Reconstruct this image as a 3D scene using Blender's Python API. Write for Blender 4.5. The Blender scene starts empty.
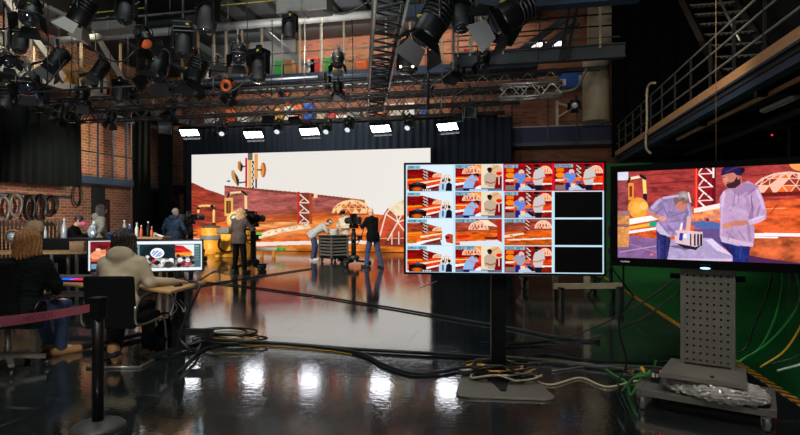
import bpy, bmesh, math, random
import numpy as np
from mathutils import Vector, Matrix, Euler

random.seed(7)
rng = np.random.default_rng(7)
COL = bpy.context.scene.collection
SC = bpy.context.scene
PI = math.pi
R = math.radians
V = Vector
# ---------------------------------------------------------------- camera frame: room axis is +Y, the camera stands at the origin 1.4 m up
AYAW = R(12.17)
CA, SA = math.cos(AYAW), math.sin(AYAW)
FPX, EYE = 533.0, 1.4

def ray(px):
    t = (px - 400) / FPX
    return (-SA + CA * t, CA + SA * t)

def at(px, py, d):
    rx, ry = ray(px)
    return V((d * rx, d * ry, EYE + d * (220 - py) / FPX))

def fl(px, py):
    p = at(px, py, EYE * FPX / (py - 220)); p.z = 0
    return p

def ony(px, py, Y):
    return at(px, py, Y / ray(px)[1])

def onx(px, py, X):
    return at(px, py, X / ray(px)[0])

def onz(px, py, z):
    return at(px, py, (z - EYE) * FPX / (220 - py))

def cf(lat, dep, z=0.0):
    return V((lat * CA - dep * SA, lat * SA + dep * CA, z))

def facing(px):
    rx, ry = ray(px)
    return math.atan2(-rx, ry)

def proj(X, Y, Z):
    dep = -X * SA + Y * CA
    lat = X * CA + Y * SA
    return 400 + FPX * lat / dep, 220 - FPX * (Z - EYE) / dep

# ---------------------------------------------------------------- materials
def lin(c):
    out = []
    for v in c:
        v = v / 255.0
        out.append(v / 12.92 if v <= 0.04045 else ((v + 0.055) / 1.055) ** 2.4)
    return out

MATS = {}
def mat(name, rgb, rough=0.5, metal=0.0, var=0.18, scale=6.0, bump=0.0, bscale=60.0, spec=0.5, coat=0.0, trans=0.0, rgb2=None):
    if name in MATS:
        return MATS[name]
    m = bpy.data.materials.new(name); m.use_nodes = True
    nt = m.node_tree; N = nt.nodes; L = nt.links
    b = N['Principled BSDF']
    b.inputs['Roughness'].default_value = rough
    b.inputs['Metallic'].default_value = metal
    b.inputs['Specular IOR Level'].default_value = spec
    b.inputs['Coat Weight'].default_value = coat
    b.inputs['Transmission Weight'].default_value = trans
    tc = N.new('ShaderNodeTexCoord'); no = N.new('ShaderNodeTexNoise')
    no.inputs['Scale'].default_value = scale; no.inputs['Detail'].default_value = 5
    L.new(tc.outputs['Object'], no.inputs['Vector'])
    mx = N.new('ShaderNodeMix'); mx.data_type = 'RGBA'
    c = lin(rgb)
    c2 = lin(rgb2) if rgb2 else [max(0.0, x * (1 - 2.2 * var)) for x in c]
    mx.inputs['A'].default_value = (*c, 1); mx.inputs['B'].default_value = (*c2, 1)
    L.new(no.outputs['Fac'], mx.inputs['Factor'])
    L.new(mx.outputs['Result'], b.inputs['Base Color'])
    if bump:
        n2 = N.new('ShaderNodeTexNoise'); n2.inputs['Scale'].default_value = bscale; n2.inputs['Detail'].default_value = 3
        L.new(tc.outputs['Object'], n2.inputs['Vector'])
        bp = N.new('ShaderNodeBump'); bp.inputs['Strength'].default_value = bump; bp.inputs['Distance'].default_value = 0.02
        L.new(n2.outputs['Fac'], bp.inputs['Height']); L.new(bp.outputs['Normal'], b.inputs['Normal'])
    MATS[name] = m
    return m

def emit(name, rgb, strength):
    if name in MATS:
        return MATS[name]
    m = bpy.data.materials.new(name); m.use_nodes = True
    nt = m.node_tree; N = nt.nodes; L = nt.links
    N.remove(N['Principled BSDF'])
    e = N.new('ShaderNodeEmission'); e.inputs['Strength'].default_value = strength
    no = N.new('ShaderNodeTexNoise'); no.inputs['Scale'].default_value = 3
    mx = N.new('ShaderNodeMix'); mx.data_type = 'RGBA'
    c = lin(rgb)
    mx.inputs['A'].default_value = (*c, 1); mx.inputs['B'].default_value = (*[x * 0.93 for x in c], 1)
    L.new(no.outputs['Fac'], mx.inputs['Factor']); L.new(mx.outputs['Result'], e.inputs['Color'])
    L.new(e.outputs['Emission'], N['Material Output'].inputs['Surface'])
    MATS[name] = m
    return m

def screen_mat(name, strength):
    """light-emitting screen: the picture is a colour per pixel of the panel"""
    m = bpy.data.materials.new(name); m.use_nodes = True
    nt = m.node_tree; N = nt.nodes; L = nt.links
    b = N['Principled BSDF']
    b.inputs['Base Color'].default_value = (0.002, 0.002, 0.002, 1); b.inputs['Roughness'].default_value = 0.45; b.inputs['Specular IOR Level'].default_value = 0.15
    a = N.new('ShaderNodeAttribute'); a.attribute_name = 'pixel'
    L.new(a.outputs['Color'], b.inputs['Emission Color'])
    b.inputs['Emission Strength'].default_value = strength
    return m

def brick_mat(name, c1, c2, mortar, wall_axis='x', scale=1.0):
    m = bpy.data.materials.new(name); m.use_nodes = True
    nt = m.node_tree; N = nt.nodes; L = nt.links
    b = N['Principled BSDF']; b.inputs['Roughness'].default_value = 0.85
    tc = N.new('ShaderNodeTexCoord'); sep = N.new('ShaderNodeSeparateXYZ'); com = N.new('ShaderNodeCombineXYZ')
    L.new(tc.outputs['Object'], sep.inputs['Vector'])
    L.new(sep.outputs['X' if wall_axis == 'x' else 'Y'], com.inputs['X']); L.new(sep.outputs['Z'], com.inputs['Y'])
    br = N.new('ShaderNodeTexBrick')
    br.inputs['Scale'].default_value = 1.0
    br.inputs['Brick Width'].default_value = 0.36 * scale; br.inputs['Row Height'].default_value = 0.125 * scale
    br.inputs['Mortar Size'].default_value = 0.014 * scale; br.inputs['Bias'].default_value = -0.2
    br.inputs['Color1'].default_value = (*lin(c1), 1); br.inputs['Color2'].default_value = (*lin(c2), 1); br.inputs['Mortar'].default_value = (*lin(mortar), 1)
    L.new(com.outputs['Vector'], br.inputs['Vector'])
    no = N.new('ShaderNodeTexNoise'); no.inputs['Scale'].default_value = 1.3; no.inputs['Detail'].default_value = 6
    L.new(tc.outputs['Object'], no.inputs['Vector'])
    mx = N.new('ShaderNodeMix'); mx.data_type = 'RGBA'; mx.blend_type = 'MULTIPLY'
    mx.inputs['Factor'].default_value = 0.55
    L.new(br.outputs['Color'], mx.inputs['A']); L.new(no.outputs['Color'], mx.inputs['B'])
    L.new(mx.outputs['Result'], b.inputs['Base Color'])
    bp = N.new('ShaderNodeBump'); bp.inputs['Strength'].default_value = 0.4; bp.inputs['Distance'].default_value = 0.01
    L.new(br.outputs['Fac'], bp.inputs['Height']); bp.invert = True
    L.new(bp.outputs['Normal'], b.inputs['Normal'])
    return m

# ---------------------------------------------------------------- mesh builder
def fixM(z):
    """a frame whose Z axis is z"""
    z = V(z).normalized()
    u = V((0, 0, 1)) if abs(z.z) < 0.95 else V((0, 1, 0))
    x = u.cross(z).normalized(); y = z.cross(x)
    return Matrix((x, y, z)).transposed()

class MB:
    def __init__(s):
        s.v = []; s.f = []; s.s = []; s.mi = []; s.cur = 0
    def add(s, vs, fs, smooth=False):
        b = len(s.v); s.v += [tuple(v) for v in vs]
        for f in fs:
            s.f.append([i + b for i in f]); s.s.append(smooth); s.mi.append(s.cur)
        return s
    def box(s, c, sz, rz=0.0, M=None):
        c = V(c); hx, hy, hz = sz[0] / 2, sz[1] / 2, sz[2] / 2
        M = M or Matrix.Rotation(rz, 3, 'Z')
        vs = [c + M @ V((x * hx, y * hy, z * hz)) for z in (-1, 1) for y in (-1, 1) for x in (-1, 1)]
        return s.add(vs, [(0, 2, 3, 1), (4, 5, 7, 6), (0, 1, 5, 4), (2, 6, 7, 3), (0, 4, 6, 2), (1, 3, 7, 5)])
    def bar(s, p0, p1, w, h=None, up=(0, 0, 1)):
        p0, p1 = V(p0), V(p1); h = h or w
        d = (p1 - p0); n = d.normalized()
        u = V(up)
        if abs(n.dot(u)) > 0.98: u = V((0, 1, 0)) if abs(n.y) < .9 else V((1, 0, 0))
        x = n.cross(u).normalized(); z = x.cross(n)
        M = Matrix((x, n, z)).transposed()
        return s.box((p0 + p1) / 2, (w, d.length, h), M=M)
    def tube(s, pts, r, n=8, closed=False, caps=True):
        pts = [V(p) for p in pts]; k = len(pts)
        rs = r if isinstance(r, (list, tuple)) else [r] * k
        tan = []
        for i in range(k):
            a = pts[(i - 1) % k] if (closed or i > 0) else pts[i]
            b = pts[(i + 1) % k] if (closed or i < k - 1) else pts[i]
            t = b - a
            tan.append(t.normalized() if t.length > 1e-9 else V((0, 0, 1)))
        x = fixM(tan[0]).col[0].copy(); vs = []
        for i in range(k):
            x = (x - tan[i] * x.dot(tan[i]))
            x = x.normalized() if x.length > 1e-6 else fixM(tan[i]).col[0].copy()
            y = tan[i].cross(x)
            for j in range(n):
                a = 2 * PI * j / n
                vs.append(pts[i] + (x * math.cos(a) + y * math.sin(a)) * rs[i])
        fs = []
        for i in range(k if closed else k - 1):
            for j in range(n):
                a, b = i * n + j, i * n + (j + 1) % n
                c, d = ((i + 1) % k) * n + (j + 1) % n, ((i + 1) % k) * n + j
                fs.append((a, b, c, d))
        s.add(vs, fs, True)
        if caps and not closed:
            b = len(s.v) - len(vs)
            s.f.append([b + j for j in range(n)][::-1]); s.s.append(False); s.mi.append(s.cur)
            s.f.append([b + (k - 1) * n + j for j in range(n)]); s.s.append(False); s.mi.append(s.cur)
        return s
    def cone(s, p0, p1, r0, r1=None, n=16):
        return s.tube([p0, p1], [r0, r0 if r1 is None else r1], n)
    def lathe(s, prof, c=(0, 0, 0), axis=(0, 0, 1), n=24, sharp=False, lid=True):
        M = fixM(axis); c = V(c); vs = []
        for (r, z) in prof:
            for j in range(n):
                a = 2 * PI * j / n
                vs.append(c + M @ V((r * math.cos(a), r * math.sin(a), z)))
        fs = []
        for i in range(len(prof) - 1):
            for j in range(n):
                fs.append((i * n + j, i * n + (j + 1) % n, (i + 1) * n + (j + 1) % n, (i + 1) * n + j))
        s.add(vs, fs, not sharp)
        b = len(s.v) - len(vs)
        if not lid: return s
        if prof[0][0] > 1e-6:
            s.f.append([b + j for j in range(n)][::-1]); s.s.append(False); s.mi.append(s.cur)
        if prof[-1][0] > 1e-6:
            s.f.append([b + (len(prof) - 1) * n + j for j in range(n)]); s.s.append(False); s.mi.append(s.cur)
        return s
    def prism(s, poly, h0, h1, M=None, c=(0, 0, 0)):
        M = M or Matrix.Identity(3); c = V(c); n = len(poly)
        vs = [c + M @ V((x, y, h0)) for x, y in poly] + [c + M @ V((x, y, h1)) for x, y in poly]
        fs = [tuple(range(n))[::-1], tuple(range(n, 2 * n))] + [(i, (i + 1) % n, n + (i + 1) % n, n + i) for i in range(n)]
        return s.add(vs, fs)
    def ell(s, c, r, n=16, m=10, M=None):
        c = V(c); M = M or Matrix.Identity(3); vs = []; fs = []
        for i in range(m + 1):
            t = PI * i / m
            for j in range(n):
                a = 2 * PI * j / n
                vs.append(c + M @ V((r[0] * math.sin(t) * math.cos(a), r[1] * math.sin(t) * math.sin(a), r[2] * math.cos(t))))
        for i in range(m):
            for j in range(n):
                fs.append((i * n + j, (i + 1) * n + j, (i + 1) * n + (j + 1) % n, i * n + (j + 1) % n))
        return s.add(vs, fs, True)
    def mesh(s, name, mats, origin=(0, 0, 0)):
        me = bpy.data.meshes.new(name)
        o = V(origin)
        me.from_pydata([tuple(V(v) - o) for v in s.v], [], s.f)
        me.polygons.foreach_set('use_smooth', s.s)
        for m in (mats if isinstance(mats, (list, tuple)) else [mats]):
            me.materials.append(m)
        me.polygons.foreach_set('material_index', s.mi)
        bm = bmesh.new(); bm.from_mesh(me)
        bmesh.ops.remove_doubles(bm, verts=bm.verts, dist=1e-5)
        bmesh.ops.recalc_face_normals(bm, faces=bm.faces)
        bm.to_mesh(me); bm.free(); me.update()
        return me

def link(me, name, parent=None):
    o = bpy.data.objects.new(name, me); COL.objects.link(o)
    if parent: o.parent = parent
    return o

def part(mb, name, m, parent, bevel=0.0, label=None, w=False, seg=2):
    """one mesh part of a thing; w=True when the shape was given in room coordinates"""
    me = mb.mesh(name, m, parent.location if w else (0, 0, 0))
    o = link(me, name, parent)
    if bevel:
        b = o.modifiers.new('bevel', 'BEVEL'); b.width = bevel; b.segments = seg; b.limit_method = 'ANGLE'; b.angle_limit = R(40)
    if label: o['label'] = label
    return o

def tag(o, label, cat, group=None, kind=None):
    o['label'] = label; o['category'] = cat
    if group: o['group'] = group
    if kind: o['kind'] = kind
    return o

def thing(name, label, cat, loc=(0, 0, 0), rz=0.0, group=None, rot=None):
    o = bpy.data.objects.new(name, None); COL.objects.link(o)
    o.empty_display_size = 0.1
    o.location = loc; o.rotation_euler = rot if rot is not None else (0, 0, rz)
    return tag(o, label, cat, group)

def solo(mb, name, m, label, cat, group=None, loc=None, bevel=0.0):
    """a thing that is one mesh, shape given in room coordinates"""
    if loc is None:
        a = np.array(mb.v); loc = (a[:, 0].mean(), a[:, 1].mean(), a[:, 2].min())
    me = mb.mesh(name, m, loc); o = link(me, name); o.location = loc
    if bevel:
        b = o.modifiers.new('bevel', 'BEVEL'); b.width = bevel; b.segments = 2; b.limit_method = 'ANGLE'
    return tag(o, label, cat, group)

def struct(mb, name, m):
    o = link(mb.mesh(name, m), name); o['kind'] = 'structure'
    return o

def dup(root, loc, rot=None, label=None, group=None):
    r = root.copy(); COL.objects.link(r); r.location = loc
    if rot is not None: r.rotation_euler = rot
    if label: r['label'] = label
    if group: r['group'] = group
    for ch in list(root.children):
        c = ch.copy(); COL.objects.link(c); c.parent = r
        for g in list(ch.children):
            d = g.copy(); COL.objects.link(d); d.parent = c
    return r

def spline(pts, n=10):
    pts = [V(p) for p in pts]; out = []
    P = [pts[0] * 2 - pts[1]] + pts + [pts[-1] * 2 - pts[-2]]
    for i in range(1, len(P) - 2):
        for k in range(n):
            t = k / n
            a, b, c, d = P[i - 1], P[i], P[i + 1], P[i + 2]
            out.append(0.5 * ((2 * b) + (c - a) * t + (2 * a - 5 * b + 4 * c - d) * t * t + (3 * b - a - 3 * c + d) * t ** 3))
    out.append(pts[-1])
    return out

# ---------------------------------------------------------------- organic shapes: blended distance fields meshed with surface nets
def cap(a, b, ra, rb=None, k=0.03, op='+'):
    return ('c', op, k, np.array(a, float), np.array(b, float), ra, ra if rb is None else rb)

def ell(c, r, k=0.03, op='+', M=None):
    return ('e', op, k, np.array(c, float), np.array(r, float), None if M is None else np.array(M.inverted(), float))

def half(p, n, k=0.005):
    """cut away the side the normal points to"""
    return ('h', '-', k, np.array(p, float), np.array(V(n).normalized(), float))

def bbox(pr):
    if pr[0] == 'c':
        r = max(pr[5], pr[6]); return np.minimum(pr[3], pr[4]) - r, np.maximum(pr[3], pr[4]) + r
    r = max(pr[4]) if pr[5] is not None else pr[4]
    return pr[3] - r, pr[3] + r

def sdf_mesh(prims, h=0.007, disp=None):
    los, his = zip(*[bbox(p) for p in prims if p[1] == '+' and p[0] != 'h'])
    lo = np.min(los, 0) - 5 * h - 0.01; hi = np.max(his, 0) + 5 * h + 0.01
    n = np.ceil((hi - lo) / h).astype(int) + 1
    Fd = np.full(n, 0.2, np.float32)
    ax = [lo[i] + h * np.arange(n[i]) for i in range(3)]
    for p in prims:
        if p[0] == 'h':
            X, Y, Z = np.meshgrid(*ax, indexing='ij', sparse=True)
            d = ((X - p[3][0]) * p[4][0] + (Y - p[3][1]) * p[4][1] + (Z - p[3][2]) * p[4][2]).astype(np.float32)
            Fd = np.maximum(Fd, d); continue
        k = p[2]
        a, b = bbox(p); m = k + 4 * h
        i0 = np.clip(np.floor((a - m - lo) / h).astype(int), 0, n - 1); i1 = np.clip(np.ceil((b + m - lo) / h).astype(int) + 1, 1, n)
        if np.any(i1 <= i0): continue
        sl = tuple(slice(i0[i], i1[i]) for i in range(3))
        X, Y, Z = np.meshgrid(*[ax[i][sl[i]] for i in range(3)], indexing='ij', sparse=True)
        if p[0] == 'c':
            A, B = p[3], p[4]; ba = B - A; L2 = max(ba @ ba, 1e-9)
            x, y, z = X - A[0], Y - A[1], Z - A[2]
            t = np.clip((x * ba[0] + y * ba[1] + z * ba[2]) / L2, 0, 1)
            d = np.sqrt((x - t * ba[0]) ** 2 + (y - t * ba[1]) ** 2 + (z - t * ba[2]) ** 2) - (p[5] + (p[6] - p[5]) * t)
        else:
            x, y, z = X - p[3][0], Y - p[3][1], Z - p[3][2]
            if p[5] is not None:
                M = p[5]
                x, y, z = M[0, 0] * x + M[0, 1] * y + M[0, 2] * z, M[1, 0] * x + M[1, 1] * y + M[1, 2] * z, M[2, 0] * x + M[2, 1] * y + M[2, 2] * z
            r = p[4]
            k0 = np.sqrt((x / r[0]) ** 2 + (y / r[1]) ** 2 + (z / r[2]) ** 2)
            k1 = np.sqrt((x / r[0] ** 2) ** 2 + (y / r[1] ** 2) ** 2 + (z / r[2] ** 2) ** 2) + 1e-6
            d = k0 * (k0 - 1) / k1
        f = Fd[sl]
        if p[1] == '+':
            hh = np.clip(0.5 + 0.5 * (d - f) / k, 0, 1)
            Fd[sl] = (d + (f - d) * hh - k * hh * (1 - hh)).astype(np.float32)
        else:
            hh = np.clip(0.5 - 0.5 * (d + f) / k, 0, 1)
            Fd[sl] = (f * (1 - hh) - d * hh + k * hh * (1 - hh)).astype(np.float32)
    if disp is not None:
        X, Y, Z = np.meshgrid(*ax, indexing='ij', sparse=True)
        Fd = Fd + disp(X, Y, Z).astype(np.float32)
    for i in range(3):
        for e in (0, -1):
            s = [slice(None)] * 3; s[i] = e; Fd[tuple(s)] = np.maximum(Fd[tuple(s)], 0.01)
    ins = Fd < 0
    off = [(i, j, k) for i in (0, 1) for j in (0, 1) for k in (0, 1)]
    sh = lambda arr, o: arr[o[0]:arr.shape[0] - 1 + o[0], o[1]:arr.shape[1] - 1 + o[1], o[2]:arr.shape[2] - 1 + o[2]]
    cnt = sum(sh(ins, o).astype(np.int8) for o in off)
    act = np.argwhere((cnt > 0) & (cnt < 8))
    vals = {o: Fd[act[:, 0] + o[0], act[:, 1] + o[1], act[:, 2] + o[2]] for o in off}
    ps = np.zeros((len(act), 3)); cn = np.zeros(len(act))
    for a in off:
        for i in range(3):
            if a[i] == 0:
                b = list(a); b[i] = 1; b = tuple(b)
                va, vb = vals[a], vals[b]; cr = (va < 0) != (vb < 0)
                t = np.where(cr, va / np.where(cr, va - vb, 1), 0)
                q = np.tile(np.array(a, float), (len(act), 1)); q[:, i] += t
                ps += q * cr[:, None]; cn += cr
    verts = lo + h * (act + ps / cn[:, None])
    idx = np.full(np.array(Fd.shape) - 1, -1, np.int64); idx[tuple(act.T)] = np.arange(len(act))
    faces = []
    for i in range(3):
        j, k = (i + 1) % 3, (i + 2) % 3
        s0 = [slice(1, -1)] * 3; s1 = [slice(1, -1)] * 3
        s0[i] = slice(0, -1); s1[i] = slice(1, None)
        a, b = ins[tuple(s0)], ins[tuple(s1)]
        e = np.argwhere(a != b)
        g = e.copy(); g[:, j] += 1; g[:, k] += 1
        fl_ = a[tuple(e.T)]
        def I(dj, dk):
            q = g.copy(); q[:, j] -= dj; q[:, k] -= dk
            return idx[tuple(q.T)]
        qd = np.stack([I(0, 0), I(1, 0), I(1, 1), I(0, 1)], 1)
        qd[~fl_] = qd[~fl_][:, ::-1]
        faces.append(qd)
    faces = np.concatenate(faces)
    return verts, faces[(faces >= 0).all(1)]

def np_mesh(name, verts, faces, m, smooth=True):
    me = bpy.data.meshes.new(name)
    me.vertices.add(len(verts)); me.vertices.foreach_set('co', np.asarray(verts, np.float32).ravel())
    me.loops.add(len(faces) * 4); me.loops.foreach_set('vertex_index', np.asarray(faces, np.int32).ravel())
    me.polygons.add(len(faces)); me.polygons.foreach_set('loop_start', np.arange(0, len(faces) * 4, 4, dtype=np.int32))
    me.polygons.foreach_set('loop_total', np.full(len(faces), 4, np.int32)) if bpy.app.version < (4, 1, 0) else None
    me.update(calc_edges=True)
    me.polygons.foreach_set('use_smooth', np.full(len(faces), smooth))
    me.materials.append(m); me.validate()
    return me

def blob(name, prims, m, parent, h=0.007, disp=None, label=None):
    v, f = sdf_mesh(prims, h, disp)
    o = link(np_mesh(name, v, f, m), name, parent)
    if label: o['label'] = label
    return o

# ---------------------------------------------------------------- pictures on the screens
class Pic:
    """paints into arrays sampled at points (X, Y) of a picture plane"""
    def __init__(s, X, Y, base):
        s.X, s.Y = X, Y
        s.C = np.tile(np.array(lin(base)), X.shape + (1,)).astype(float)
    def put(s, mask, rgb, a=1.0, noise=0.0, sx=1.0, sy=1.0, seed=0):
        c = np.array(lin(rgb))
        w = np.clip(mask, 0, 1)[..., None] * a
        if noise:
            nz = s.noise(sx, sy, seed)[..., None]
            c = c * (1 + noise * nz)
        s.C = s.C * (1 - w) + np.clip(c, 0, 4) * w
        return s
    def noise(s, sx, sy, seed=0):
        r = np.random.default_rng(seed + 11); o = np.zeros_like(s.X, float); amp = 1.0; tot = 0
        for k in range(4):
            n = 64; T = r.standard_normal((n, n))
            u = s.X * sx * 2 ** k + 7.3 * k; v = s.Y * sy * 2 ** k + 3.1 * k
            i = np.floor(u).astype(int); j = np.floor(v).astype(int); fu = u - i; fv = v - j
            fu = fu * fu * (3 - 2 * fu); fv = fv * fv * (3 - 2 * fv)
            g = lambda a, b: T[a % n, b % n]
            o += amp * ((g(i, j) * (1 - fu) + g(i + 1, j) * fu) * (1 - fv) + (g(i, j + 1) * (1 - fu) + g(i + 1, j + 1) * fu) * fv)
            tot += amp; amp *= 0.6
        return o / tot * 1.5
    def poly(s, pts, rgb, **kw):
        m = np.zeros_like(s.X, bool); n = len(pts)
        for i in range(n):
            (x0, y0), (x1, y1) = pts[i], pts[(i + 1) % n]
            if y0 == y1: continue
            c = ((s.Y < y0) != (s.Y < y1)) & (s.X < (x1 - x0) * (s.Y - y0) / (y1 - y0) + x0)
            m ^= c
        return s.put(m.astype(float), rgb, **kw)
    def rect(s, x0, y0, x1, y1, rgb, **kw):
        return s.put(((s.X >= x0) & (s.X < x1) & (s.Y >= y0) & (s.Y < y1)).astype(float), rgb, **kw)
    def ellipse(s, x, y, rx, ry, rgb, soft=0.0, upto=None, **kw):
        d = np.sqrt(((s.X - x) / rx) ** 2 + ((s.Y - y) / ry) ** 2)
        m = np.clip((1 - d) / max(soft, 1e-3), 0, 1)
        if upto is not None: m = m * (s.Y < upto)
        return s.put(m, rgb, **kw)
    def line(s, pts, w, rgb, **kw):
        m = np.zeros_like(s.X, float)
        for (x0, y0), (x1, y1) in zip(pts[:-1], pts[1:]):
            dx, dy = x1 - x0, y1 - y0; L2 = dx * dx + dy * dy + 1e-9
            t = np.clip(((s.X - x0) * dx + (s.Y - y0) * dy) / L2, 0, 1)
            d = np.sqrt((s.X - x0 - t * dx) ** 2 + (s.Y - y0 - t * dy) ** 2)
            m = np.maximum(m, np.clip((w / 2 - d) / (w * 0.2) + 0.5, 0, 1))
        return s.put(m, rgb, **kw)

FONT = {'A': '01110100011000111111100011000110001', 'C': '01110100011000010000100001000101110', 'M': '10001110111010110101100011000110001',
        'N': '10001110011010110011100011000110001', 'O': '01110100011000110001100011000101110', 'D': '11110100011000110001100011000111110',
        'E': '11111100001000011110100001000011111', 'R': '11110100011000111110101001001010001', 'T': '11111001000010000100001000010000100',
        'P': '11110100011000111110100001000010000', 'G': '01110100011000010111100011000101110', 'B': '11110100011000111110100011000111110',
        '1': '00100011000010000100001000010001110', '2': '01110100010000100110010001000011111', '3': '11110000010000101110000010000111110',
        '_': '00000000000000000000000000000011111'}
def text_on(pic, txt, x, y, h, rgb, w=None):
    u = h / 7.0; q = w or u
    for ch in txt:
        if ch in FONT:
            for k, b in enumerate(FONT[ch]):
                if b == '1':
                    pic.rect(x + (k % 5) * q, y + (k // 5) * u, x + (k % 5 + 1) * q, y + (k // 5 + 1) * u, rgb)
        x += 6 * q

def screen_mesh(name, corner, ex, ez, nx, nz, C, m, punch=1.0):
    """flat light-emitting panel: nx by nz cells from its top left corner along ex and down ez; C one colour per cell"""
    I, J = np.meshgrid(np.arange(nx + 1), np.arange(nz + 1), indexing='xy')
    c, ex, ez = np.array(corner, float), np.array(ex, float), np.array(ez, float)
    verts = c + I[..., None] / nx * ex + J[..., None] / nz * ez
    q = (J[:-1, :-1] * (nx + 1) + I[:-1, :-1]).ravel()
    faces = np.stack([q, q + nx + 1, q + nx + 2, q + 1], 1)
    me = np_mesh(name, verts.reshape(-1, 3), faces, m, False)
    at_ = me.attributes.new('pixel', 'FLOAT_COLOR', 'CORNER')
    col = np.ones((nx * nz, 4, 4), np.float32); col[:, :, :3] = (np.clip(C, 0, 1) ** punch).reshape(-1, 1, 3)
    at_.data.foreach_set('color', col.ravel())
    return me
# ================================================================ materials used throughout
M = {}
M['black'] = mat('black_metal', (10, 10, 11), 0.42, 0.3, spec=0.4)
M['black_soft'] = mat('black_plastic', (14, 14, 15), 0.6)
M['dark_steel'] = mat('dark_steel', (38, 42, 45), 0.45, 0.5)
M['truss'] = mat('truss_black', (62, 60, 57), 0.4, 0.5)
M['alu'] = mat('aluminium', (150, 146, 138), 0.35, 0.8)
M['galv'] = mat('galvanised', (120, 118, 112), 0.5, 0.5, bump=0.1)
M['girder'] = mat('grey_girder', (120, 122, 120), 0.55, 0.1, rgb2=(70, 74, 76), scale=2, bump=0.1)
M['bluebeam'] = mat('blue_steel', (32, 52, 74), 0.5, 0.1)
M['navy'] = mat('navy_board', (18, 26, 62), 0.7)
M['post'] = mat('cream_post', (176, 160, 132), 0.6)
M['wood'] = mat('kick_wood', (186, 140, 96), 0.6, rgb2=(140, 98, 60), scale=14)
M['desk'] = mat('desk_birch', (196, 156, 98), 0.45, rgb2=(150, 108, 62), scale=9)
M['ply'] = mat('plywood', (150, 108, 66), 0.6, scale=10)
M['velvet'] = mat('black_velvet', (7, 12, 11), 0.95, spec=0.1, var=0.2, bump=0.2)
M['velvet_b'] = mat('blue_black_velvet', (18, 30, 42), 0.95, var=0.2, bump=0.2)
M['rubber'] = mat('cable_rubber', (13, 13, 13), 0.42)
M['cableyellow'] = mat('cable_yellow', (170, 132, 34), .5)
M['yellow'] = mat('prop_yellow', (240, 170, 30), 0.5, rgb2=(190, 116, 20), scale=5, bump=0.15)
M['yellowpale'] = mat('pale_yellow', (222, 182, 110), 0.5, rgb2=(190, 130, 60))
M['safety'] = mat('safety_yellow', (150, 138, 34), 0.6)
M['white'] = mat('white_plastic', (205, 203, 198), 0.45)
M['greyplate'] = mat('grey_plate', (120, 116, 106), 0.5, 0.3, scale=9, bump=0.05)
M['trolley'] = mat('trolley_grey', (134, 130, 120), 0.42, 0.45, scale=7)
M['red'] = mat('red_paint', (176, 36, 28), 0.5)
M['orange'] = mat('orange_paint', (206, 92, 34), 0.5)
M['greenp'] = mat('green_paint', (44, 140, 52), 0.5)
M['bluep'] = mat('blue_paint', (34, 84, 170), 0.5)
M['glassdark'] = mat('lens_glass', (24, 26, 30), 0.08, spec=1.0)
M['lens'] = mat('frosted_lens', (170, 176, 180), 0.2, spec=0.9)
M['brick_l'] = brick_mat('brick_left', (176, 112, 86), (128, 76, 58), (186, 166, 146), 'y')
M['brick_b'] = brick_mat('brick_back', (150, 86, 58), (96, 52, 36), (124, 100, 82), 'x')
M['darkwall'] = mat('dark_wall', (26, 30, 29), 0.85, bump=0.15)
M['roof'] = mat('dark_roof', (20, 23, 24), 0.9)
M['deck'] = mat('deck_sheet', (58, 62, 66), 0.6, 0.2, scale=1.5)
M['green_wall'] = mat('chroma_green', (18, 84, 30), 0.8, scale=1.0)
M['green_floor'] = mat('green_vinyl', (20, 78, 36), 0.17, scale=1.0, rgb2=(14, 54, 26))

# ================================================================ the setting
X0, X1, Y0, Y1, ZC = -18.5, 8.5, -4.5, 27.0, 13.0
def slab(name, a, b, m):
    a, b = V(a), V(b)
    return struct(MB().box((a + b) / 2, b - a), name, m)

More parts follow.
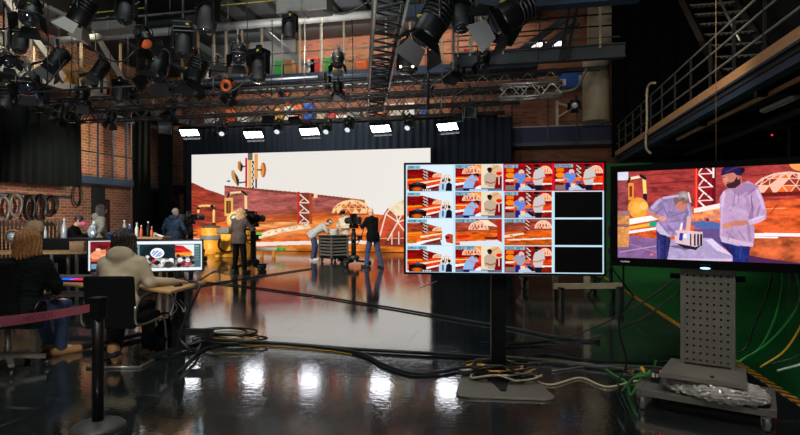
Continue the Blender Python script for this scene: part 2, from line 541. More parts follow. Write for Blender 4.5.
def floor_material():
    m = bpy.data.materials.new('studio_floor'); m.use_nodes = True
    nt = m.node_tree; N = nt.nodes; L = nt.links; b = N['Principled BSDF']
    tc = N.new('ShaderNodeTexCoord')
    def noise(scale, detail=4, stretch=None, rot=0.0):
        n = N.new('ShaderNodeTexNoise'); n.inputs['Scale'].default_value = scale; n.inputs['Detail'].default_value = detail
        mp = N.new('ShaderNodeMapping'); L.new(tc.outputs['Object'], mp.inputs['Vector'])
        if stretch: mp.inputs['Scale'].default_value = stretch
        mp.inputs['Rotation'].default_value = (0, 0, rot)
        L.new(mp.outputs['Vector'], n.inputs['Vector'])
        return n.outputs['Fac']
    def ramp(src, a, b_, v0, v1):
        r = N.new('ShaderNodeMapRange'); r.inputs['From Min'].default_value = a; r.inputs['From Max'].default_value = b_
        r.inputs['To Min'].default_value = v0; r.inputs['To Max'].default_value = v1
        L.new(src, r.inputs['Value']); return r.outputs['Result']
    def math_(op, x, y):
        n = N.new('ShaderNodeMath'); n.operation = op
        for i, q in enumerate((x, y)):
            if isinstance(q, (int, float)): n.inputs[i].default_value = q
            else: L.new(q, n.inputs[i])
        return n.outputs[0]
    cloud = ramp(noise(0.9, 6), 0.35, 0.7, 0.0, 1.0)
    scuff = ramp(noise(3.0, 3, (0.35, 6.0, 1), 0.5), 0.62, 0.74, 0.0, 1.0)
    scuff2 = ramp(noise(2.4, 3, (6.0, 0.3, 1), -0.35), 0.64, 0.74, 0.0, 1.0)
    sc = math_('MULTIPLY', math_('MAXIMUM', scuff, scuff2), 0.6)
    mx = N.new('ShaderNodeMix'); mx.data_type = 'RGBA'
    mx.inputs['A'].default_value = (0.006, 0.009, 0.009, 1); mx.inputs['B'].default_value = (0.12, 0.13, 0.125, 1)
    L.new(math_('ADD', math_('MULTIPLY', cloud, 0.10), math_('MULTIPLY', sc, 0.9)), mx.inputs['Factor'])
    L.new(mx.outputs['Result'], b.inputs['Base Color'])
    L.new(math_('ADD', math_('ADD', 0.062, math_('MULTIPLY', cloud, 0.05)), math_('MULTIPLY', sc, 0.14)), b.inputs['Roughness'])
    b.inputs['IOR'].default_value = 3.0; b.inputs['Specular IOR Level'].default_value = 1.0
    bp = N.new('ShaderNodeBump'); bp.inputs['Strength'].default_value = 0.07; bp.inputs['Distance'].default_value = 0.01
    L.new(math_('ADD', noise(26, 2), math_('MULTIPLY', noise(5, 2), 0.8)), bp.inputs['Height'])
    L.new(bp.outputs['Normal'], b.inputs['Normal'])
    return m

slab('floor', (X0, Y0, -0.1), (X1, Y1, 0), floor_material())
slab('ceiling', (X0, Y0, ZC), (X1, Y1, ZC + 0.1), M['roof'])
slab('wall_left', (X0 - 0.2, Y0, 0), (X0, Y1, ZC), M['brick_l'])
slab('wall_right', (X1, Y0, 0), (X1 + 0.2, Y1, ZC), M['darkwall'])
slab('wall_back', (X0 - .2, Y1, 0), (X1 + .2, Y1 + 0.2, ZC), M['brick_b'])
slab('wall_front', (X0 - .2, Y0 - 0.2, 0), (X1 + .2, Y0, ZC), M['darkwall'])

# green chroma corner on the right: painted floor behind a hazard tape, green wall at its far end
slab('floor_green', (2.16, 2.2, 0.0), (X1, 19.0, 0.004), M['green_floor'])
slab('wall_green', (2.3, 19.0, 0.0), (X1, 19.12, 3.3), M['green_wall'])

def hazard_material():
    m = bpy.data.materials.new('hazard_stripes'); m.use_nodes = True
    nt = m.node_tree; N = nt.nodes; L = nt.links; b = N['Principled BSDF']; b.inputs['Roughness'].default_value = 0.5
    tc = N.new('ShaderNodeTexCoord'); sp = N.new('ShaderNodeSeparateXYZ'); L.new(tc.outputs['Object'], sp.inputs['Vector'])
    a = N.new('ShaderNodeMath'); a.operation = 'ADD'; L.new(sp.outputs['X'], a.inputs[0]); L.new(sp.outputs['Y'], a.inputs[1])
    q = N.new('ShaderNodeMath'); q.operation = 'MULTIPLY'; L.new(a.outputs[0], q.inputs[0]); q.inputs[1].default_value = 8.0
    f = N.new('ShaderNodeMath'); f.operation = 'FRACT'; L.new(q.outputs[0], f.inputs[0])
    g = N.new('ShaderNodeMath'); g.operation = 'GREATER_THAN'; L.new(f.outputs[0], g.inputs[0]); g.inputs[1].default_value = 0.5
    mx = N.new('ShaderNodeMix'); mx.data_type = 'RGBA'; L.new(g.outputs[0], mx.inputs['Factor'])
    mx.inputs['A'].default_value = (*lin((190, 128, 14)), 1); mx.inputs['B'].default_value = (0.008, 0.008, 0.008, 1)
    L.new(mx.outputs['Result'], b.inputs['Base Color'])
    return m
M['hazard'] = hazard_material()
solo(MB().box((2.13, 10.5, 0.003), (0.07, 16.6, 0.006)), 'hazard_tape', M['hazard'],
     'yellow and black hazard tape along the edge of the green floor', 'tape')

# ---------------------------------------------------------------- LED wall
YL = 22.5
LX0, LX1, LZ1 = ony(192, 200, YL).x, ony(430.5, 200, YL).x, 4.47
led = thing('led_video_wall', 'huge lit video wall showing a red desert base under a white sky', 'video wall', ((LX0 + LX1) / 2, YL, 0))
nx, nz = 520, 210
gx = LX0 + (np.arange(nx) + .5) / nx * (LX1 - LX0); gz = LZ1 - (np.arange(nz) + .5) / nz * (LZ1 - 0.02)
GX, GZ = np.meshgrid(gx, gz)
px, py = proj(GX, YL, GZ)
p = Pic(px, py, (231, 226, 219))
p.put(np.clip((px - 300) / 130, 0, 1), (233, 231, 226), a=.6)
# left hill
p.poly([(185, 180), (196, 184), (206, 189), (218, 193), (226, 196), (226, 262), (185, 262)], (158, 62, 44), noise=.36, sx=.1, sy=.4, seed=1)
p.line([(190, 205), (226, 211)], 1.6, (96, 26, 20), a=.8); p.line([(190, 196), (206, 201), (226, 203)], 1.1, (110, 36, 26), a=.7)
# long red rock block
p.poly([(225, 185.5), (262, 189), (300, 192.5), (340, 197), (365, 200), (366, 222), (225, 222)], (172, 90, 84), noise=.36, sx=.11, sy=.42, seed=2)
p.poly([(225, 185.5), (262, 189), (300, 192.5), (340, 197), (365, 200), (365, 202.5), (340, 200), (300, 195), (262, 191.5), (225, 187.5)], (120, 62, 40), a=.8)
p.poly([(349, 198), (365, 200), (365, 216), (362, 206)], (190, 104, 44), noise=.2)
# ground
p.poly([(225, 221), (260, 216), (300, 212), (345, 212), (372, 214), (432, 218), (432, 262), (185, 262), (185, 232)], (212, 104, 38), noise=.34, sx=.1, sy=.42, seed=3)
p.poly([(225, 228), (280, 222), (345, 221), (345, 224), (280, 227), (225, 233)], (246, 176, 110), a=.6, noise=.4, sx=.06, sy=.5)
p.poly([(226, 236), (300, 231), (372, 229), (372, 233), (300, 236), (226, 241)], (232, 150, 90), a=.5, noise=.5, sx=.06, sy=.5)
p.poly([(225, 212), (366, 206), (366, 214), (225, 221)], (150, 66, 40), a=.6, noise=.5, sx=.05, sy=.4)
p.poly([(262, 221), (284, 217), (300, 215), (303, 219), (272, 223)], (150, 62, 28), a=.6)
p.poly([(300, 221), (345, 218), (345, 228), (280, 233)], (236, 140, 60), a=.7, noise=.2, sx=.1, sy=.3)
p.poly([(253, 237), (270, 230), (308, 224), (312, 228), (280, 233), (255, 240)], (240, 220, 190), noise=.2, sx=.2, sy=.5)
for k in range(7):
    p.ellipse(262 + k * 7, 234.5 - k * 1.5, 1.2, .6, (214, 130, 70))
p.rect(256, 232.4, 262, 236.2, (88, 196, 60))
p.poly([(225, 243), (300, 241), (345, 240), (432, 243), (432, 246), (345, 243.5), (300, 244.8), (225, 247)], (238, 222, 210))
p.poly([(225, 247), (300, 245), (345, 244), (432, 246.5), (432, 262), (225, 262)], (206, 112, 36), noise=.42, sx=.07, sy=.2, seed=5)
p.poly([(272, 247), (292, 246), (300, 252), (274, 256)], (226, 150, 70), a=.6)
p.poly([(185, 247), (230, 247), (230, 262), (185, 262)], (160, 70, 40), noise=.3, sx=.1, sy=.3)
p.line([(192, 238), (226, 243)], 1.6, (236, 190, 176))
# antenna mast with dishes
p.rect(245.6, 158, 247.6, 187, (206, 40, 48)); p.rect(248.4, 154, 251.6, 188, (226, 176, 96)); p.rect(252, 161, 254.4, 188, (54, 44, 40))
for k in range(4):
    p.line([(252, 163 + 6 * k), (254.4, 166 + 6 * k), (252, 169 + 6 * k)], .8, (236, 226, 214))
p.rect(254.8, 154, 258, 179, (228, 158, 78)); p.rect(255.4, 179, 257.2, 188, (96, 44, 30)); p.rect(248, 153, 252.8, 160, (112, 96, 88))
p.poly([(238, 162), (241, 161), (242.6, 169), (241, 172), (238.4, 169)], (196, 120, 44)); p.poly([(241, 162), (243.6, 166), (242, 172), (240.6, 171)], (44, 30, 24)); p.line([(243, 167), (246, 166)], 1.2, (40, 30, 28))
p.ellipse(263.6, 170, 2.8, 7.6, (176, 92, 34)); p.ellipse(262.6, 170, 1.6, 6.6, (226, 150, 66)); p.line([(258, 170), (262, 170)], 1.4, (44, 34, 30))
p.poly([(231.6, 171), (234, 170), (238.6, 177), (239.6, 185), (237.6, 186), (232, 178)], (198, 150, 96)); p.poly([(234.6, 172), (239.6, 180), (238.6, 187), (237.2, 184)], (60, 44, 34))
p.line([(238, 183), (246, 182)], 1.3, (44, 34, 30)); p.ellipse(229, 181.2, 2, .8, (90, 84, 80))
# pillar and pipe
p.rect(225, 197.5, 233.5, 216, (228, 178, 96)); p.rect(226.6, 201, 231.4, 213, (108, 52, 20)); p.rect(228.2, 202, 230, 212, (146, 84, 34))
p.line([(229, 194), (231, 193), (242, 192), (245.5, 194)], 2.0, (240, 206, 150)); p.line([(246, 194), (246.4, 214)], 2.6, (242, 206, 140))
p.line([(242.6, 191.6), (246.6, 194.6)], 2.6, (36, 30, 28)); p.line([(228, 197), (229.4, 193.4)], 2.2, (48, 36, 30)); p.rect(244.6, 209, 248.2, 214.4, (34, 30, 30))
# lattice tower
p.rect(297.4, 192, 299.6, 224, (198, 46, 36)); p.rect(299.6, 192.6, 309.6, 223, (130, 56, 40))
for k in range(3):
    y = 193.5 + 10 * k
    p.line([(300.4, y + 1), (308.8, y + 8.4)], 1.0, (244, 236, 224)); p.line([(300.4, y + 8.4), (304.6, y + 4.6)], 1.0, (232, 190, 160)); p.line([(299.8, y + 9.3), (309.4, y + 9.3)], 1.0, (236, 214, 196))
p.rect(309.6, 193, 312.4, 224, (170, 72, 38)); p.rect(313.4, 193.4, 317.6, 197.6, (240, 214, 170)); p.rect(312.4, 193.4, 313.8, 197, (60, 30, 26))
# small dome
def dome(x, y, rx, ry, base, light, dark, rows=4, seed=0, lw=.8):
    r = np.random.default_rng(seed)
    p_ = dome.pic
    p_.ellipse(x, y, rx, ry, base, upto=y)
    n = 8
    def q(i, k):
        az = -PI / 2 + PI * (k + .5 * (i % 2)) / n; az = max(-PI / 2, min(PI / 2, az)); e = PI / 2 * i / rows
        return (x + rx * math.cos(e) * math.sin(az), y - ry * math.sin(e))
    for i in range(rows):
        for k in range(-1, n + 1):
            o = i % 2
            for tri, up in (((q(i, k), q(i, k + 1), q(i + 1, k + o)), 1), ((q(i + 1, k), q(i + 1, k + 1), q(i, k + 1 - o)), 0)):
                p_.poly(list(tri), light if r.random() < (.30 + .12 * i) else dark if r.random() < .7 else base, a=.9)
    for i in range(rows):
        for k in range(-1, n + 1):
            o = i % 2
            p_.line([q(i, k), q(i, k + 1), q(i + 1, k + o), q(i, k)], lw, light)
dome.pic = p
dome(352, 214, 20, 14, (214, 120, 50), (246, 206, 150), (186, 74, 30), seed=3, lw=.55)
p.line([(330, 214), (374, 214)], 1.0, (140, 60, 24))
# large dome at the right
p.poly([(374, 238), (380, 220), (388, 208), (400, 200), (414, 196), (432, 195), (432, 246), (374, 246)], (196, 76, 40), noise=.3, sx=.1, sy=.2)
p.poly([(388, 208), (400, 200), (414, 196), (432, 195), (432, 212), (410, 214), (396, 216)], (232, 214, 176), noise=.12, sx=.2, sy=.2)
p.poly([(404, 236), (408, 220), (432, 218), (432, 238)], (170, 60, 34)); p.poly([(378, 238), (404, 236), (432, 238), (432, 248), (376, 246)], (110, 40, 26), a=.85, noise=.5, sx=.3, sy=.3)
WL = (240, 224, 204)
for q in ([(380, 236), (386, 214), (394, 204), (406, 198), (420, 195), (432, 195)], [(386, 214), (398, 222), (406, 206), (420, 195)], [(386, 214), (394, 204), (406, 206), (432, 204)],
          [(394, 204), (398, 222), (388, 240)], [(398, 222), (408, 236)], [(398, 222), (424, 214), (432, 214)], [(406, 206), (424, 214), (418, 236)], [(424, 214), (432, 230)], [(406, 198), (406, 206)], [(420, 195), (432, 204)]):
    p.line(q, 1.2, WL)
for x in (392, 399, 407):
    p.line([(x, 232), (x, 244)], 1.0, (236, 220, 206))
p.line([(376, 238.6), (432, 237.6)], 1.2, (226, 150, 110))
LEDM = screen_mat('led_wall_pixels', 1.06)
face_me = screen_mesh('led_screen', (LX0 - led.location.x, -0.03, LZ1), (LX1 - LX0, 0, 0), (0, 0, -(LZ1 - 0.02)), nx, nz, p.C, LEDM, 1.04)
link(face_me, 'screen', led)
part(MB().box((0, 0.10, LZ1 / 2 + .01), (LX1 - LX0 + .06, 0.24, LZ1 + 0.02)), 'cabinet_frame', M['black'], led)
b = MB()
for k in range(8):
    x = (k + .5) / 8 * (LX1 - LX0) - (LX1 - LX0) / 2
    b.bar((x, .25, 0.0), (x, .25, LZ1), .08, .06); b.bar((x, .25, LZ1 * .8), (x, 1.2, 0.03), .05); b.bar((x, .25, .03), (x, 1.2, .03), .06)
part(b, 'support_frame', M['truss'], led)

# ---------------------------------------------------------------- curtains
def curtain(name, xa, xb, y, z0, z1, m, label, fold=0.34, depth=0.10, axis='x', group=None, seed=0):
    r = random.Random(seed); n = max(8, int(abs(xb - xa) / fold * 8)); b = MB(); vs = []; ph = 0
    prof = []
    for i in range(n + 1):
        t = i / n
        ph += (2 * PI * abs(xb - xa) / fold / n) * r.uniform(.7, 1.3)
        prof.append((xa + (xb - xa) * t, math.sin(ph) * depth + math.sin(ph * .37) * depth * .5))
    zs = [z0, z0 + (z1 - z0) * .5, z1]
    for d in (0, .02):
        for j, z in enumerate(zs):
            sc = 1.15 - .3 * j
            for (a, o) in prof:
                vs.append((a, y + o * sc + d, z) if axis == 'x' else (y + o * sc + d, a, z))
    w = n + 1; fs = []
    for l in range(2):
        for j in range(2):
            for i in range(n):
                a = l * 3 * w + j * w + i
                q = (a, a + 1, a + w + 1, a + w); fs.append(q if l == 0 else q[::-1])
    for i in range(n):
        for j in (0, 2):
            a = j * w + i; fs.append((a, a + 1, a + 1 + 3 * w, a + 3 * w))
    for j in range(2):
        for i in (0, n):
            a = j * w + i; fs.append((a, a + w, a + w + 3 * w, a + 3 * w))
    b.add(vs, fs, True)
    return solo(b, name, m, label, 'curtain', group)
XB0, XB1 = ony(183, 0, 24.2).x, ony(512, 0, 24.2).x
curtain('stage_curtain', XB0, XB1, 24.2, 0.02, 6.0, M['velvet_b'], 'long black pleated curtain hanging behind and above the video wall', depth=.12, seed=1)
curtain('stage_curtain', ony(131, 0, 20.5).x, ony(151, 0, 20.5).x, 20.5, 0.02, 6.2, M['velvet'], 'narrow black floor-length curtain left of the second narrow drape', seed=2, fold=.28)
cu_ = bpy.data.objects['stage_curtain.001']; part(MB().bar((ony(132, 0, 20.4).x, 20.36, .05), (ony(132, 0, 20.4).x, 20.36, 6.1), .035), 'edge_strip', M['galv'], cu_, w=True)
curtain('stage_curtain', ony(158, 0, 21.5).x, ony(173, 0, 21.5).x, 21.5, 0.02, 6.2, M['velvet'], 'narrow black drape hanging just above the man in the blue jacket', seed=3, fold=.28)
curtain('stage_curtain', onx(-14, 0, -16.2).y, onx(80, 0, -16.2).y, -16.2, 2.65, 5.5, M['velvet'], 'short black curtain hanging high in front of the left gallery', axis='y', seed=4, fold=.36)

# ---------------------------------------------------------------- left gallery along the brick wall
def member(b, p0, p1, w, h=None):
    b.bar(p0, p1, w, h); return b
gl = thing('wall_gallery', 'blue steel balcony with posts on the left brick wall', 'gallery', (-17.5, 17.0, 3.0))
part(MB().box((-17.4, 17.0, 3.0), (2.0, 19.6, .28)), 'deck', M['bluebeam'], gl, w=True)
for k, yy in enumerate((12.0, 14.5, 17.0, 18.4, 19.2, 20.0, 20.8, 22.6, 24.2)):
    part(MB().bar((-16.4, yy, 3.1), (-16.4, yy, 5.6), .055), 'post', M['bluebeam'], gl, w=True)
for z in (4.1,):
    part(MB().tube([(-16.4, 8, z), (-16.4, 26.5, z)], .03, 8), 'handrail', M['dark_steel'], gl, w=True)
part(MB().box((-16.42, 17.0, 5.72), (.12, 19.6, .2)), 'top_beam', M['bluebeam'], gl, w=True)
solo(MB().tube([(-18.3, 8, 2.35), (-18.3, 19.0, 2.35), (-18.3, 19.0, 2.3)], .05, 10), 'conduit_pipe', M['bluebeam'], 'long blue grey pipe running along the left brick wall below the balcony', 'pipe')
for k, yy in enumerate((20.6, 24.4)):
    solo(MB().box((-18.35, yy, 1.45), (.3, .5, 2.9)), 'wall_pier', M['darkwall'], ('dark pier on the brick wall left of the narrow curtains', 'dark pier on the brick wall between the narrow curtains')[k], 'pier')

# ---------------------------------------------------------------- back gallery under the roof
ZG = 8.5
bg = thing('roof_gallery', 'high steel gallery with cream scaffold posts above the back wall', 'gallery', (-8, 25.6, ZG))
part(MB().box((-8.5, 25.6, ZG - .1), (19, 2.6, .14)), 'deck', M['deck'], bg, w=True)
part(MB().bar((-18, 24.3, ZG - .16), (1.0, 24.3, ZG - .16), .16, .36), 'front_beam', M['bluebeam'], bg, w=True)
part(MB().tube([(-18, 24.1, ZG - .75), (0.6, 24.1, ZG - .75)], .085, 12), 'service_pipe', M['white'], bg, w=True)
part(MB().tube([(-18, 24.2, ZG - .45), (-2.6, 24.2, ZG - .45)], .06, 10), 'conduit', M['dark_steel'], bg, w=True)
for px_ in (182, 198, 214, 226, 242, 262, 300, 321, 344, 372, 386, 410, 442, 472):
    x = ony(px_, 60, 24.4).x
    part(MB().bar((x, 24.4, ZG), (x, 24.4, ZG + 2.5), .09), 'post', M['post'], bg, w=True)
for z in (.55, 1.1):
    part(MB().tube([(-18, 24.4, ZG + z), (1, 24.4, ZG + z)], .03, 8), 'handrail', M['galv'], bg, w=True)
part(MB().bar((-18, 24.4, ZG + 2.5), (1, 24.4, ZG + 2.5), .14, .2), 'top_beam', M['dark_steel'], bg, w=True)
part(MB().box((-8.5, 25.6, ZG + 2.6), (19, 2.4, .08)), 'upper_deck', M['deck'], bg, w=True)
# stored goods on the gallery
goods = [(176, 56, 12, 'ply', 'plywood chest'), (205, 50, 8, 'white', 'white box by the left stair'), (280, 46, 9, 'greenp', 'small green box'), (290, 52, 9, 'ply', 'brown carton left of the red chest'),
         (316, 42, 10, 'red', 'bright red chest'), (313, 57, 8, 'white', 'white box below the red chest'), (329, 52, 6, 'greenp', 'green bin'), (338, 56, 7, 'yellow', 'yellow bin'), (352, 48, 12, 'ply', 'wide plywood crate'),
         (362, 58, 12, 'orange', 'low orange crate at the right of the plywood crate'), (394, 56, 10, 'orange', 'orange crate behind the deep truss'), (436, 52, 12, 'bluep', 'blue case'), (468, 46, 8, 'red', 'red sack'), (478, 57, 9, 'greenp', 'green box beside the red sack')]
for i, (gx_, gy_, w_, m_, l_) in enumerate(goods):
    c = ony(gx_, gy_, 25.6); w_ = w_ / 21.0
    h_ = max(.25, min(1.1, ((c.z - ZG) + .25) * .72))
    solo(MB().box((c.x, 25.6, ZG - .03 + h_ / 2), (w_, .5, h_)).box((c.x, 25.34, ZG - .03 + h_ * .8), (w_ * .5, .03, .05)), 'storage_crate', M[m_], l_ + ' on the high back gallery', 'crate', 'goods stored on the high gallery', bevel=.02)
# two flights of steep stairs up there
def stair(p0, p1, wid, n, label, m, name='steel_stair'):
    """straight flight from foot p0 to head p1"""
    p0, p1 = V(p0), V(p1); t = thing(name, label, 'stairs', p0)
    d = p1 - p0; hd = V((d.x, d.y, 0)).normalized(); side = V((-hd.y, hd.x, 0)) * wid / 2
    for s_ in (-1, 1):
        part(MB().bar(p0 + side * s_, p1 + side * s_, .06, .26), 'stringer', m, t, w=True)
    for k in range(n):
        q = p0 + d * ((k + .5) / n)
        part(MB().box(q, (abs(hd.x) * .24 + abs(side.x) * 2 + .01, abs(hd.y) * .24 + abs(side.y) * 2 + .01, .04)), 'tread', M['galv'], t, w=True)
    return t
stair(ony(306, 66, 24.9), ony(256, 24, 24.9), .7, 10, 'grey flight of stairs up the back gallery right of the blonde camera operator', M['girder'])
stair(ony(232, 67, 24.9), ony(184, 34, 24.9), .7, 9, 'grey flight of stairs at the left part of the back gallery', M['girder'])

# windows high in the back wall
for i, (a, b_, c, d) in enumerate(((529, 41, 543, 49), (545, 40, 562, 48))):
    p0, p1 = ony(a, d, 26.98), ony(b_ + 0 if False else c, b_, 26.98)
    w = thing('window_%d' % (i + 1), 'bright window high in the brick wall', 'window', ((p0.x + p1.x) / 2, 26.95, p0.z)); w['kind'] = 'structure'
    part(MB().box(((p0.x + p1.x) / 2, 26.95, (p0.z + p1.z) / 2), (p1.x - p0.x, .03, p1.z - p0.z)), 'pane', emit('daylight', (255, 250, 240), 2.2), w, w=True)
    f = MB()
    for q in (p0.x, (p0.x + p1.x) / 2, p1.x):
        f.box((q, 26.93, (p0.z + p1.z) / 2), (.06, .08, p1.z - p0.z))
    for q in (p0.z, p1.z):
        f.box(((p0.x + p1.x) / 2, 26.93, q), (p1.x - p0.x + .06, .08, .06))
    part(f, 'frame', M['black'], w, w=True)
# cream wall cladding and pilaster
solo(MB().box((ony(602, 30, 26.8).x, 26.8, 10.6), (1.3, .3, 2.8)), 'wall_cladding', M['post'], 'cream panelled cladding high on the brick wall at the right', 'cladding')
solo(MB().lathe([(.55, 0), (.55, 3.0)], (ony(596, 90, 24.0).x, 24.0, 5.6), n=20), 'ventilation_duct', M['post'], 'round pale duct standing between brick wall and right gallery', 'duct')
cb = ony(574, 76, 26.9)
bb = thing('notice_board', 'blue board with white sheets on the brick wall', 'board', (cb.x, 26.9, 7.6))
part(MB().box((0, 0, .55), (1.5, .06, .7)), 'panel', M['bluep'], bb)
for x, z in ((-.5, .45), (.35, .6)):
    part(MB().box((x, -.05, z), (.26, .03, .3)), 'sheet', M['white'], bb)
# balcony at the right of the back wall
rb = thing('back_balcony', 'navy fronted balcony on the back wall right of the curtain', 'balcony', (ony(560, 136, 25.9).x, 25.9, 4.9))
xa, xb = ony(508, 136, 25.9).x, ony(640, 136, 25.9).x
part(MB().box(((xa + xb) / 2, 26.1, 4.9), (xb - xa, 1.5, .16)), 'deck', M['deck'], rb, w=True)
part(MB().box(((xa + xb) / 2, 25.4, 5.3), (xb - xa, .08, .75)), 'parapet', M['navy'], rb, w=True)
part(MB().bar((xa, 25.36, 5.7), (xb, 25.36, 5.7), .1, .06), 'coping', M['galv'], rb, w=True)
for px_ in (512, 548, 577, 602):
    x = ony(px_, 130, 25.3).x
    part(MB().bar((x, 25.3, 4.9), (x, 25.3, 7.0), .07), 'post', M['dark_steel'], rb, w=True)
lp = thing('lamp_post', 'pale post with angled arms on the navy balcony', 'post', (ony(557, 125, 25.9).x, 25.9, 4.98))
part(MB().bar((0, 0, 0), (0, 0, 2.0), .14), 'post', M['post'], lp)
part(MB().bar((0, 0, 1.9), (.8, 0, 1.6), .09).bar((0, 0, 1.2), (.7, 0, 1.65), .07), 'arm', M['post'], lp)
solo(MB().box((ony(550, 142, 25.9).x, 25.6, 5.3), (.6, .4, .5)), 'speaker_box', M['white'], 'small white box standing on the navy balcony', 'box')

# upper side gallery on the left wall, goods on it
slab('wall_left_shade', (X0, Y0, 9.2), (X0 + .06, Y1, ZC), M['darkwall'])  # dark sheet over the brick, standing in for the unlit upper wall
ug = thing('loft_gallery', 'loft gallery with cream posts and stored goods high on the left wall', 'gallery', (-17.5, 16.5, 6.5))
part(MB().box((-17.4, 16.5, 6.42), (1.9, 17, .12)), 'deck', M['deck'], ug, w=True)
part(MB().bar((-16.4, 8, 6.4), (-16.4, 25, 6.4), .10, .30), 'edge_beam', M['girder'], ug, w=True)
for k in range(13):
    part(MB().bar((-16.4, 10.2 + 1.05 * k, 6.5), (-16.4, 10.2 + 1.05 * k, 8.9), .08), 'post', M['post' if k % 2 else 'dark_steel'], ug, w=True)
for z in (7.05, 7.6):
    part(MB().tube([(-16.4, 8, z), (-16.4, 25, z)], .03, 8), 'handrail', M['galv'], ug, w=True)
part(MB().box((-17.3, 16.5, 9.0), (2.1, 17, .14)), 'upper_deck', M['deck'], ug, w=True)
for i, (y, w_, h_, m_, l_) in enumerate(((12.3, .7, .9, 'ply', 'brown crate'), (13.4, .8, 1.3, 'white', 'tall white carton'), (14.4, .6, .6, 'orange', 'low orange case'), (15.2, .6, 1.5, 'galv', 'tall steel locker'), (16.4, .9, .8, 'post', 'wide cream chest'),
        (17.6, .7, .7, 'yellow', 'yellow case'), (18.5, .6, 1.2, 'ply', 'tall brown crate'), (19.4, .8, 1.0, 'white', 'white chest'), (20.6, .7, .8, 'red', 'red case'), (21.8, .8, 1.1, 'galv', 'steel chest'))):
    solo(MB().box((-17.5, y, 6.48 + h_ / 2), (.6, w_, h_)).box((-17.18, y, 6.48 + h_ * .8), (.03, w_ * .4, .05)), 'storage_crate', M[m_], l_ + ' on the loft gallery of the left wall', 'crate', 'goods stored on the loft gallery', bevel=.02)
for i, (ya, za, yb, zb) in enumerate(((14.0, 8.9, 16.6, 6.6), (18.0, 8.9, 20.4, 6.6))):
    solo(MB().bar((-16.25, ya, za), (-16.25, yb, zb), .07, .24), 'diagonal_brace', M['girder'], ('grey diagonal brace on the loft gallery, left one', 'grey diagonal brace on the loft gallery, right one')[i], 'brace')
# grey sheet panels behind the posts of the back gallery
for i, (a, b_) in enumerate(((196, 246), (250, 296))):
    xa, xb = ony(a, 0, 26.7).x, ony(b_, 0, 26.7).x
    solo(MB().box(((xa + xb) / 2, 26.7, 9.8), (xb - xa, .06, 2.6)), 'sheet_panel', M['deck'], ('grey sheet panel at the left part of the back gallery', 'grey sheet panel right of the middle stair on the back gallery')[i], 'panel')
# lower storage deck of the back wall, seen between the trusses
sd_ = thing('storage_deck', 'storage deck on the brick wall seen through the lighting trusses', 'gallery', (-8.5, 25.9, 6.35))
part(MB().box((-8.8, 25.9, 6.3), (16, 1.8, .1)), 'deck', M['deck'], sd_, w=True)
for k in range(14):
    part(MB().bar((-16.4 + 1.2 * k, 25.05, 6.35), (-16.4 + 1.2 * k, 25.05, 7.6), .06), 'post', M['galv'], sd_, w=True)
part(MB().tube([(-16.7, 25.05, 7.4), (-.9, 25.05, 7.4)], .03, 8), 'handrail', M['galv'], sd_, w=True)
rs = random.Random(12); x = -16.2
names = {'white': 'white', 'bluep': 'blue', 'orange': 'orange', 'post': 'cream', 'galv': 'grey', 'ply': 'brown', 'yellow': 'yellow', 'red': 'red'}
seq = ['white', 'bluep', 'orange', 'white', 'galv', 'post', 'yellow', 'white', 'orange', 'bluep', 'post', 'red', 'white', 'galv', 'ply', 'orange', 'post', 'white', 'bluep', 'ply', 'orange']
prev = 'its left end'
for i, m_ in enumerate(seq):
    w_ = rs.uniform(.36, .66); h_ = rs.uniform(.3, 1.0)
    lb_ = '%s crate on the storage deck behind the trusses, next right of %s' % (names[m_], prev)
    solo(MB().box((x + w_ / 2, 25.9, 6.36 + h_ / 2), (w_, .6, h_)).box((x + w_ / 2, 25.58, 6.36 + h_ * .75), (w_ * .4, .04, .06)), 'storage_crate', M[m_], lb_, 'crate', 'goods stored behind the trusses', bevel=.02)
    prev = 'a ' + names[m_] + ' crate' if i else 'the leftmost'
    x += w_ + rs.uniform(.05, .3)
# pleated dark sheet added where the wall right of the brick lies dark
curtain('shade_sheet', ony(612, 0, 23.3).x, 8.3, 23.3, 4.0, ZC - .05, M['velvet'], 'tall black pleated sheet added for the dark behind the right gallery', seed=9, fold=.6)

# ---------------------------------------------------------------- overhead girders, bridges, trusses
def beamY(name, pxa, pxb, pymid, Y, w, h, m, label, cat='beam', shape='box'):
    pm = (max(pxa, 0) + min(pxb, 800)) / 2
    z = ony(pm, pymid, Y).z; a = ony(pxa, 0, Y).x; b_ = ony(pxb, 0, Y).x
    mb = MB()
    if shape == 'pipe': mb.tube([(a, Y, z), (b_, Y, z)], h / 2, 14)
    elif shape == 'i':
        mb.box(((a + b_) / 2, Y, z), (b_ - a, .05, h)); mb.box(((a + b_) / 2, Y, z + h / 2), (b_ - a, w, .04)); mb.box(((a + b_) / 2, Y, z - h / 2), (b_ - a, w, .04))
    else: mb.box(((a + b_) / 2, Y, z), (b_ - a, w, h))
    return solo(mb, name, m, label, cat)
beamY('roof_girder', -60, 440, 27, 16.0, .26, .26, M['girder'], 'long grey steel girder crossing above the trusses from the left', shape='pipe')
beamY('roof_girder', 150, 420, 13, 16.8, .3, .16, M['dark_steel'], 'flat dark beam just above the long grey girder')
beamY('roof_girder', 452, 625, 56, 19.5, .30, .45, M['deck'], 'dark deep girder carrying the bridge at the right of the deep truss', shape='i')
beamY('roof_girder', 405, 640, 4, 15.5, .4, .35, M['bluebeam'], 'blue grey girder at the top edge above the brick wall')
beamY('roof_girder', 440, 600, 73, 20.5, .2, .14, M['dark_steel'], 'thin steel beam beneath the deep girder at the right')
beamY('yellow_handrail', 60, 145, 12, 13.8, .03, .032, M['safety'], 'yellow handrail high at the left of the roof', 'handrail', 'pipe')
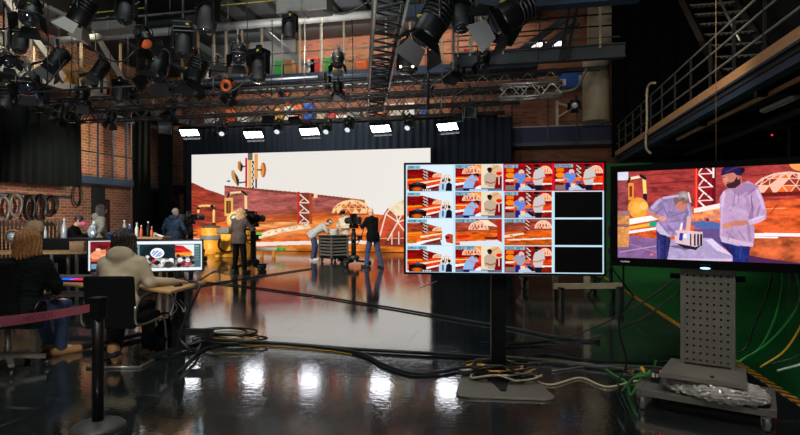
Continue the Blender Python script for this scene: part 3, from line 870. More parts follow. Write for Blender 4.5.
beamY('yellow_handrail', 195, 300, 3, 13.8, .03, .032, M['safety'], 'yellow handrail at the top above the long grey girder', 'handrail', 'pipe')
beamY('scaffold_tube', -40, 200, 20, 12.5, .05, .06, M['dark_steel'], 'dark scaffold tube in front of the grey girder at the left', 'tube', 'pipe')
beamY('scaffold_tube', 40, 380, 83, 21.5, .05, .10, M['galv'], 'pale tube running right above the lighting trusses', 'tube', 'pipe')
beamY('lamp_bar', -40, 205, 88, 12.8, .05, .06, M['dark_steel'], 'dark lamp bar with hanging fixtures at the left', 'bar', 'pipe')
# catwalk deck near the roof
ck = thing('catwalk', 'grey sheet catwalk seen from below above the long girder', 'catwalk', (ony(300, 10, 15).x, 15, 8.4))
xa, xb = ony(205, 8, 15).x, ony(385, 8, 15).x
part(MB().box(((xa + xb) / 2, 15.6, 8.35), (xb - xa, 2.6, .08)), 'deck', M['deck'], ck, w=True)
for k in range(7):
    x = xa + (xb - xa) * k / 6
    part(MB().bar((x, 14.3, 8.22), (x, 16.9, 8.22), .08, .16), 'joist', M['dark_steel'], ck, w=True)
part(MB().bar((xa, 14.2, 8.25), (xb, 14.2, 8.25), .08, .24), 'edge_beam', M['dark_steel'], ck, w=True)
for k in range(7):
    x = xa + (xb - xa) * k / 6
    part(MB().bar((x, 14.2, 8.3), (x, 14.2, 9.5), .05), 'post', M['galv'], ck, w=True)
part(MB().tube([(xa, 14.2, 9.4), (xb, 14.2, 9.4)], .03), 'handrail', M['galv'], ck, w=True)
# ventilation trunking
for i, (a, b_, c) in enumerate(((280, 330, 8), (98, 130, 26))):
    q0, q1 = ony(a, c, 13.2), ony(b_, c, 13.2)
    solo(MB().box(((q0.x + q1.x) / 2, 13.2, (q0.z + q1.z) / 2), (q1.x - q0.x, .5, .36)).box(((q0.x + q1.x) / 2, 13.2, (q0.z + q1.z) / 2), (.06, .54, .4)), 'air_duct', M['galv'],
         ('metal air duct above the long grey girder', 'metal air duct above the left end of the grey girder')[i], 'duct', bevel=.02)

def truss(p0, p1, w, h, label, bay=.5, r=.034, m='truss', name='lighting_truss', group=None):
    p0, p1 = V(p0), V(p1); t = thing(name, label, 'truss', (p0 + p1) / 2, group=group)
    d = p1 - p0; n = d.normalized(); side = n.cross(V((0, 0, 1))).normalized() * w / 2; up = V((0, 0, h / 2))
    k = max(2, int(round(d.length / bay)))
    for sy, sz in ((-1, -1), (1, -1), (1, 1), (-1, 1)):
        part(MB().tube([p0 + side * sy + up * sz, p1 + side * sy + up * sz], r, 8), 'chord', M[m], t, w=True)
    for (a, b_) in (((-1, -1), (1, -1)), ((1, -1), (1, 1)), ((1, 1), (-1, 1)), ((-1, 1), (-1, -1))):
        mb = MB(); A_ = side * a[0] + up * a[1]; B_ = side * b_[0] + up * b_[1]
        for i in range(k):
            s0, s1, sm = p0 + d * (i / k), p0 + d * ((i + 1) / k), p0 + d * ((i + .5) / k)
            mb.tube([s0 + A_, sm + B_, s1 + A_], r * .62, 5, caps=False)
        part(mb, 'lattice', M[m], t, w=True)
    return t
def trussY(pxa, pxb, pym, Y, w, h, label, **kw):
    pm = (max(pxa, 0) + min(pxb, 800)) / 2; z = ony(pm, pym, Y).z
    return truss((ony(pxa, 0, Y).x, Y, z), (ony(pxb, 0, Y).x, Y, z), w, h, label, **kw)
trussY(-4, 562, 94, 15.2, .4, .36, 'long black lighting truss, the nearer and higher of the two long ones', bay=.62)
trussY(16, 520, 108, 16.6, .4, .36, 'long black lighting truss, the lower one behind the higher long truss', bay=.62)
trussY(186, 505, 115, 19.4, .4, .34, 'black lighting truss carrying the row of lit lamp panels', bay=.6)
trussY(500, 562, 91, 14.6, .34, .34, 'short pale truss section at the right end of the long trusses', bay=.5, m='alu')
q0 = at(395, -20, 8.6); q1 = at(375, 112, 20.0); q0.z = q1.z = 5.55
truss(q0, q1, .58, .5, 'black truss with pale chords running away from the camera overhead', bay=.6, r=.035, m='dark_steel')
for ch in [o for o in bpy.data.objects if o.name.startswith('lighting_truss')][-1].children:
    if ch.name.startswith('chord'):
        ch.data.materials[0] = M['alu']
# bridge railing, braces and dark posts at the right of the deep truss
br = thing('bridge_railing', 'cream and steel railing on the deep girder in front of the brick wall', 'railing', (ony(530, 50, 19.4).x, 19.4, ony(530, 50, 19.4).z))
zb = ony(535, 52, 19.4).z
for px_ in (458, 470, 481, 489, 503, 600):
    x = ony(px_, 0, 19.4).x
    part(MB().bar((x, 19.4, zb), (x, 19.4, zb + 1.5), .07), 'post', M['post'], br, w=True)
for dz in (.35, .75, 1.15):
    part(MB().tube([(ony(456, 0, 19.4).x, 19.4, zb + dz), (ony(620, 0, 19.4).x, 19.4, zb + dz)], .028), 'rail', M['galv'] if dz < .4 else M['dark_steel'], br, w=True)
for i, (a, b_, c, d) in enumerate(((508, 60, 566, 18), (533, 57, 578, 22))):
    solo(MB().bar(ony(a, b_, 20.4), ony(c, d, 20.4), .12, .22), 'diagonal_brace', M['deck'], ('grey diagonal brace left of the bright windows', 'grey diagonal brace crossing the bright windows')[i], 'brace')
for i, (a, b_, c, d) in enumerate(((560, 62, 572, -6), (566, 62, 580, -6))):
    solo(MB().bar(ony(a, b_, 18.6), ony(c, d, 18.6), .10, .16), 'slanted_post', M['black'], ('dark slanted post in front of the right window', 'dark slanted post right of the right window')[i], 'post')
# the beam end, pipe bend below
solo(MB().tube(spline([ony(520, 96, 20), ony(560, 92, 20), ony(576, 88, 20), ony(582, 78, 20), ony(587, 68, 20)], 6), .06, 10), 'bent_pipe', M['galv'], 'pale bent pipe below the blue board', 'pipe')

# chain hoists that carry the trusses, with their slack chain bags
def hoist(x, y, z, label, bag):
    t = thing('chain_hoist', label, 'hoist', (x, y, z))
    part(MB().box((0, 0, .16), (.22, .16, .26)), 'motor', M['black'], t, bevel=.03)
    part(MB().cone((0, 0, .28), (0, 0, ZC - z), .012, .012, 6), 'chain', M['galv'], t)
    part(MB().tube([(0, 0, .04), (0, 0, -.02), (.03, 0, -.06), (0, 0, -.09), (-.03, 0, -.06)], .014, 6), 'hook', M['galv'], t)
    part(MB().lathe([(.0, -.34), (.08, -.32), (.10, -.05), (.11, .06)], (.19, 0, .1), n=14), 'chain_bag', M[bag], t)
for i, (px_, Y, bag, lb) in enumerate(((24, 15.2, 'orange', 'chain hoist with orange bag at the left end of the nearer truss'), (128, 15.2, 'black', 'chain hoist with black bag above the bright left brick on the nearer truss'), (228, 15.2, 'red', 'chain hoist with red bag on the nearer truss above the lit panels'),
        (322, 15.2, 'black', 'chain hoist with black bag on the nearer truss left of the deep truss'), (455, 15.2, 'black', 'chain hoist with black bag on the nearer truss right of the deep truss'), (76, 16.6, 'black', 'chain hoist with black bag on the lower truss at the left'), (282, 16.6, 'orange', 'chain hoist with orange bag on the lower truss'), (425, 16.6, 'black', 'chain hoist with black bag on the lower truss right of the deep truss'))):
    q = ony(px_, 94 if Y < 16 else 108, Y); pm = ony(281 if Y < 16 else 268, 94 if Y < 16 else 108, Y)
    hoist(q.x, Y, pm.z + .3, lb, bag)
# thin wires and drop cables in the roof
rw = random.Random(5)
for i, (xa, ya, xb, yb, Y) in enumerate(((12, -10, 16, 96, 13.6), (48, -10, 47, 84, 12.2), (72, 30, 70, 96, 14.0), (92, -10, 96, 60, 13.0), (110, 40, 110, 112, 15.0), (170, -10, 168, 44, 12.8), (212, 44, 213, 92, 14.6), (246, -10, 247, 40, 13.4), (272, 20, 271, 96, 14.8), (304, -10, 304, 90, 15.0), (352, 20, 352, 94, 15.0), (414, -10, 416, 60, 13.2), (442, 60, 441, 112, 16.0), (476, -10, 477, 92, 15.4), (540, -10, 538, 60, 18.0))):
    a, b_ = ony(xa, ya, Y), ony(xb, yb, Y)
    solo(MB().tube([a, a.lerp(b_, .5) + V((.03, 0, 0)), b_], .014, 6), 'drop_wire', M['galv' if i % 3 == 0 else 'black'], 'thin %s drop wire in the roof, %s from the left' % ('pale' if i % 3 == 0 else 'dark', ('first', 'second', 'third', 'fourth', 'fifth', 'sixth', 'seventh', 'eighth', 'ninth', 'tenth', 'eleventh', 'twelfth', 'thirteenth', 'fourteenth', 'last')[i]), 'wire')
for i, (a0_, m0_, b0_, Y) in enumerate((((30, 96), (60, 108), (92, 97), 14.9), ((120, 96), (150, 110), (182, 95), 14.9), ((250, 92), (285, 102), (318, 90), 14.9), ((330, 90), (352, 102), (372, 88), 14.9), ((420, 88), (446, 98), (470, 86), 14.9), ((200, 108), (235, 122), (268, 107), 16.3), ((340, 106), (360, 116), (378, 104), 16.3), ((20, 62), (42, 86), (66, 60), 12.0), ((90, 48), (118, 62), (140, 46), 11.8))):
    solo(MB().tube(spline([ony(*a0_, Y), ony(*m0_, Y), ony(*b0_, Y)], 8), .02, 6), 'hanging_cable', M['rubber'], ('black cable loop along the trusses, %s' % ('first from the left', 'second from the left', 'third from the left', 'fourth from the left', 'last at the right', 'left one on the lower truss', 'right one on the lower truss')[i]) if i < 7 else ('black cable swag between the lamps at the left edge', 'black cable swag below the metal duct at the left')[i - 7], 'cable')
# ================================================================ hanging fixtures
def make_fresnel(label, loc, tilt=35, rz=0.0, s=1.0, glow=None, body='black', lensm=None, doors=True, group=None, doorm=None):
    """theatre lamp hung by its yoke; root at the clamp, lamp looks along local -Y tilted down"""
    t = thing('theatre_spotlight', label, 'stage lamp', loc, rz, group)
    part(MB().box((0, 0, .0), (.07 * s, .06 * s, .10 * s)).cone((0, 0, -.05 * s), (0, 0, -.14 * s), .02 * s), 'clamp', M['black'], t)
    pts = [(-.21 * s, 0, -.42 * s), (-.21 * s, 0, -.2 * s), (-.14 * s, 0, -.13 * s), (.14 * s, 0, -.13 * s), (.21 * s, 0, -.2 * s), (.21 * s, 0, -.42 * s)]
    part(MB().tube(pts, .016 * s, 8), 'yoke', M['dark_steel'], t)
    Mx = Matrix.Rotation(R(tilt), 3, 'X'); c = V((0, 0, -.42 * s)); ax = Mx @ V((0, -1, 0)); up = Mx @ V((0, 0, 1))
    h = MB(); h.lathe([(.0, -.30 * s), (.10 * s, -.30 * s), (.165 * s, -.22 * s), (.18 * s, .02 * s), (.18 * s, .20 * s), (.165 * s, .24 * s)], c, ax, 20)
    for k in range(4):
        q = c - ax * (.05 + .06 * k) * s
        h.lathe([(.175 * s, 0), (.195 * s, .008 * s), (.195 * s, .02 * s), (.175 * s, .028 * s)], q, ax, 20)
    hs = part(h, 'housing', M[body], t)
    part(MB().box(c + ax * .02 * s + up * .187 * s, (.05 * s, .05 * s, .02 * s)), 'warning_label', M['safety'], t)
    lm = M['glassdark'] if lensm is None else M[lensm]
    if glow: lm = emit('lamp_glow_%d' % glow[3], glow[:3], glow[3])
    part(MB().lathe([(.155 * s, .22 * s), (.12 * s, .26 * s), (.0, .28 * s)], c, ax, 20), 'lens', lm, t)
    if doors:
        for k in range(4):
            a = k * PI / 2; o = (Matrix.Rotation(a, 3, ax) @ up); sd = ax.cross(o)
            p = c + ax * .24 * s + o * .17 * s; q = p + ax * .2 * s + o * .12 * s
            wd = MB(); n_ = (q - p).cross(sd).normalized() * .006
            vs = [p - sd * .13 * s + n_, p + sd * .13 * s + n_, q + sd * .19 * s + n_, q - sd * .19 * s + n_]
            vs += [v - n_ * 2 for v in vs]
            wd.add(vs, [(0, 1, 2, 3), (7, 6, 5, 4), (0, 4, 5, 1), (1, 5, 6, 2), (2, 6, 7, 3), (3, 7, 4, 0)])
            part(wd, 'barn_door', M[doorm or body], t)
    part(MB().tube(spline([c - ax * .28 * s, c - ax * .36 * s + up * .1 * s, V((.05 * s, .16 * s, -.12 * s)), V((.04 * s, .04 * s, .05 * s))], 6), .012 * s, 6), 'cord', M['rubber'], t)
    return t

def make_mover(label, loc, tilt=35, rz=0.0, s=1.0, glow=None, lensm='lens', group=None):
    t = thing('moving_head_spotlight', label, 'stage lamp', loc, rz, group)
    part(MB().box((0, 0, .0), (.12 * s, .06 * s, .1 * s)), 'clamp', M['black'], t)
    part(MB().box((0, 0, -.11 * s), (.38 * s, .3 * s, .13 * s)), 'base', M['black'], t, bevel=.02 * s)
    y = MB()
    for q in (-1, 1):
        y.box((q * .20 * s, 0, -.36 * s), (.07 * s, .16 * s, .42 * s))
    y.box((0, 0, -.2 * s), (.46 * s, .18 * s, .07 * s))
    part(y, 'yoke', M['black'], t, bevel=.02 * s)
    part(MB().box((.1 * s, -.152 * s, -.11 * s), (.06 * s, .008, .04 * s)), 'warning_label', M['safety'], t)
    Mx = Matrix.Rotation(R(tilt), 3, 'X'); c = V((0, 0, -.45 * s)); ax = Mx @ V((0, -1, 0))
    part(MB().lathe([(0, -.24 * s), (.10 * s, -.22 * s), (.155 * s, -.1 * s), (.16 * s, .1 * s), (.15 * s, .24 * s), (.135 * s, .26 * s)], c, ax, 20), 'head', M['black_soft'], t)
    part(MB().lathe([(.128 * s, .25 * s), (.1 * s, .275 * s), (0, .285 * s)], c, ax, 20), 'lens', emit('mover_glow', (220, 232, 240), glow) if glow else M[lensm], t)
    return t

def make_panel(label, loc, tilt=55, rz=0.0, s=1.0, strength=14.0):
    """soft light: four square lamps in a row under a flat housing"""
    t = thing('soft_light', label, 'stage lamp', loc, rz, None)
    part(MB().box((0, 0, 0), (.08 * s, .06 * s, .1 * s)).cone((0, 0, -.04 * s), (0, 0, -.2 * s), .022 * s), 'clamp', M['black'], t)
    part(MB().tube([(-.46 * s, 0, -.42 * s), (-.46 * s, 0, -.2 * s), (.46 * s, 0, -.2 * s), (.46 * s, 0, -.42 * s)], .02 * s, 6), 'yoke', M['black'], t)
    Mx = Matrix.Rotation(R(tilt), 3, 'X'); c = V((0, 0, -.42 * s))
    part(MB().box(c, (.88 * s, .14 * s, .40 * s), M=Mx), 'housing', M['black'], t, bevel=.01)
    for k in range(4):
        for j in (0, 1):
            q = c + Mx @ V(((-.315 + .21 * k) * s, -.078 * s, (-.09 + .18 * j) * s))
            part(MB().box(q, (.155 * s, .02 * s, .14 * s), M=Mx), 'lamp_cell', emit('panel_glow', (244, 246, 255), strength), t)
    part(MB().box(c + Mx @ V((0, -.15 * s, -.25 * s)), (.88 * s, .18 * s, .012), M=Mx), 'flap', M['black'], t)
    return t

def hang(px, py, Y):
    return ony(px, py, Y)

ZP = None
nth = ('first', 'second', 'third', 'fourth', 'fifth', 'sixth', 'seventh')
for i, (x, y) in enumerate(((190, 132), (254, 134), (310, 131), (381, 128), (448, 126))):
    c = ony(x, y, 19.4); s = .94
    make_panel('lit white lamp panel, %s from the left in the row above the video wall' % nth[i], (c.x, c.y, c.z + .42 * s + .02), tilt=50, rz=R((6, 2, -2, -8, -16)[i]), s=s)
for i, (x, y) in enumerate(((222, 131), (278, 129), (327, 129), (349, 127), (409, 125))):
    c = ony(x, y, 19.2); s = .85
    make_mover('moving head lamp, %s from the left in the row between the lit panels' % nth[i], (c.x, c.y, c.z + .45 * s), tilt=40, rz=R((25, 10, 5, -5, -12)[i]), s=s, glow=1.1)
# dark fixtures: (px, py of the lamp body, depth plane Y, kind, scale, tilt, turn, label)
LAMPS = [
    (83, 12, 10.5, 'f', 1.35, 62, -70, 'large lamp with a wide open grey flap at the top left'),
    (30, 84, 13.0, 'f', 1.3, 40, 30, 'big black lamp on the lamp bar at the far left'),
    (57, 60, 12.6, 'f', 1.25, 55, -30, 'bulky black lamp below the grey girder at the left'),
    (144, 38, 11.5, 'o', 1.0, 50, 60, 'black lamp showing an orange lens in front of the grey girder'),
    (158, 66, 12.4, 'f', 1.5, 65, 10, 'large black lamp hanging below the orange lensed lamp'),
    (184, 42, 11.8, 'm', 1.25, 75, 20, 'moving head lamp with bright yoke in front of the grey girder'),
    (196, 72, 12.5, 'f', 1.35, 70, -35, 'black lamp pointing down to the right beside the moving head'),
    (208, 16, 11.0, 'm', 1.35, 80, -20, 'black moving head at the top edge above the end of the dark girder'),
    (239, 54, 13.2, 'f', 1.1, 45, 30, 'black lamp with open doors above the left trusses'),
    (259, 68, 13.2, 'm', 1.3, 80, -15, 'black moving head hanging right of the lamp with open doors'),
    (8, 60, 13.0, 'f', 1.0, 30, 60, 'black lamp cut by the left edge below the girder'),
    (6, 98, 13.2, 'm', 1.2, 70, 20, 'moving head above the black curtain at the left edge'),
    (82, 96, 13.5, 'f', 1.0, 60, 35, 'small black lamp over the left end of the trusses'),
    (120, 92, 14.0, 'm', 1.0, 85, 0, 'moving head over the bright brick at the left'),
    (432, 24, 11.0, 'f', 1.7, 60, -55, 'largest black lamp hanging right of the deep truss'),
    (460, 14, 11.5, 'm', 1.3, 70, 30, 'black moving head beside the largest lamp'),
    (407, 58, 13.0, 't', 1.5, 85, 10, 'black twin lens lamp hanging beside the deep truss'),
    (512, 14, 10.5, 'f', 1.6, 35, -60, 'black lamp tilted steeply in front of the brick wall at the top'),
    (505, 32, 11.5, 'b', 1.2, 50, 40, 'square black lamp in front of the scaffold posts'),
    (452, 78, 14.5, 'b', .9, 60, 50, 'small square lamp on the right end of the trusses'),
    (470, 112, 18.8, 'b', 1.0, 20, 15, 'blue grey square lamp under the right end of the lower truss'),
    (460, 117, 19.0, 'b', .8, 10, -30, 'small blue grey square lamp leaning beside the larger square lamp'),
    (165, 128, 17.5, 'b', 1.0, 40, 35, 'grey square lamp tilted above the narrow curtains'),
    (172, 108, 15.6, 'f', .9, 70, 0, 'black lamp under the nearer truss above the narrow curtains'),
    (295, 121, 19.0, 'b', .9, 60, 0, 'dark square lamp between the second and third lit panels'),
    (268, 118, 19.0, 'b', 1.0, 45, 30, 'dark square lamp above the second lit panel'),
    (60, 112, 14.6, 'f', .9, 75, 0, 'black lamp under the left part of the nearer truss'),
    (575, 104, 20.0, 'f', .8, 25, -10, 'small lamp with pale face right of the truss ends'),
    (100, 70, 13.4, 'f', 1.1, 60, -45, 'black lamp in front of the diagonal braces of the loft gallery'),
    (20, 40, 11.4, 'm', 1.1, 75, 30, 'moving head below the left end of the grey girder'),
    (44, 100, 13.8, 'm', 1.0, 70, -25, 'moving head over the left end of the black curtain'),
    (112, 118, 15.8, 'f', .8, 70, 15, 'small black lamp under the trusses in front of the bright brick'),
    (30, 12, 10.0, 'f', 1.2, 50, 40, 'black lamp in the top left corner'),
    (126, 10, 11.0, 'm', 1.1, 75, 10, 'moving head at the top edge left of the drop pipes'),
    (338, 60, 15.0, 'f', .9, 65, 15, 'black lamp hanging in front of the red chest'),
    (290, 28, 12.6, 'm', .9, 80, -10, 'moving head under the metal air duct'),
    (218, 72, 13.6, 'b', 1.0, 70, 40, 'black square lamp above the orange cable coil'),
    (484, 60, 15.5, 'f', .9, 60, -20, 'black lamp in front of the bridge railing'),
    (338, 88, 14.9, 'f', .7, 70, 20, 'small black lamp on the nearer truss above the third panel'),
    (232, 92, 14.9, 'f', .8, 60, -10, 'small black lamp on the nearer truss above the first panels'),
]
for (x, y, Y, kd, s, tl, tz, lb) in LAMPS:
    c = ony(x, y, Y); p_ = (c.x, c.y, c.z + .42 * s)
    if kd == 'm': make_mover(lb, p_, tl, R(tz), s, lensm='glassdark')
    elif kd == 'o': make_fresnel(lb, p_, tl, R(tz), s, lensm='orange')
    elif kd == 't':
        t = make_fresnel(lb, p_, tl, R(tz), s, doors=False)
        for q in (-.1, .1):
            part(MB().ell((q * s, -.2 * s, -.62 * s), (.03, .03, .03), 10, 8), 'lamp_bulb', emit('warm_bulb', (255, 226, 180), 6), t)
    elif kd == 'b':
        t = thing('flood_spotlight', lb, 'stage lamp', p_, R(tz))
        Mx = Matrix.Rotation(R(tl), 3, 'X'); c0 = V((0, 0, -.42 * s))
        part(MB().box((0, 0, 0), (.07, .06, .1)).cone((0, 0, 0), (0, 0, -.16 * s), .02), 'clamp', M['black'], t)
        part(MB().tube([(-.26 * s, 0, -.42 * s), (-.26 * s, 0, -.16 * s), (.26 * s, 0, -.16 * s), (.26 * s, 0, -.42 * s)], .015 * s, 6), 'yoke', M['black'], t)
        part(MB().box(c0, (.46 * s, .2 * s, .4 * s), M=Mx), 'housing', M['deck'] if x in (470, 460, 165) else M['black'], t, bevel=.02)
        part(MB().box(c0 + Mx @ V((0, -.105 * s, 0)), (.38 * s, .02 * s, .32 * s), M=Mx), 'lens', M['glassdark'], t)
    else: make_fresnel(lb, p_, tl, R(tz), s, lensm='lens' if 'pale face' in lb else None, doorm='greyplate' if 'grey flap' in lb else None)
# suspension pipes that carry the near fixtures
for i, (x, ya, yb, Y, m_, lb) in enumerate(((20, -12, 28, 11.0, 'post', 'pale vertical pipe dropping at the top left corner'), (31, 22, 52, 11.2, 'post', 'short pale pipe left of the big open flap lamp'),
        (56, 40, 60, 12.6, 'galv', 'pale hook pipe holding the bulky lamp under the girder'), (146, -12, 26, 11.5, 'dark_steel', 'dark drop pipe above the orange lensed lamp'),
        (183, -12, 26, 11.8, 'dark_steel', 'dark drop pipe above the bright yoked moving head'), (238, 28, 44, 13.2, 'galv', 'drop pipe above the lamp with open doors'),
        (430, -12, 4, 11.0, 'dark_steel', 'dark drop pipe above the largest lamp'), (453, 20, 70, 14.5, 'galv', 'pale drop pipe right of the deep truss'), (487, 10, 58, 16.0, 'post', 'cream drop pipe in front of the red sack'), (428, -10, 110, 13.8, 'black', 'thin black drop pipe right of the deep truss'))):
    a, b_ = ony(x, ya, Y), ony(x, yb, Y)
    solo(MB().tube([a, b_], .035, 8), 'hanging_pipe', M[m_], lb, 'pipe')
# swagged cables along the rig
for i, (pa, pb, pc, Y, lb) in enumerate((((0, 108), (28, 106), (60, 112), 13.4, 'black cable swag at the left end of the lamp bar'), ((46, 42), (58, 52), (60, 66), 11.9, 'pale cable loop below the girder'),
        ((184, 60), (225, 92), (262, 64), 13.0, 'black cable swag between the two moving heads'), ((400, 70), (430, 84), (458, 66), 14.0, 'black cable swag right of the deep truss'), ((470, 0), (492, 24), (520, 4), 11.2, 'black cable swag beside the steeply tilted lamp'),
        ((70, 0), (100, 20), (140, 2), 11.0, 'black cable swag at the top left'), ((300, 0), (340, 14), (372, 0), 13.0, 'black cable swag under the catwalk'))):
    solo(MB().tube(spline([ony(*pa, Y), ony(*pb, Y), ony(*pc, Y)], 8), .022, 6), 'hanging_cable', M['rubber'], lb, 'cable')
solo(MB().lathe([(.16, -.05), (.2, 0), (.16, .05), (.11, .05), (.08, 0), (.11, -.05), (.16, -.05)], ony(226, 86, 14.4), (0, 1, .2), 24, lid=False), 'hanging_cable_coil', M['orange'], 'orange cable coil on the nearer truss', 'cable coil')

# ================================================================ right gallery with railing and stair
XG, ZR = 4.0, 4.0
gr = thing('side_gallery', 'steel gallery with timber kick board and railing along the right side', 'gallery', (XG, 14, ZR))
part(MB().box((6.2, 15.0, ZR - .1), (4.4, 15.8, .12)), 'deck', M['roof'], gr, w=True)
part(MB().box((XG - .02, 15.0, ZR + .07), (.05, 15.8, .18)), 'kick_board', M['wood'], gr, w=True)
part(MB().box((XG + .05, 15.0, ZR - .19), (.04, 15.8, .26)).box((XG + .05, 15.0, ZR - .05), (.2, 15.8, .03)).box((XG + .05, 15.0, ZR - .33), (.2, 15.8, .03)), 'edge_beam', M['bluebeam'], gr, w=True)
part(MB().box((XG + .30, 12.0, ZR - .42), (.05, 7.4, .07)), 'lower_board', M['wood'], gr, w=True)
for k in range(13):
    y = 7.3 + k * 1.25
    part(MB().bar((XG, y, ZR), (XG, y, ZR + 1.15), .045), 'post', M['dark_steel'], gr, w=True)
for z in (.45, .85, 1.15):
    part(MB().tube([(XG, 7.1, ZR + z), (XG, 22.8, ZR + z)], .024, 8), 'rail', M['galv'], gr, w=True)
for k in range(6):
    y = 7.4 + k * 3
    part(MB().bar((XG + .1, y, ZR - .3), (8.4, y, ZR - .3), .12, .3), 'joist', M['dark_steel'], gr, w=True)
# nearer, separate length of the gallery
gn = thing('side_gallery', 'nearer length of the right gallery with timber kick board above the large screen', 'gallery', (XG, 5.5, ZR))
part(MB().box((6.2, 3.5, ZR - .06), (4.4, 5.8, .1)), 'deck', M['roof'], gn, w=True)
part(MB().box((XG - .02, 4.1, ZR + .13), (.05, 5.0, .19)), 'kick_board', M['wood'], gn, w=True)
part(MB().box((XG + .05, 4.0, ZR - .18), (.04, 5.0, .26)).box((XG + .05, 4.0, ZR - .04), (.24, 5.0, .03)).box((XG + .05, 4.0, ZR - .32), (.24, 5.0, .03)), 'edge_beam', M['bluebeam'], gn, w=True)
part(MB().tube(spline([(XG + .1, 6.6, ZR + 2.6), (XG + .1, 6.9, ZR + 1.3), (XG + .1, 6.7, ZR + 1.15), (XG + .1, 6.2, ZR + 1.35), (XG + .1, 3.0, ZR + 1.4)], 6), .03, 8), 'handrail', M['alu'], gn, w=True)
part(MB().bar((XG + .02, 6.8, ZR - .5), (XG + .02, 6.8, ZR + 2.8), .14), 'column', M['black'], gn, w=True)
# stair climbing from the gallery
sf, sh = V((XG + .9, 7.8, ZR)), V((XG + .6, 7.9, ZR + 4.2))
st = thing('perforated_stair', 'steep steel stair with perforated treads rising from the right gallery', 'stairs', sf)
def pr(px, py, X): return onx(px, py, X)
a0, a1 = pr(726, 88, 4.7), pr(678, -8, 4.7)
b0 = a0 + V((1.3, 0, 0)); b1 = a1 + V((1.3, 0, 0))
for q0_, q1_ in ((a0, a1), (b0, b1)):
    part(MB().bar(q0_, q1_, .06, .26), 'stringer', M['black'], st, w=True)
    up_ = V((0, 0, .15))
    part(MB().tube([q0_ + up_, q1_ + up_], .014, 6), 'stringer_edge', M['alu'], st, w=True)
for k in range(9):
    q = a0 + (a1 - a0) * ((k + .4) / 9)
    mb = MB().box(q + V((.65, .1, 0)), (1.24, .24, .03))
    for j in range(9):
        mb.lathe([(.03, 0), (.045, .012), (.03, .02)], q + V((.12 + .13 * j, .02, -.03)), (0, -.6, .8), 8)
    part(mb, 'tread', M['galv'], st, w=True)
part(MB().tube([pr(716, -8, 4.66), pr(740, 41, 4.66)], .03, 8), 'handrail', M['alu'], st, w=True)
ld = thing('ladder_rail', 'bent pipe of a ladder hooked over the railing of the right gallery', 'ladder', (XG - .1, onx(647, 150, XG - .1).y, ZR - .3))
P_ = lambda x, y: onx(x, y, XG - .12)
part(MB().tube(spline([P_(655, 83), P_(650, 84), P_(647, 92), P_(647, 120), P_(646, 146), P_(650, 153)], 8), .035, 8), 'rail', M['post'], ld, w=True)
for y in (93, 118, 134):
    q = P_(647, y)
    part(MB().bar(q, q + V((0, .45, 0)), .03), 'rung', M['dark_steel'], ld, w=True)
q = onx(716, 160, 3.6); 
solo(MB().tube([(q.x, q.y, 2.0), (q.x, q.y, 8.5)], .006, 6), 'hanging_rope', M['ply'], 'thin pale rope hanging in front of the right gallery', 'rope')
q = onx(779, 104, 4.8)
tl = thing('ceiling_fluorescent_lamp', 'unlit fluorescent batten under the right gallery', 'lamp', (q.x, q.y, q.z))
part(MB().box((0, 0, 0), (.12, 1.3, .06)), 'housing', M['white'], tl)
part(MB().tube([(0, -.6, -.05), (0, .6, -.05)], .018, 8), 'tube', M['lens'], tl)
q = onx(772, 135, 6.0)
solo(MB().ell(q, (.02, .02, .02), 10, 8), 'signal_lamp', emit('red_led', (255, 30, 50), 3), 'tiny red signal light in the dark under the right gallery', 'light')
# steel racks, pipes and doors in the dark below and beyond the gallery
solo(MB().tube([(5.2, 3, 3.45), (5.2, 18, 3.45)], .09, 12), 'service_pipe', M['dark_steel'], 'dark pipe running under the right gallery', 'pipe')
for i, yy in enumerate((6.8, 10.2, 14.0, 18.2)):
    solo(MB().bar((XG + 2.3, yy, 0), (XG + 2.3, yy, ZR - .4), .16), 'gallery_column', M['dark_steel'], 'steel column under the right gallery, %s from the large screen' % nth[i], 'column')
ubox = onx(648, 118, 7.4)
solo(MB().box((8.3, 21.0, 5.3), (.3, 1.2, 2.2)), 'wall_cabinet', M['bluebeam'], 'blue grey cabinet on the wall behind the gallery railing', 'cabinet')
solo(MB().box((8.35, 17.2, 5.1), (.2, .5, 2.2)), 'brick_pier', M['brick_l'], 'narrow strip of brick pier behind the gallery railing', 'pier')
for i, (x0, y0, x1, y1, X, w_) in enumerate(((604, 75, 650, -6, 5.2, .12), (612, 58, 640, -6, 5.6, .08), (640, 60, 668, -6, 6.5, .3), (655, 50, 676, 0, 7.0, .3))):
    solo(MB().bar(onx(x0, y0, X), onx(x1, y1, X), w_, w_), 'roof_strut', M['bluebeam'] if i > 1 else M['dark_steel'], ('dark roof strut beside the cream cladding', 'thin pale edged roof strut beside the cream cladding', 'wide blue grey roof strut above the gallery railing', 'upper blue grey roof strut nearest the stair')[i], 'strut')

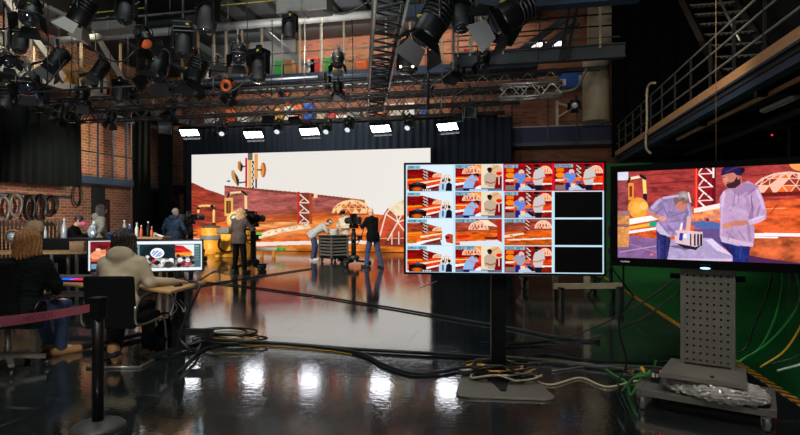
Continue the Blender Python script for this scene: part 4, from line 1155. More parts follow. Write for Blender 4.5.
# ================================================================ multiview monitor on its stand (camera side, centre)
mv_c = V((-.097, 4.5825, 0)); mv_rz = math.atan2(.197, 1.67)
mv = thing('monitor_on_stand', 'large screen split into sixteen camera pictures on a grey floor stand', 'screen', mv_c, mv_rz)
MW, MH, MZ = 1.682, .955, 1.413
part(MB().box((0, .03, MZ), (MW, .05, MH)), 'casing', M['black'], mv, bevel=.008)
part(MB().box((0, .085, MZ - .05), (MW * .55, .07, MH * .55)), 'back_cover', M['black'], mv, bevel=.02)
b = MB()
for s_ in (-1, 1):
    b.box((s_ * (MW / 2 - .008), .0, MZ), (.016, .02, MH)); b.box((0, .0, MZ + s_ * (MH / 2 - .008)), (MW, .02, .016))
part(b, 'bezel', M['black'], mv)
nx, nz = 640, 240
U, W_ = np.meshgrid((np.arange(nx) + .5) / nx * 4, (np.arange(nz) + .5) / nz * 4)
mp = Pic(U, W_, (206, 232, 244))

def feed_wide(c, r, warm=False):
    X = lambda u: c + .025 + u * .95
    Y = lambda v: r + .02 + v * .96
    P = lambda *q: [(X(a), Y(b_)) for a, b_ in q]
    deep = (158, 22, 26) if not warm else (172, 84, 60)
    gnd = (238, 92, 24) if not warm else (226, 122, 44)
    mp.rect(X(0), Y(0), X(1), Y(1), (224, 238, 246))
    mp.poly(P((0, .16), (.35, .14), (.75, .34), (.76, .72), (0, .72)), deep, noise=.4, sx=6, sy=24, seed=1)
    mp.poly(P((0, .56), (.4, .5), (.76, .44), (.76, .8), (.6, .92), (0, .95)), gnd, noise=.35, sx=7, sy=22, seed=2)
    mp.poly(P((0, .52), (.3, .5), (.35, .56), (0, .6)), (250, 178, 40), a=.8)
    mp.poly(P((.28, .66), (.74, .54), (.76, .58), (.3, .74)), (250, 226, 200)); mp.poly(P((.2, .9), (.72, .72), (.74, .76), (.24, .98)), (248, 244, 244))
    mp.poly(P((.3, .98), (.72, .78), (.76, 1), (.3, 1)), (120, 16, 16), a=.9)
    mp.rect(X(.35), Y(.2), X(.46), Y(.56), (120, 30, 30))
    for k in range(3):
        mp.line(P((.36, .22 + .12 * k), (.45, .31 + .12 * k)), .020, (236, 232, 222)); mp.line(P((.45, .22 + .12 * k), (.38, .29 + .12 * k)), .014, (206, 196, 186))
    dome.pic = mp; dome(X(.66), Y(.46), .1, .14, (226, 110, 60), (250, 206, 170), (180, 50, 36), rows=3, lw=.010)
    if not warm:
        dome.pic = mp; dome(X(.86), Y(.68), .12, .36, (176, 40, 40), (236, 230, 222), (150, 60, 56), rows=4, lw=.014)
        mp.ellipse(X(.79), Y(.6), .025, .05, (70, 50, 50)); mp.ellipse(X(.92), Y(.58), .03, .06, (50, 40, 44))
        mp.poly(P((.7, .72), (.8, .64), (.86, .75), (.86, 1), (.7, 1)), (196, 216, 232)); mp.rect(X(.76), Y(.72), X(.8), Y(.95), (90, 130, 150))
        mp.poly(P((.86, .72), (.92, .66), (.98, .74), (.98, 1), (.84, 1)), (30, 40, 66))
        mp.rect(X(.04), Y(.72), X(.42), Y(1), (40, 18, 18)); mp.ellipse(X(.22), Y(.92), .14, .1, (230, 120, 20), soft=.6); mp.ellipse(X(.24), Y(.72), .14, .05, (56, 66, 84))
        mp.rect(X(.2), Y(.62), X(.27), Y(.7), (96, 110, 130))
        for k in range(4): mp.rect(X(.34 + .05 * k), Y(.93), X(.37 + .05 * k), Y(.98), (220, 236, 244))
    else:
        mp.rect(X(.05), Y(.84), X(.14), Y(.89), (50, 190, 60)); mp.poly(P((.82, .66), (.9, .56), (1, .6), (1, .95), (.86, .9)), (206, 90, 60)); mp.rect(X(.84), Y(.68), X(.92), Y(.76), (60, 50, 70))

def feed_two(c, r):
    X = lambda u: c + .025 + u * .95
    Y = lambda v: r + .02 + v * .96
    P = lambda *q: [(X(a), Y(b_)) for a, b_ in q]
    mp.rect(X(0), Y(0), X(1), Y(1), (166, 20, 26), noise=.3, sx=6, sy=20, seed=4)
    mp.rect(X(.55), Y(0), X(1), Y(1), (236, 226, 206))
    mp.poly(P((.42, 0), (.56, 0), (.56, .35), (.5, .2)), (250, 168, 30))
    mp.poly(P((0, .46), (.4, .42), (.4, .66), (0, .66)), (240, 110, 30), noise=.3, sx=8, sy=20); mp.rect(X(0), Y(.5), X(.3), Y(.54), (250, 214, 150)); mp.poly(P((0, .7), (.3, .64), (.3, .72), (0, .8)), (244, 240, 240))
    dome.pic = mp; dome(X(.36), Y(.34), .2, .30, (230, 96, 50), (250, 210, 180), (176, 44, 36), rows=4, lw=.014)
    mp.poly(P((.4, .4), (.56, .34), (.56, .8), (.42, .8)), (232, 74, 30), noise=.3, sx=8, sy=10)
    mp.ellipse(X(.86), Y(.28), .14, .26, (228, 196, 160)); mp.line(P((.72, .5), (.78, .2), (.92, .05)), .02, (190, 150, 110)); mp.ellipse(X(.94), Y(.34), .06, .07, (230, 50, 30))
    mp.poly(P((.84, .5), (1, .44), (1, .95), (.84, .95)), (150, 24, 26)); mp.rect(X(.93), Y(.46), X(.95), Y(.76), (244, 232, 226))
    mp.poly(P((0, .9), (.2, .86), (1, .92), (1, 1), (0, 1)), (120, 132, 160))
    mp.poly(P((.2, .66), (.26, .5), (.36, .38), (.46, .42), (.5, .56), (.44, .7), (.4, .92), (.16, .9)), (166, 196, 232)); mp.poly(P((.16, .9), (.4, .9), (.4, 1), (.18, 1)), (26, 38, 110))
    mp.ellipse(X(.46), Y(.4), .055, .075, (60, 40, 40)); mp.ellipse(X(.44), Y(.46), .03, .04, (214, 150, 120)); mp.line(P((.3, .56), (.44, .66)), .04, (220, 160, 130)); mp.line(P((.46, .62), (.4, .86)), .04, (200, 60, 60))
    mp.poly(P((.62, .42), (.68, .32), (.8, .32), (.88, .44), (.86, .74), (.84, .86), (.64, .86), (.62, .6)), (204, 186, 166)); mp.ellipse(X(.74), Y(.22), .045, .09, (92, 60, 50)); mp.ellipse(X(.735), Y(.17), .05, .06, (40, 30, 34))
    mp.line(P((.66, .66), (.76, .72), (.86, .66)), .045, (176, 120, 100)); mp.rect(X(.58), Y(.78), X(.7), Y(.9), (232, 220, 190)); mp.poly(P((.44, .86), (.54, .78), (.56, .94), (.4, 1)), (240, 240, 244))
    mp.rect(X(.3), Y(.93), X(.7), Y(1), (188, 206, 226))

def feed_close(c, r, dim=False):
    X = lambda u: c + .025 + u * .95
    Y = lambda v: r + .02 + v * .96
    P = lambda *q: [(X(a), Y(b_)) for a, b_ in q]
    mp.rect(X(0), Y(0), X(1), Y(1), (172, 24, 30), noise=.3, sx=6, sy=20, seed=6)
    mp.poly(P((.1, .56), (.5, .5), (1, .46), (1, .74), (.1, .8)), (236, 96, 30), noise=.3, sx=8, sy=20, seed=7)
    mp.rect(X(.04), Y(.16), X(.2), Y(.3), (240, 140, 30)); mp.ellipse(X(.12), Y(.42), .09, .1, (246, 156, 30)); mp.poly(P((.02, .58), (.22, .56), (.22, .64), (.02, .66)), (244, 224, 206))
    mp.rect(X(.02), Y(.7), X(.2), Y(.8), (130, 20, 20)); mp.rect(X(.02), Y(.8), X(.24), Y(.97), (150, 140, 136)); mp.rect(X(.2), Y(.6), X(.24), Y(.65), (40, 170, 90))
    mp.rect(X(.46), Y(.02), X(.56), Y(.5), (130, 30, 30))
    for k in range(3): mp.line(P((.47, .06 + .16 * k), (.55, .18 + .16 * k)), .022, (230, 236, 226)); mp.line(P((.47, .18 + .16 * k), (.55, .2 + .16 * k)), .014, (220, 226, 216))
    dome.pic = mp; dome(X(.86), Y(.36), .14, .28, (236, 96, 46), (250, 210, 180), (186, 44, 36), rows=4, lw=.013)
    mp.poly(P((.72, .74), (1, .72), (1, .77), (.72, .8)), (250, 246, 240)); mp.poly(P((.72, .8), (1, .78), (1, 1), (.74, 1)), (150, 40, 20), noise=.4, sx=8, sy=8)
    tee = (120, 160, 226) if not dim else (170, 180, 200)
    mp.poly(P((.18, .5), (.24, .34), (.34, .28), (.44, .36), (.44, .56), (.38, .72), (.3, .74), (.26, .62)), tee); mp.rect(X(.23), Y(.7), X(.32), Y(.98), (30, 60, 150))
    mp.ellipse(X(.36), Y(.3), .055, .09, (220, 210, 206)); mp.ellipse(X(.37), Y(.37), .03, .05, (214, 140, 110)); mp.line(P((.18, .5), (.3, .6)), .035, (220, 160, 140))
    mp.poly(P((.62, .34), (.66, .2), (.74, .14), (.82, .2), (.86, .46), (.82, .56), (.8, .8), (.64, .8), (.6, .6)), (214, 208, 206)); mp.ellipse(X(.68), Y(.1), .045, .1, (150, 100, 84)); mp.ellipse(X(.68), Y(.06), .055, .06, (40, 26, 30)); mp.ellipse(X(.67), Y(.17), .035, .04, (50, 34, 34))
    mp.line(P((.84, .5), (.7, .58), (.62, .58)), .045, (206, 150, 126)); mp.poly(P((.64, .8), (.8, .8), (.78, 1), (.66, 1)), (30, 36, 60))
    mp.poly(P((.3, .9), (.5, .78), (.66, .98), (.3, 1)), (190, 210, 230)); mp.rect(X(.34), Y(.74), X(.44), Y(.9), (236, 216, 196)); mp.poly(P((.44, .66), (.58, .64), (.6, .72), (.46, .74)), (70, 110, 170)); mp.poly(P((.52, .72), (.66, .9), (.6, .96), (.48, .8)), (30, 40, 60)); mp.rect(X(.44), Y(.56), X(.54), Y(.64), (250, 140, 60))

grid = [[(feed_wide, 'CAM 1'), (feed_two, 'CAM 2'), (feed_close, 'CAM 3'), (feed_close, 'PROGRAM')],
        [(feed_wide, 'CAM 1'), (feed_two, 'CAM 2'), (feed_close, 'CAM 3'), None],
        [('w', 'NODE A_1'), ('w2', 'NODE A_2'), ('w3', 'NODE A_3'), None],
        [(feed_wide, 'CAM1 RET'), (feed_two, 'CAM2 RET'), ('d', 'CAM3 RET'), None]]
for r in range(4):
    for c in range(4):
        g = grid[r][c]
        if g is None:
            mp.rect(c + .03, r + .03, c + .975, r + .965, (0, 0, 0)); continue
        if r == 0 and c > 1: mp.rect(c - .0, r, c + 1, r + 1, (226, 30, 70))
        f = g[0]
        if callable(f): f(c, r)
        elif f == 'w': feed_wide(c, r, True)
        elif f == 'd': feed_close(c, r, True)
        else:
            X = lambda u: c + .025 + u * .95
            Y = lambda v: r + .02 + v * .96
            P = lambda *q: [(X(a), Y(b_)) for a, b_ in q]
            mp.rect(X(0), Y(0), X(1), Y(1), (176, 92, 74), noise=.3, sx=6, sy=20, seed=8)
            mp.poly(P((0, .5), (1, .42), (1, 1), (0, 1)), (228, 120, 40), noise=.3, sx=7, sy=22, seed=9)
            if f == 'w2':
                dome.pic = mp; dome(X(.5), Y(.4), .2, .32, (220, 110, 60), (248, 214, 190), (176, 70, 50), rows=4, lw=.014); mp.poly(P((.5, .02), (.7, .04), (.92, .3), (.7, .26)), (244, 226, 206)); mp.poly(P((.9, 0), (1, 0), (1, .9), (.9, .8)), (200, 60, 40)); mp.rect(X(.04), Y(.62), X(.3), Y(.7), (230, 40, 60))
                mp.poly(P((.62, .7), (.9, .68), (.9, .76), (.64, .76)), (40, 40, 60)); mp.poly(P((0, .88), (.9, .8), (1, .9), (1, 1), (.1, 1)), (226, 230, 236)); mp.poly(P((0, .9), (.1, .9), (.1, 1), (0, 1)), (214, 100, 30))
            else:
                mp.rect(X(.45), Y(.0), X(.53), Y(.44), (150, 60, 50))
                for k in range(3): mp.line(P((.455, .02 + .14 * k), (.525, .13 + .14 * k)), .018, (240, 232, 224))
                dome.pic = mp; dome(X(.82), Y(.36), .17, .30, (220, 110, 60), (248, 214, 190), (176, 70, 50), rows=4, lw=.014)
                mp.poly(P((0, .62), (.4, .52), (.42, .58), (0, .72)), (244, 226, 206)); mp.poly(P((.05, .78), (1, .7), (1, .76), (.1, .82)), (240, 236, 236)); mp.poly(P((.1, .84), (1, .78), (1, 1), (.1, 1)), (206, 110, 30), noise=.3, sx=8, sy=20); mp.rect(X(.12), Y(.6), X(.18), Y(.65), (60, 190, 60))
        n = len(g[1]) * .062 + .03
        mp.rect(c + .03, r + .03, c + .05 + n * .74, r + .155, (150, 196, 212))
        text_on(mp, g[1], c + .042, r + .045, .098, (8, 20, 30), .0075)
SCR = screen_mat('monitor_pixels', 1.1)
sw, sh_ = MW - .034, MH - .034
link(screen_mesh('multiview_picture', (-sw / 2, .002, MZ + sh_ / 2), (sw, 0, 0), (0, 0, -sh_), nx, nz, mp.C, SCR, 1.35), 'screen', mv)
part(MB().box((-.03, .13, .72), (.125, .085, 1.40)).box((-.088, .085, .5), (.012, .02, .96)), 'pole', M['black'], mv, bevel=.006)
b = MB()
base = [(-.40, -.27), (-.37, -.33), (-.30, -.35), (.28, -.36), (.345, -.34), (.37, -.29), (.29, .12), (.25, .16), (.20, .17), (-.29, .17), (-.33, .15), (-.355, .11)]
part(MB().prism(base, .002, .022), 'base_plate', M['greyplate'], mv, bevel=.006)
part(MB().prism([(-.13, .05), (.09, .05), (.09, .2), (-.13, .2)], .02, .05), 'pole_foot', M['black'], mv, bevel=.005)
part(MB().prism([(-.1, .05), (.05, .05), (0, -.22), (-.04, -.22)], .022, .04), 'foot_rib', M['dark_steel'], mv)
# knot of cables round its foot
for i in range(9):
    r_ = random.Random(40 + i); cx, cy = mv_c.x + (-.03 + r_.uniform(-.05, .05)), mv_c.y + .14 + r_.uniform(-.05, .05)
    pts = []
    for k in range(26):
        a = k / 25 * 2 * PI * r_.uniform(.92, 1.05) + i
        pts.append((cx + math.cos(a) * (.27 + .07 * math.sin(3 * a + i)), cy + math.sin(a) * (.15 + .03 * math.cos(2 * a)), .045 + .014 * i + .02 * math.sin(4 * a + i)))
    solo(MB().tube(spline(pts, 3), .009, 6), 'coiled_cable', M[('rubber', 'rubber', 'post', 'rubber', 'white', 'rubber', 'yellow', 'rubber', 'rubber')[i]],
         ('cables coiled round the foot of the multi picture screen stand', 'cables coiled round the foot of the multi picture screen stand', 'beige cable coiled round the foot of the screen stand', 'cables coiled round the foot of the multi picture screen stand',
          'white cable coiled round the foot of the screen stand', 'cables coiled round the foot of the multi picture screen stand', 'yellow cable coiled round the foot of the screen stand', 'cables coiled round the foot of the multi picture screen stand', 'cables coiled round the foot of the multi picture screen stand')[i].replace('cables', 'black cable'),
         'cable', 'cable tangle at the screen stand')

# ================================================================ large screen on a trolley (right)
tv_o = V((1.391, 4.372, 0)); tv_rz = math.atan2(-.434, 1.09)
tv = thing('monitor_on_trolley', 'large screen showing two people at a table, on a grey wheeled trolley', 'screen', tv_o, tv_rz)
TW, TH, TZ = 1.235, .690, 1.4415
part(MB().box((0, .05, TZ - .008), (TW + .11, .09, TH + .115)), 'casing', M['black'], tv, bevel=.012)
b = MB()
for s_ in (-1, 1):
    b.box((s_ * (TW / 2 + .0265), -.005, TZ - .008), (.055, .03, TH + .115))
b.box((0, -.005, TZ + TH / 2 + .024), (TW, .03, .05)); b.box((0, -.005, TZ - TH / 2 - .032), (TW, .03, .066))
part(b, 'bezel', mat('bezel_gloss', (12, 12, 13), 0.25), tv)
part(MB().box((-.56, -.022, TZ - TH / 2 - .03), (.07, .006, .012)), 'badge', M['white'], tv)
part(MB().box((.0, -.022, TZ - TH / 2 - .03), (.07, .006, .008)), 'maker_plate', M['dark_steel'], tv)
part(MB().ell((.0, -.02, TZ - TH / 2 - .056), (.035, .01, .008), 12, 8), 'power_light', emit('blue_led', (150, 210, 255), 3.0), tv)
part(MB().box((0, .13, TZ), (.6, .08, .45)), 'back_cover', M['black'], tv, bevel=.02)
nx, nz = 430, 240
ca, sa = math.cos(tv_rz), math.sin(tv_rz)
lu = -TW / 2 + (np.arange(nx) + .5) / nx * TW; lz = TZ + TH / 2 - (np.arange(nz) + .5) / nz * TH
LU, LZ = np.meshgrid(lu, lz)
px, py = proj(tv_o.x + ca * LU, tv_o.y + sa * LU, LZ)
t_ = Pic(px, py, (168, 62, 66))
p = t_
t_.poly([(610, 160), (830, 150), (830, 216), (610, 216)], (172, 70, 68), noise=.3, sx=.09, sy=.34, seed=21)
for (a, b_, w_) in (((650, 184), (695, 181), 1.2), ((640, 176), (690, 172), .8), ((655, 195), (690, 198), .8), ((750, 176), (790, 172), 1.0)):
    t_.line([a, b_], w_, (110, 30, 40), a=.7)
t_.poly([(625, 214), (700, 206), (830, 196), (830, 272), (625, 272)], (222, 104, 56), noise=.3, sx=.09, sy=.3, seed=22)
t_.rect(610, 165, 628.5, 181.5, (222, 220, 236)); t_.poly([(610, 181), (628.5, 180), (628.5, 216), (610, 216)], (158, 80, 84), noise=.3, sx=.1, sy=.3)
# machine: pillar, pipes, ball
t_.rect(628.6, 183, 634, 200, (236, 156, 70)); t_.rect(629.8, 186, 632.6, 197, (136, 70, 24))
t_.line([(629, 180), (631, 178.6), (642, 176.4), (645, 179)], 2.6, (246, 226, 190)); t_.line([(644.4, 179), (645.4, 196)], 3.4, (250, 216, 130)); t_.line([(641, 175.8), (645.4, 178.6)], 3.0, (40, 26, 40)); t_.rect(643.2, 193.6, 647.4, 201.6, (40, 30, 62)); t_.line([(628.6, 182), (630, 178.6)], 2.4, (60, 34, 40))
t_.ellipse(638.5, 208, 10.2, 10.4, (238, 168, 66)); t_.ellipse(637, 208, 6.5, 7.5, (248, 190, 96), soft=.5); t_.ellipse(644, 206, 4, 4, (240, 200, 120))
# ground at the left: white pipes, rock
t_.poly([(628, 219), (662, 214), (662, 219), (628, 225)], (250, 240, 236)); t_.poly([(629, 226.6), (656, 222), (656, 225), (629, 229.6)], (240, 190, 70)); t_.rect(649.5, 221.5, 656.6, 226.4, (40, 170, 130)); t_.poly([(628, 231), (660, 226.6), (660, 229), (628, 234)], (246, 236, 240))
t_.poly([(628, 234), (660, 229), (662, 240), (628, 236)], (204, 92, 40), noise=.4, sx=.2, sy=.3)
t_.poly([(610, 236), (632, 236), (662, 239), (700, 246), (700, 272), (610, 272)], (144, 108, 156), noise=.12, sx=.1, sy=.2); t_.line([(620, 252), (656, 246)], .8, (196, 170, 200)); t_.line([(630, 244), (656, 252)], .6, (180, 150, 190)); t_.ellipse(651.8, 254.6, 1.6, 1.3, (244, 120, 110))
t_.poly([(610, 211), (630, 212), (629, 247), (610, 247)], (214, 150, 92), noise=.25, sx=.3, sy=.3); t_.rect(610, 211, 630, 216, (170, 124, 130)); t_.rect(610, 224, 629.5, 227, (150, 110, 110))
# lattice tower
t_.rect(694.6, 160, 698, 213, (224, 40, 54)); t_.rect(696.0, 160, 697, 213, (255, 110, 60)); t_.rect(698, 160, 712.4, 211, (150, 34, 40)); t_.rect(712.2, 160, 715.8, 209, (120, 18, 40))
for k in range(4):
    y = 168.5 + 13.3 * (k - .5)
    t_.line([(699.4, y), (712, y + 11)], 1.4, (250, 242, 244)); t_.line([(699.2, y + 10.5), (703.6, y + 4.6)], 1.2, (250, 226, 220)); t_.line([(698.6, y + 12.4), (713, y + 11.6)], 1.1, (246, 214, 214)); t_.line([(706, y + 9), (711, y + 2)], .8, (96, 20, 30))
t_.rect(712.8, 166, 714.4, 178, (250, 240, 240))
# domes
dome.pic = t_
dome(789, 194, 38, 22, (236, 124, 56), (244, 200, 180), (160, 50, 36), rows=4, seed=5, lw=.9)
t_.poly([(756, 193), (830, 190), (830, 194.6), (758, 197)], (126, 36, 30)); t_.ellipse(801, 163, 12, 8, (242, 170, 100))
t_.line([(748, 210), (786, 208)], .8, (250, 170, 120)); t_.line([(770, 214), (778, 204)], .8, (150, 50, 30))
t_.poly([(744, 233), (830, 233), (830, 236.6), (744, 236)], (250, 238, 240)); t_.poly([(744, 236), (778, 236.6), (778, 238.2), (744, 238)], (252, 246, 244))
t_.poly([(744, 239), (830, 236.6), (830, 270), (760, 258), (744, 254)], (192, 100, 62), noise=.4, sx=.08, sy=.14, seed=31); t_.poly([(744, 254), (764, 258), (830, 267), (830, 274), (730, 274)], (92, 50, 92))
# table, things on it
t_.poly([(690, 222.6), (706, 220), (724, 224), (722, 230), (696, 228)], (96, 116, 176)); t_.poly([(694, 229), (728, 228), (730, 250), (712, 242), (694, 244)], (112, 92, 146))
t_.poly([(692, 214), (722, 206), (724, 220), (692, 221)], (246, 150, 100), noise=.35, sx=.2, sy=.3); t_.poly([(694, 208.6), (722, 203), (722, 208), (694, 213)], (250, 232, 226))
t_.poly([(664, 240), (700, 238), (712, 238), (734, 257.4), (733, 260), (664, 260)], (182, 164, 200), noise=.08, sx=.2, sy=.3); t_.poly([(712, 238.6), (733, 256), (716, 250), (706, 240)], (222, 208, 232)); t_.rect(660, 258.4, 734, 261, (212, 196, 226)); t_.poly([(668, 246), (686, 250), (700, 247), (694, 244)], (96, 84, 130), a=.8)
# first person: bent over, lavender tee, grey hair
t_.poly([(656.6, 231), (668, 234), (671, 240), (667, 262), (657.4, 262)], (56, 56, 116), noise=.25, sx=.4, sy=.3)
t_.poly([(646.6, 212.6), (651, 206), (657, 200), (665, 196.6), (676, 194.4), (685, 197), (691, 205), (692.4, 213), (690.6, 222), (684, 228), (680, 232), (676, 236), (668, 237), (656, 229), (656, 223), (661, 219), (654, 217)], (164, 142, 184), noise=.16, sx=.2, sy=.2)
t_.poly([(656, 228), (658, 222), (668, 234), (672, 237), (660, 234)], (204, 190, 220)); t_.poly([(682, 226), (690, 212), (692.4, 220), (687, 230)], (140, 118, 164))
t_.line([(648.4, 211.6), (657, 216.4), (664, 219.4)], 4.2, (206, 142, 132)); t_.ellipse(663, 218.4, 4, 2.4, (226, 166, 150)); t_.line([(689.4, 218), (688, 230)], 4.4, (226, 180, 170)); t_.line([(680.4, 232), (682, 224)], 2.2, (244, 232, 240))
t_.line([(662, 204), (668, 216)], 1.0, (134, 112, 156)); t_.line([(672, 216), (686, 212)], .9, (134, 112, 156)); t_.line([(670, 222), (682, 220)], .9, (136, 116, 156))
t_.ellipse(682.4, 199.6, 8.6, 8.6, (136, 108, 112)); t_.ellipse(684, 196, 7.2, 5.6, (196, 176, 178), soft=.8); t_.ellipse(681.6, 206, 5.4, 4.6, (206, 134, 118)); t_.ellipse(683, 199, 3.4, 2.4, (84, 62, 72), soft=.6, a=.7); t_.line([(688.6, 193), (690.6, 202)], 1.6, (236, 216, 220))
# pot with coloured wrap
t_.poly([(674, 231), (680, 229.8), (703, 232), (702.6, 244.6), (696, 247), (676, 243)], (226, 196, 200)); t_.rect(680, 233, 690, 240.6, (206, 200, 226)); t_.poly([(680, 233), (683.4, 233), (682.6, 241), (679, 240)], (70, 66, 170)); t_.rect(684, 234, 687, 238, (250, 240, 220))
for (xa_, xb_, cc) in ((690.4, 691.6, (40, 30, 50)), (694, 696, (40, 34, 60)), (697, 699.4, (80, 64, 84)), (700, 702.4, (26, 34, 50))): t_.rect(xa_, 234, xb_, 245.6, cc)
t_.poly([(676, 243), (696, 247), (702, 244), (696, 250), (684, 248)], (40, 36, 60))
for (a, b_, w_, cc, al) in (((653, 208), (660, 200), 3, (206, 190, 222), .7), ((664, 198), (678, 196), 2.4, (210, 194, 226), .8), ((688, 204), (690, 216), 2, (200, 184, 216), .6), ((668, 226), (676, 234), 3, (126, 104, 152), .6), ((684, 220), (688, 212), 2.4, (122, 100, 150), .7), ((656, 214), (662, 208), 1.6, (128, 106, 152), .7), ((659, 240), (659.6, 260), 2, (90, 92, 160), .6), ((665, 240), (665, 260), 1.6, (34, 34, 84), .7)):
    t_.line([a, b_], w_, cc, a=al)
t_.ellipse(684, 202, 3, 4, (160, 100, 92), soft=.8, a=.7)
# second person: hoodie, dark hair, beard
t_.poly([(719.4, 241.6), (750.6, 245.6), (748, 264), (733, 264), (732.6, 256)], (44, 56, 124), noise=.25, sx=.3, sy=.3)
t_.poly([(720, 197), (724, 190.6), (730, 188), (742, 183.4), (748, 181), (756, 185), (760, 191), (763.6, 200), (766.6, 212), (766, 218.6), (758, 222.6), (754, 224), (754.6, 236), (753, 246.6), (738, 246), (722, 242), (719.6, 236), (720.4, 222), (719.8, 210)], (196, 164, 198), noise=.10, sx=.12, sy=.14)
t_.poly([(730, 188.6), (744, 183), (757, 185), (758, 190), (748, 192), (738, 196)], (174, 140, 180)); t_.line([(735, 192), (733.6, 206), (730, 211)], .9, (156, 124, 168)); t_.line([(739, 192), (738, 204)], .8, (160, 128, 170)); t_.poly([(751, 196), (754, 208), (753, 222), (748, 218), (752, 206)], (164, 132, 172)); t_.line([(751.6, 196), (752, 212)], 1.0, (136, 104, 148)); t_.line([(738, 230), (745, 240)], .9, (160, 126, 168)); t_.poly([(719.6, 236), (753.6, 243.6), (753, 246.6), (722, 242)], (216, 190, 216))
t_.poly([(744, 222.6), (760, 215), (766, 219), (758, 223), (746, 226)], (214, 186, 216)); t_.line([(746, 222.6), (734, 223.6), (725, 226)], 4.6, (206, 134, 112)); t_.ellipse(727, 225.6, 3.8, 3.0, (216, 146, 122)); t_.line([(720, 216), (706, 219)], 3.6, (214, 146, 126)); t_.ellipse(706.6, 219.6, 3.0, 2.4, (190, 110, 100)); t_.ellipse(707.6, 220, 1.6, 1.2, (90, 40, 60))
t_.poly([(721.6, 175), (732, 170), (740, 172), (742, 180), (741, 186), (733, 189), (727, 187.6), (724, 184), (722.6, 180)], (204, 132, 116)); t_.poly([(726, 184.6), (729, 183.2), (734, 181.6), (737.4, 176), (740.6, 178), (740.6, 184), (735, 188.4), (729, 188.4), (726.6, 186.6)], (74, 42, 56)); t_.ellipse(728.6, 182.8, 1.8, .8, (150, 80, 80))
t_.poly([(720.8, 176), (722, 169), (727, 165.6), (735, 165), (741, 168), (743, 173), (739, 178), (736.6, 175), (733.6, 172.6), (727, 174)], (52, 36, 86)); t_.ellipse(742.4, 170.4, 2.6, 2.6, (40, 26, 50)); t_.ellipse(738.6, 177.6, 1.4, 2.2, (196, 120, 104)); t_.line([(722.6, 177.6), (726, 177)], .7, (70, 36, 50))
for (a, b_, w_, cc, al) in (((724, 193), (722, 206), 3, (224, 198, 226), .8), ((722, 208), (721.6, 232), 2, (216, 188, 218), .6), ((757, 190), (764, 208), 2.4, (222, 198, 226), .8), ((746, 196), (750, 212), 4, (172, 138, 178), .6), ((730, 208), (744, 212), 4, (206, 176, 208), .7), ((748, 224), (750, 240), 3, (164, 130, 172), .7), ((726, 232), (734, 238), 1.4, (160, 126, 168), .7),
        ((733, 226), (728, 240), 1.2, (166, 132, 174), .6), ((760, 206), (757, 216), 2, (156, 124, 168), .7), ((754, 190), (748, 194), 2, (150, 118, 162), .7), ((741, 246), (740, 258), 2, (70, 84, 160), .7), ((724, 245), (735, 256), 2, (30, 38, 96), .7), ((726, 172), (738, 167), 1.4, (90, 74, 130), .7), ((752, 220), (764, 216), 1.6, (232, 210, 230), .8)):
    t_.line([a, b_], w_, cc, a=al)
t_.ellipse(726, 179, 3, 4, (232, 164, 144), soft=.8, a=.7)
t_.put(np.ones_like(t_.X), (255, 255, 255), a=0.0)
t_.C *= (1 + .05 * t_.noise(.4, .4, 77))[..., None]
SCR2 = screen_mat('large_screen_pixels', 1.15)
link(screen_mesh('programme_picture', (-TW / 2, -.012, TZ + TH / 2), (TW, 0, 0), (0, 0, -TH), nx, nz, t_.C, SCR2, 1.17), 'screen', tv)
# perforated column
def perforated(w, h, c, cols, rows, m, parent, name):
    """steel sheet with a grid of real holes"""
    b = MB(); cw, chh = w / cols, h / rows; r = min(cw, chh) * .2
    for i in range(cols):
        for j in range(rows):
            x, z = (i + .5) * cw - w / 2, (j + .5) * chh - h / 2
            sq = [(-1, -1), (0, -1), (1, -1), (1, 0), (1, 1), (0, 1), (-1, 1), (-1, 0)]
            O = [(x + a * cw / 2, z + q * chh / 2) for a, q in sq]
            I = [(x + r * math.cos(math.atan2(q, a)), z + r * math.sin(math.atan2(q, a))) for a, q in sq]
            vs = [(a, -.006, q) for a, q in O] + [(a, -.006, q) for a, q in I] + [(a, .006, q) for a, q in I]
            fs = [(k, (k + 1) % 8, 8 + (k + 1) % 8, 8 + k) for k in range(8)] + [(8 + k, 8 + (k + 1) % 8, 16 + (k + 1) % 8, 16 + k) for k in range(8)]
            b.add([(c[0] + v[0], c[1] + v[1], c[2] + v[2]) for v in vs], fs)
    return part(b, name, m, parent)
perforated(.31, .69, (.01, .03, .66), 7, 13, M['trolley'], tv, 'perforated_panel')
part(MB().box((-.155, .06, .68), (.03, .075, .83)).box((.175, .06, .68), (.03, .075, .83)).box((.01, .03, 1.045), (.33, .014, .08)), 'column_edge', M['trolley'], tv, bevel=.004)
part(MB().box((.01, .10, .68), (.32, .012, .83)), 'column_back', M['black'], tv)
part(MB().box((0, .12, .96), (.5, .04, .04)).box((0, .12, 1.2), (.5, .04, .04)), 'bracket', M['black'], tv)
part(MB().prism([(-.27, -.34), (.27, -.34), (.25, .16), (-.25, .16)], .275, .30).prism([(-.27, -.34), (.27, -.34), (.27, -.33), (-.27, -.33)], .268, .30), 'shelf_plate', M['trolley'], tv, bevel=.003)
part(MB().ell((.06, -.27, .305), (.014, .014, .008), 10, 6), 'shelf_button', M['black'], tv)
part(MB().box((0, -.02, .125), (.86, .58, .05)).box((-.41, -.02, .14), (.04, .58, .03)).box((.41, -.02, .14), (.04, .58, .03)), 'base_board', mat('base_board_grey', (88, 84, 78), .6, bump=.1), tv, bevel=.006)
part(MB().box((-.15, 0, .21), (.06, .3, .13)).box((.15, 0, .21), (.06, .3, .13)), 'riser', M['black'], tv)
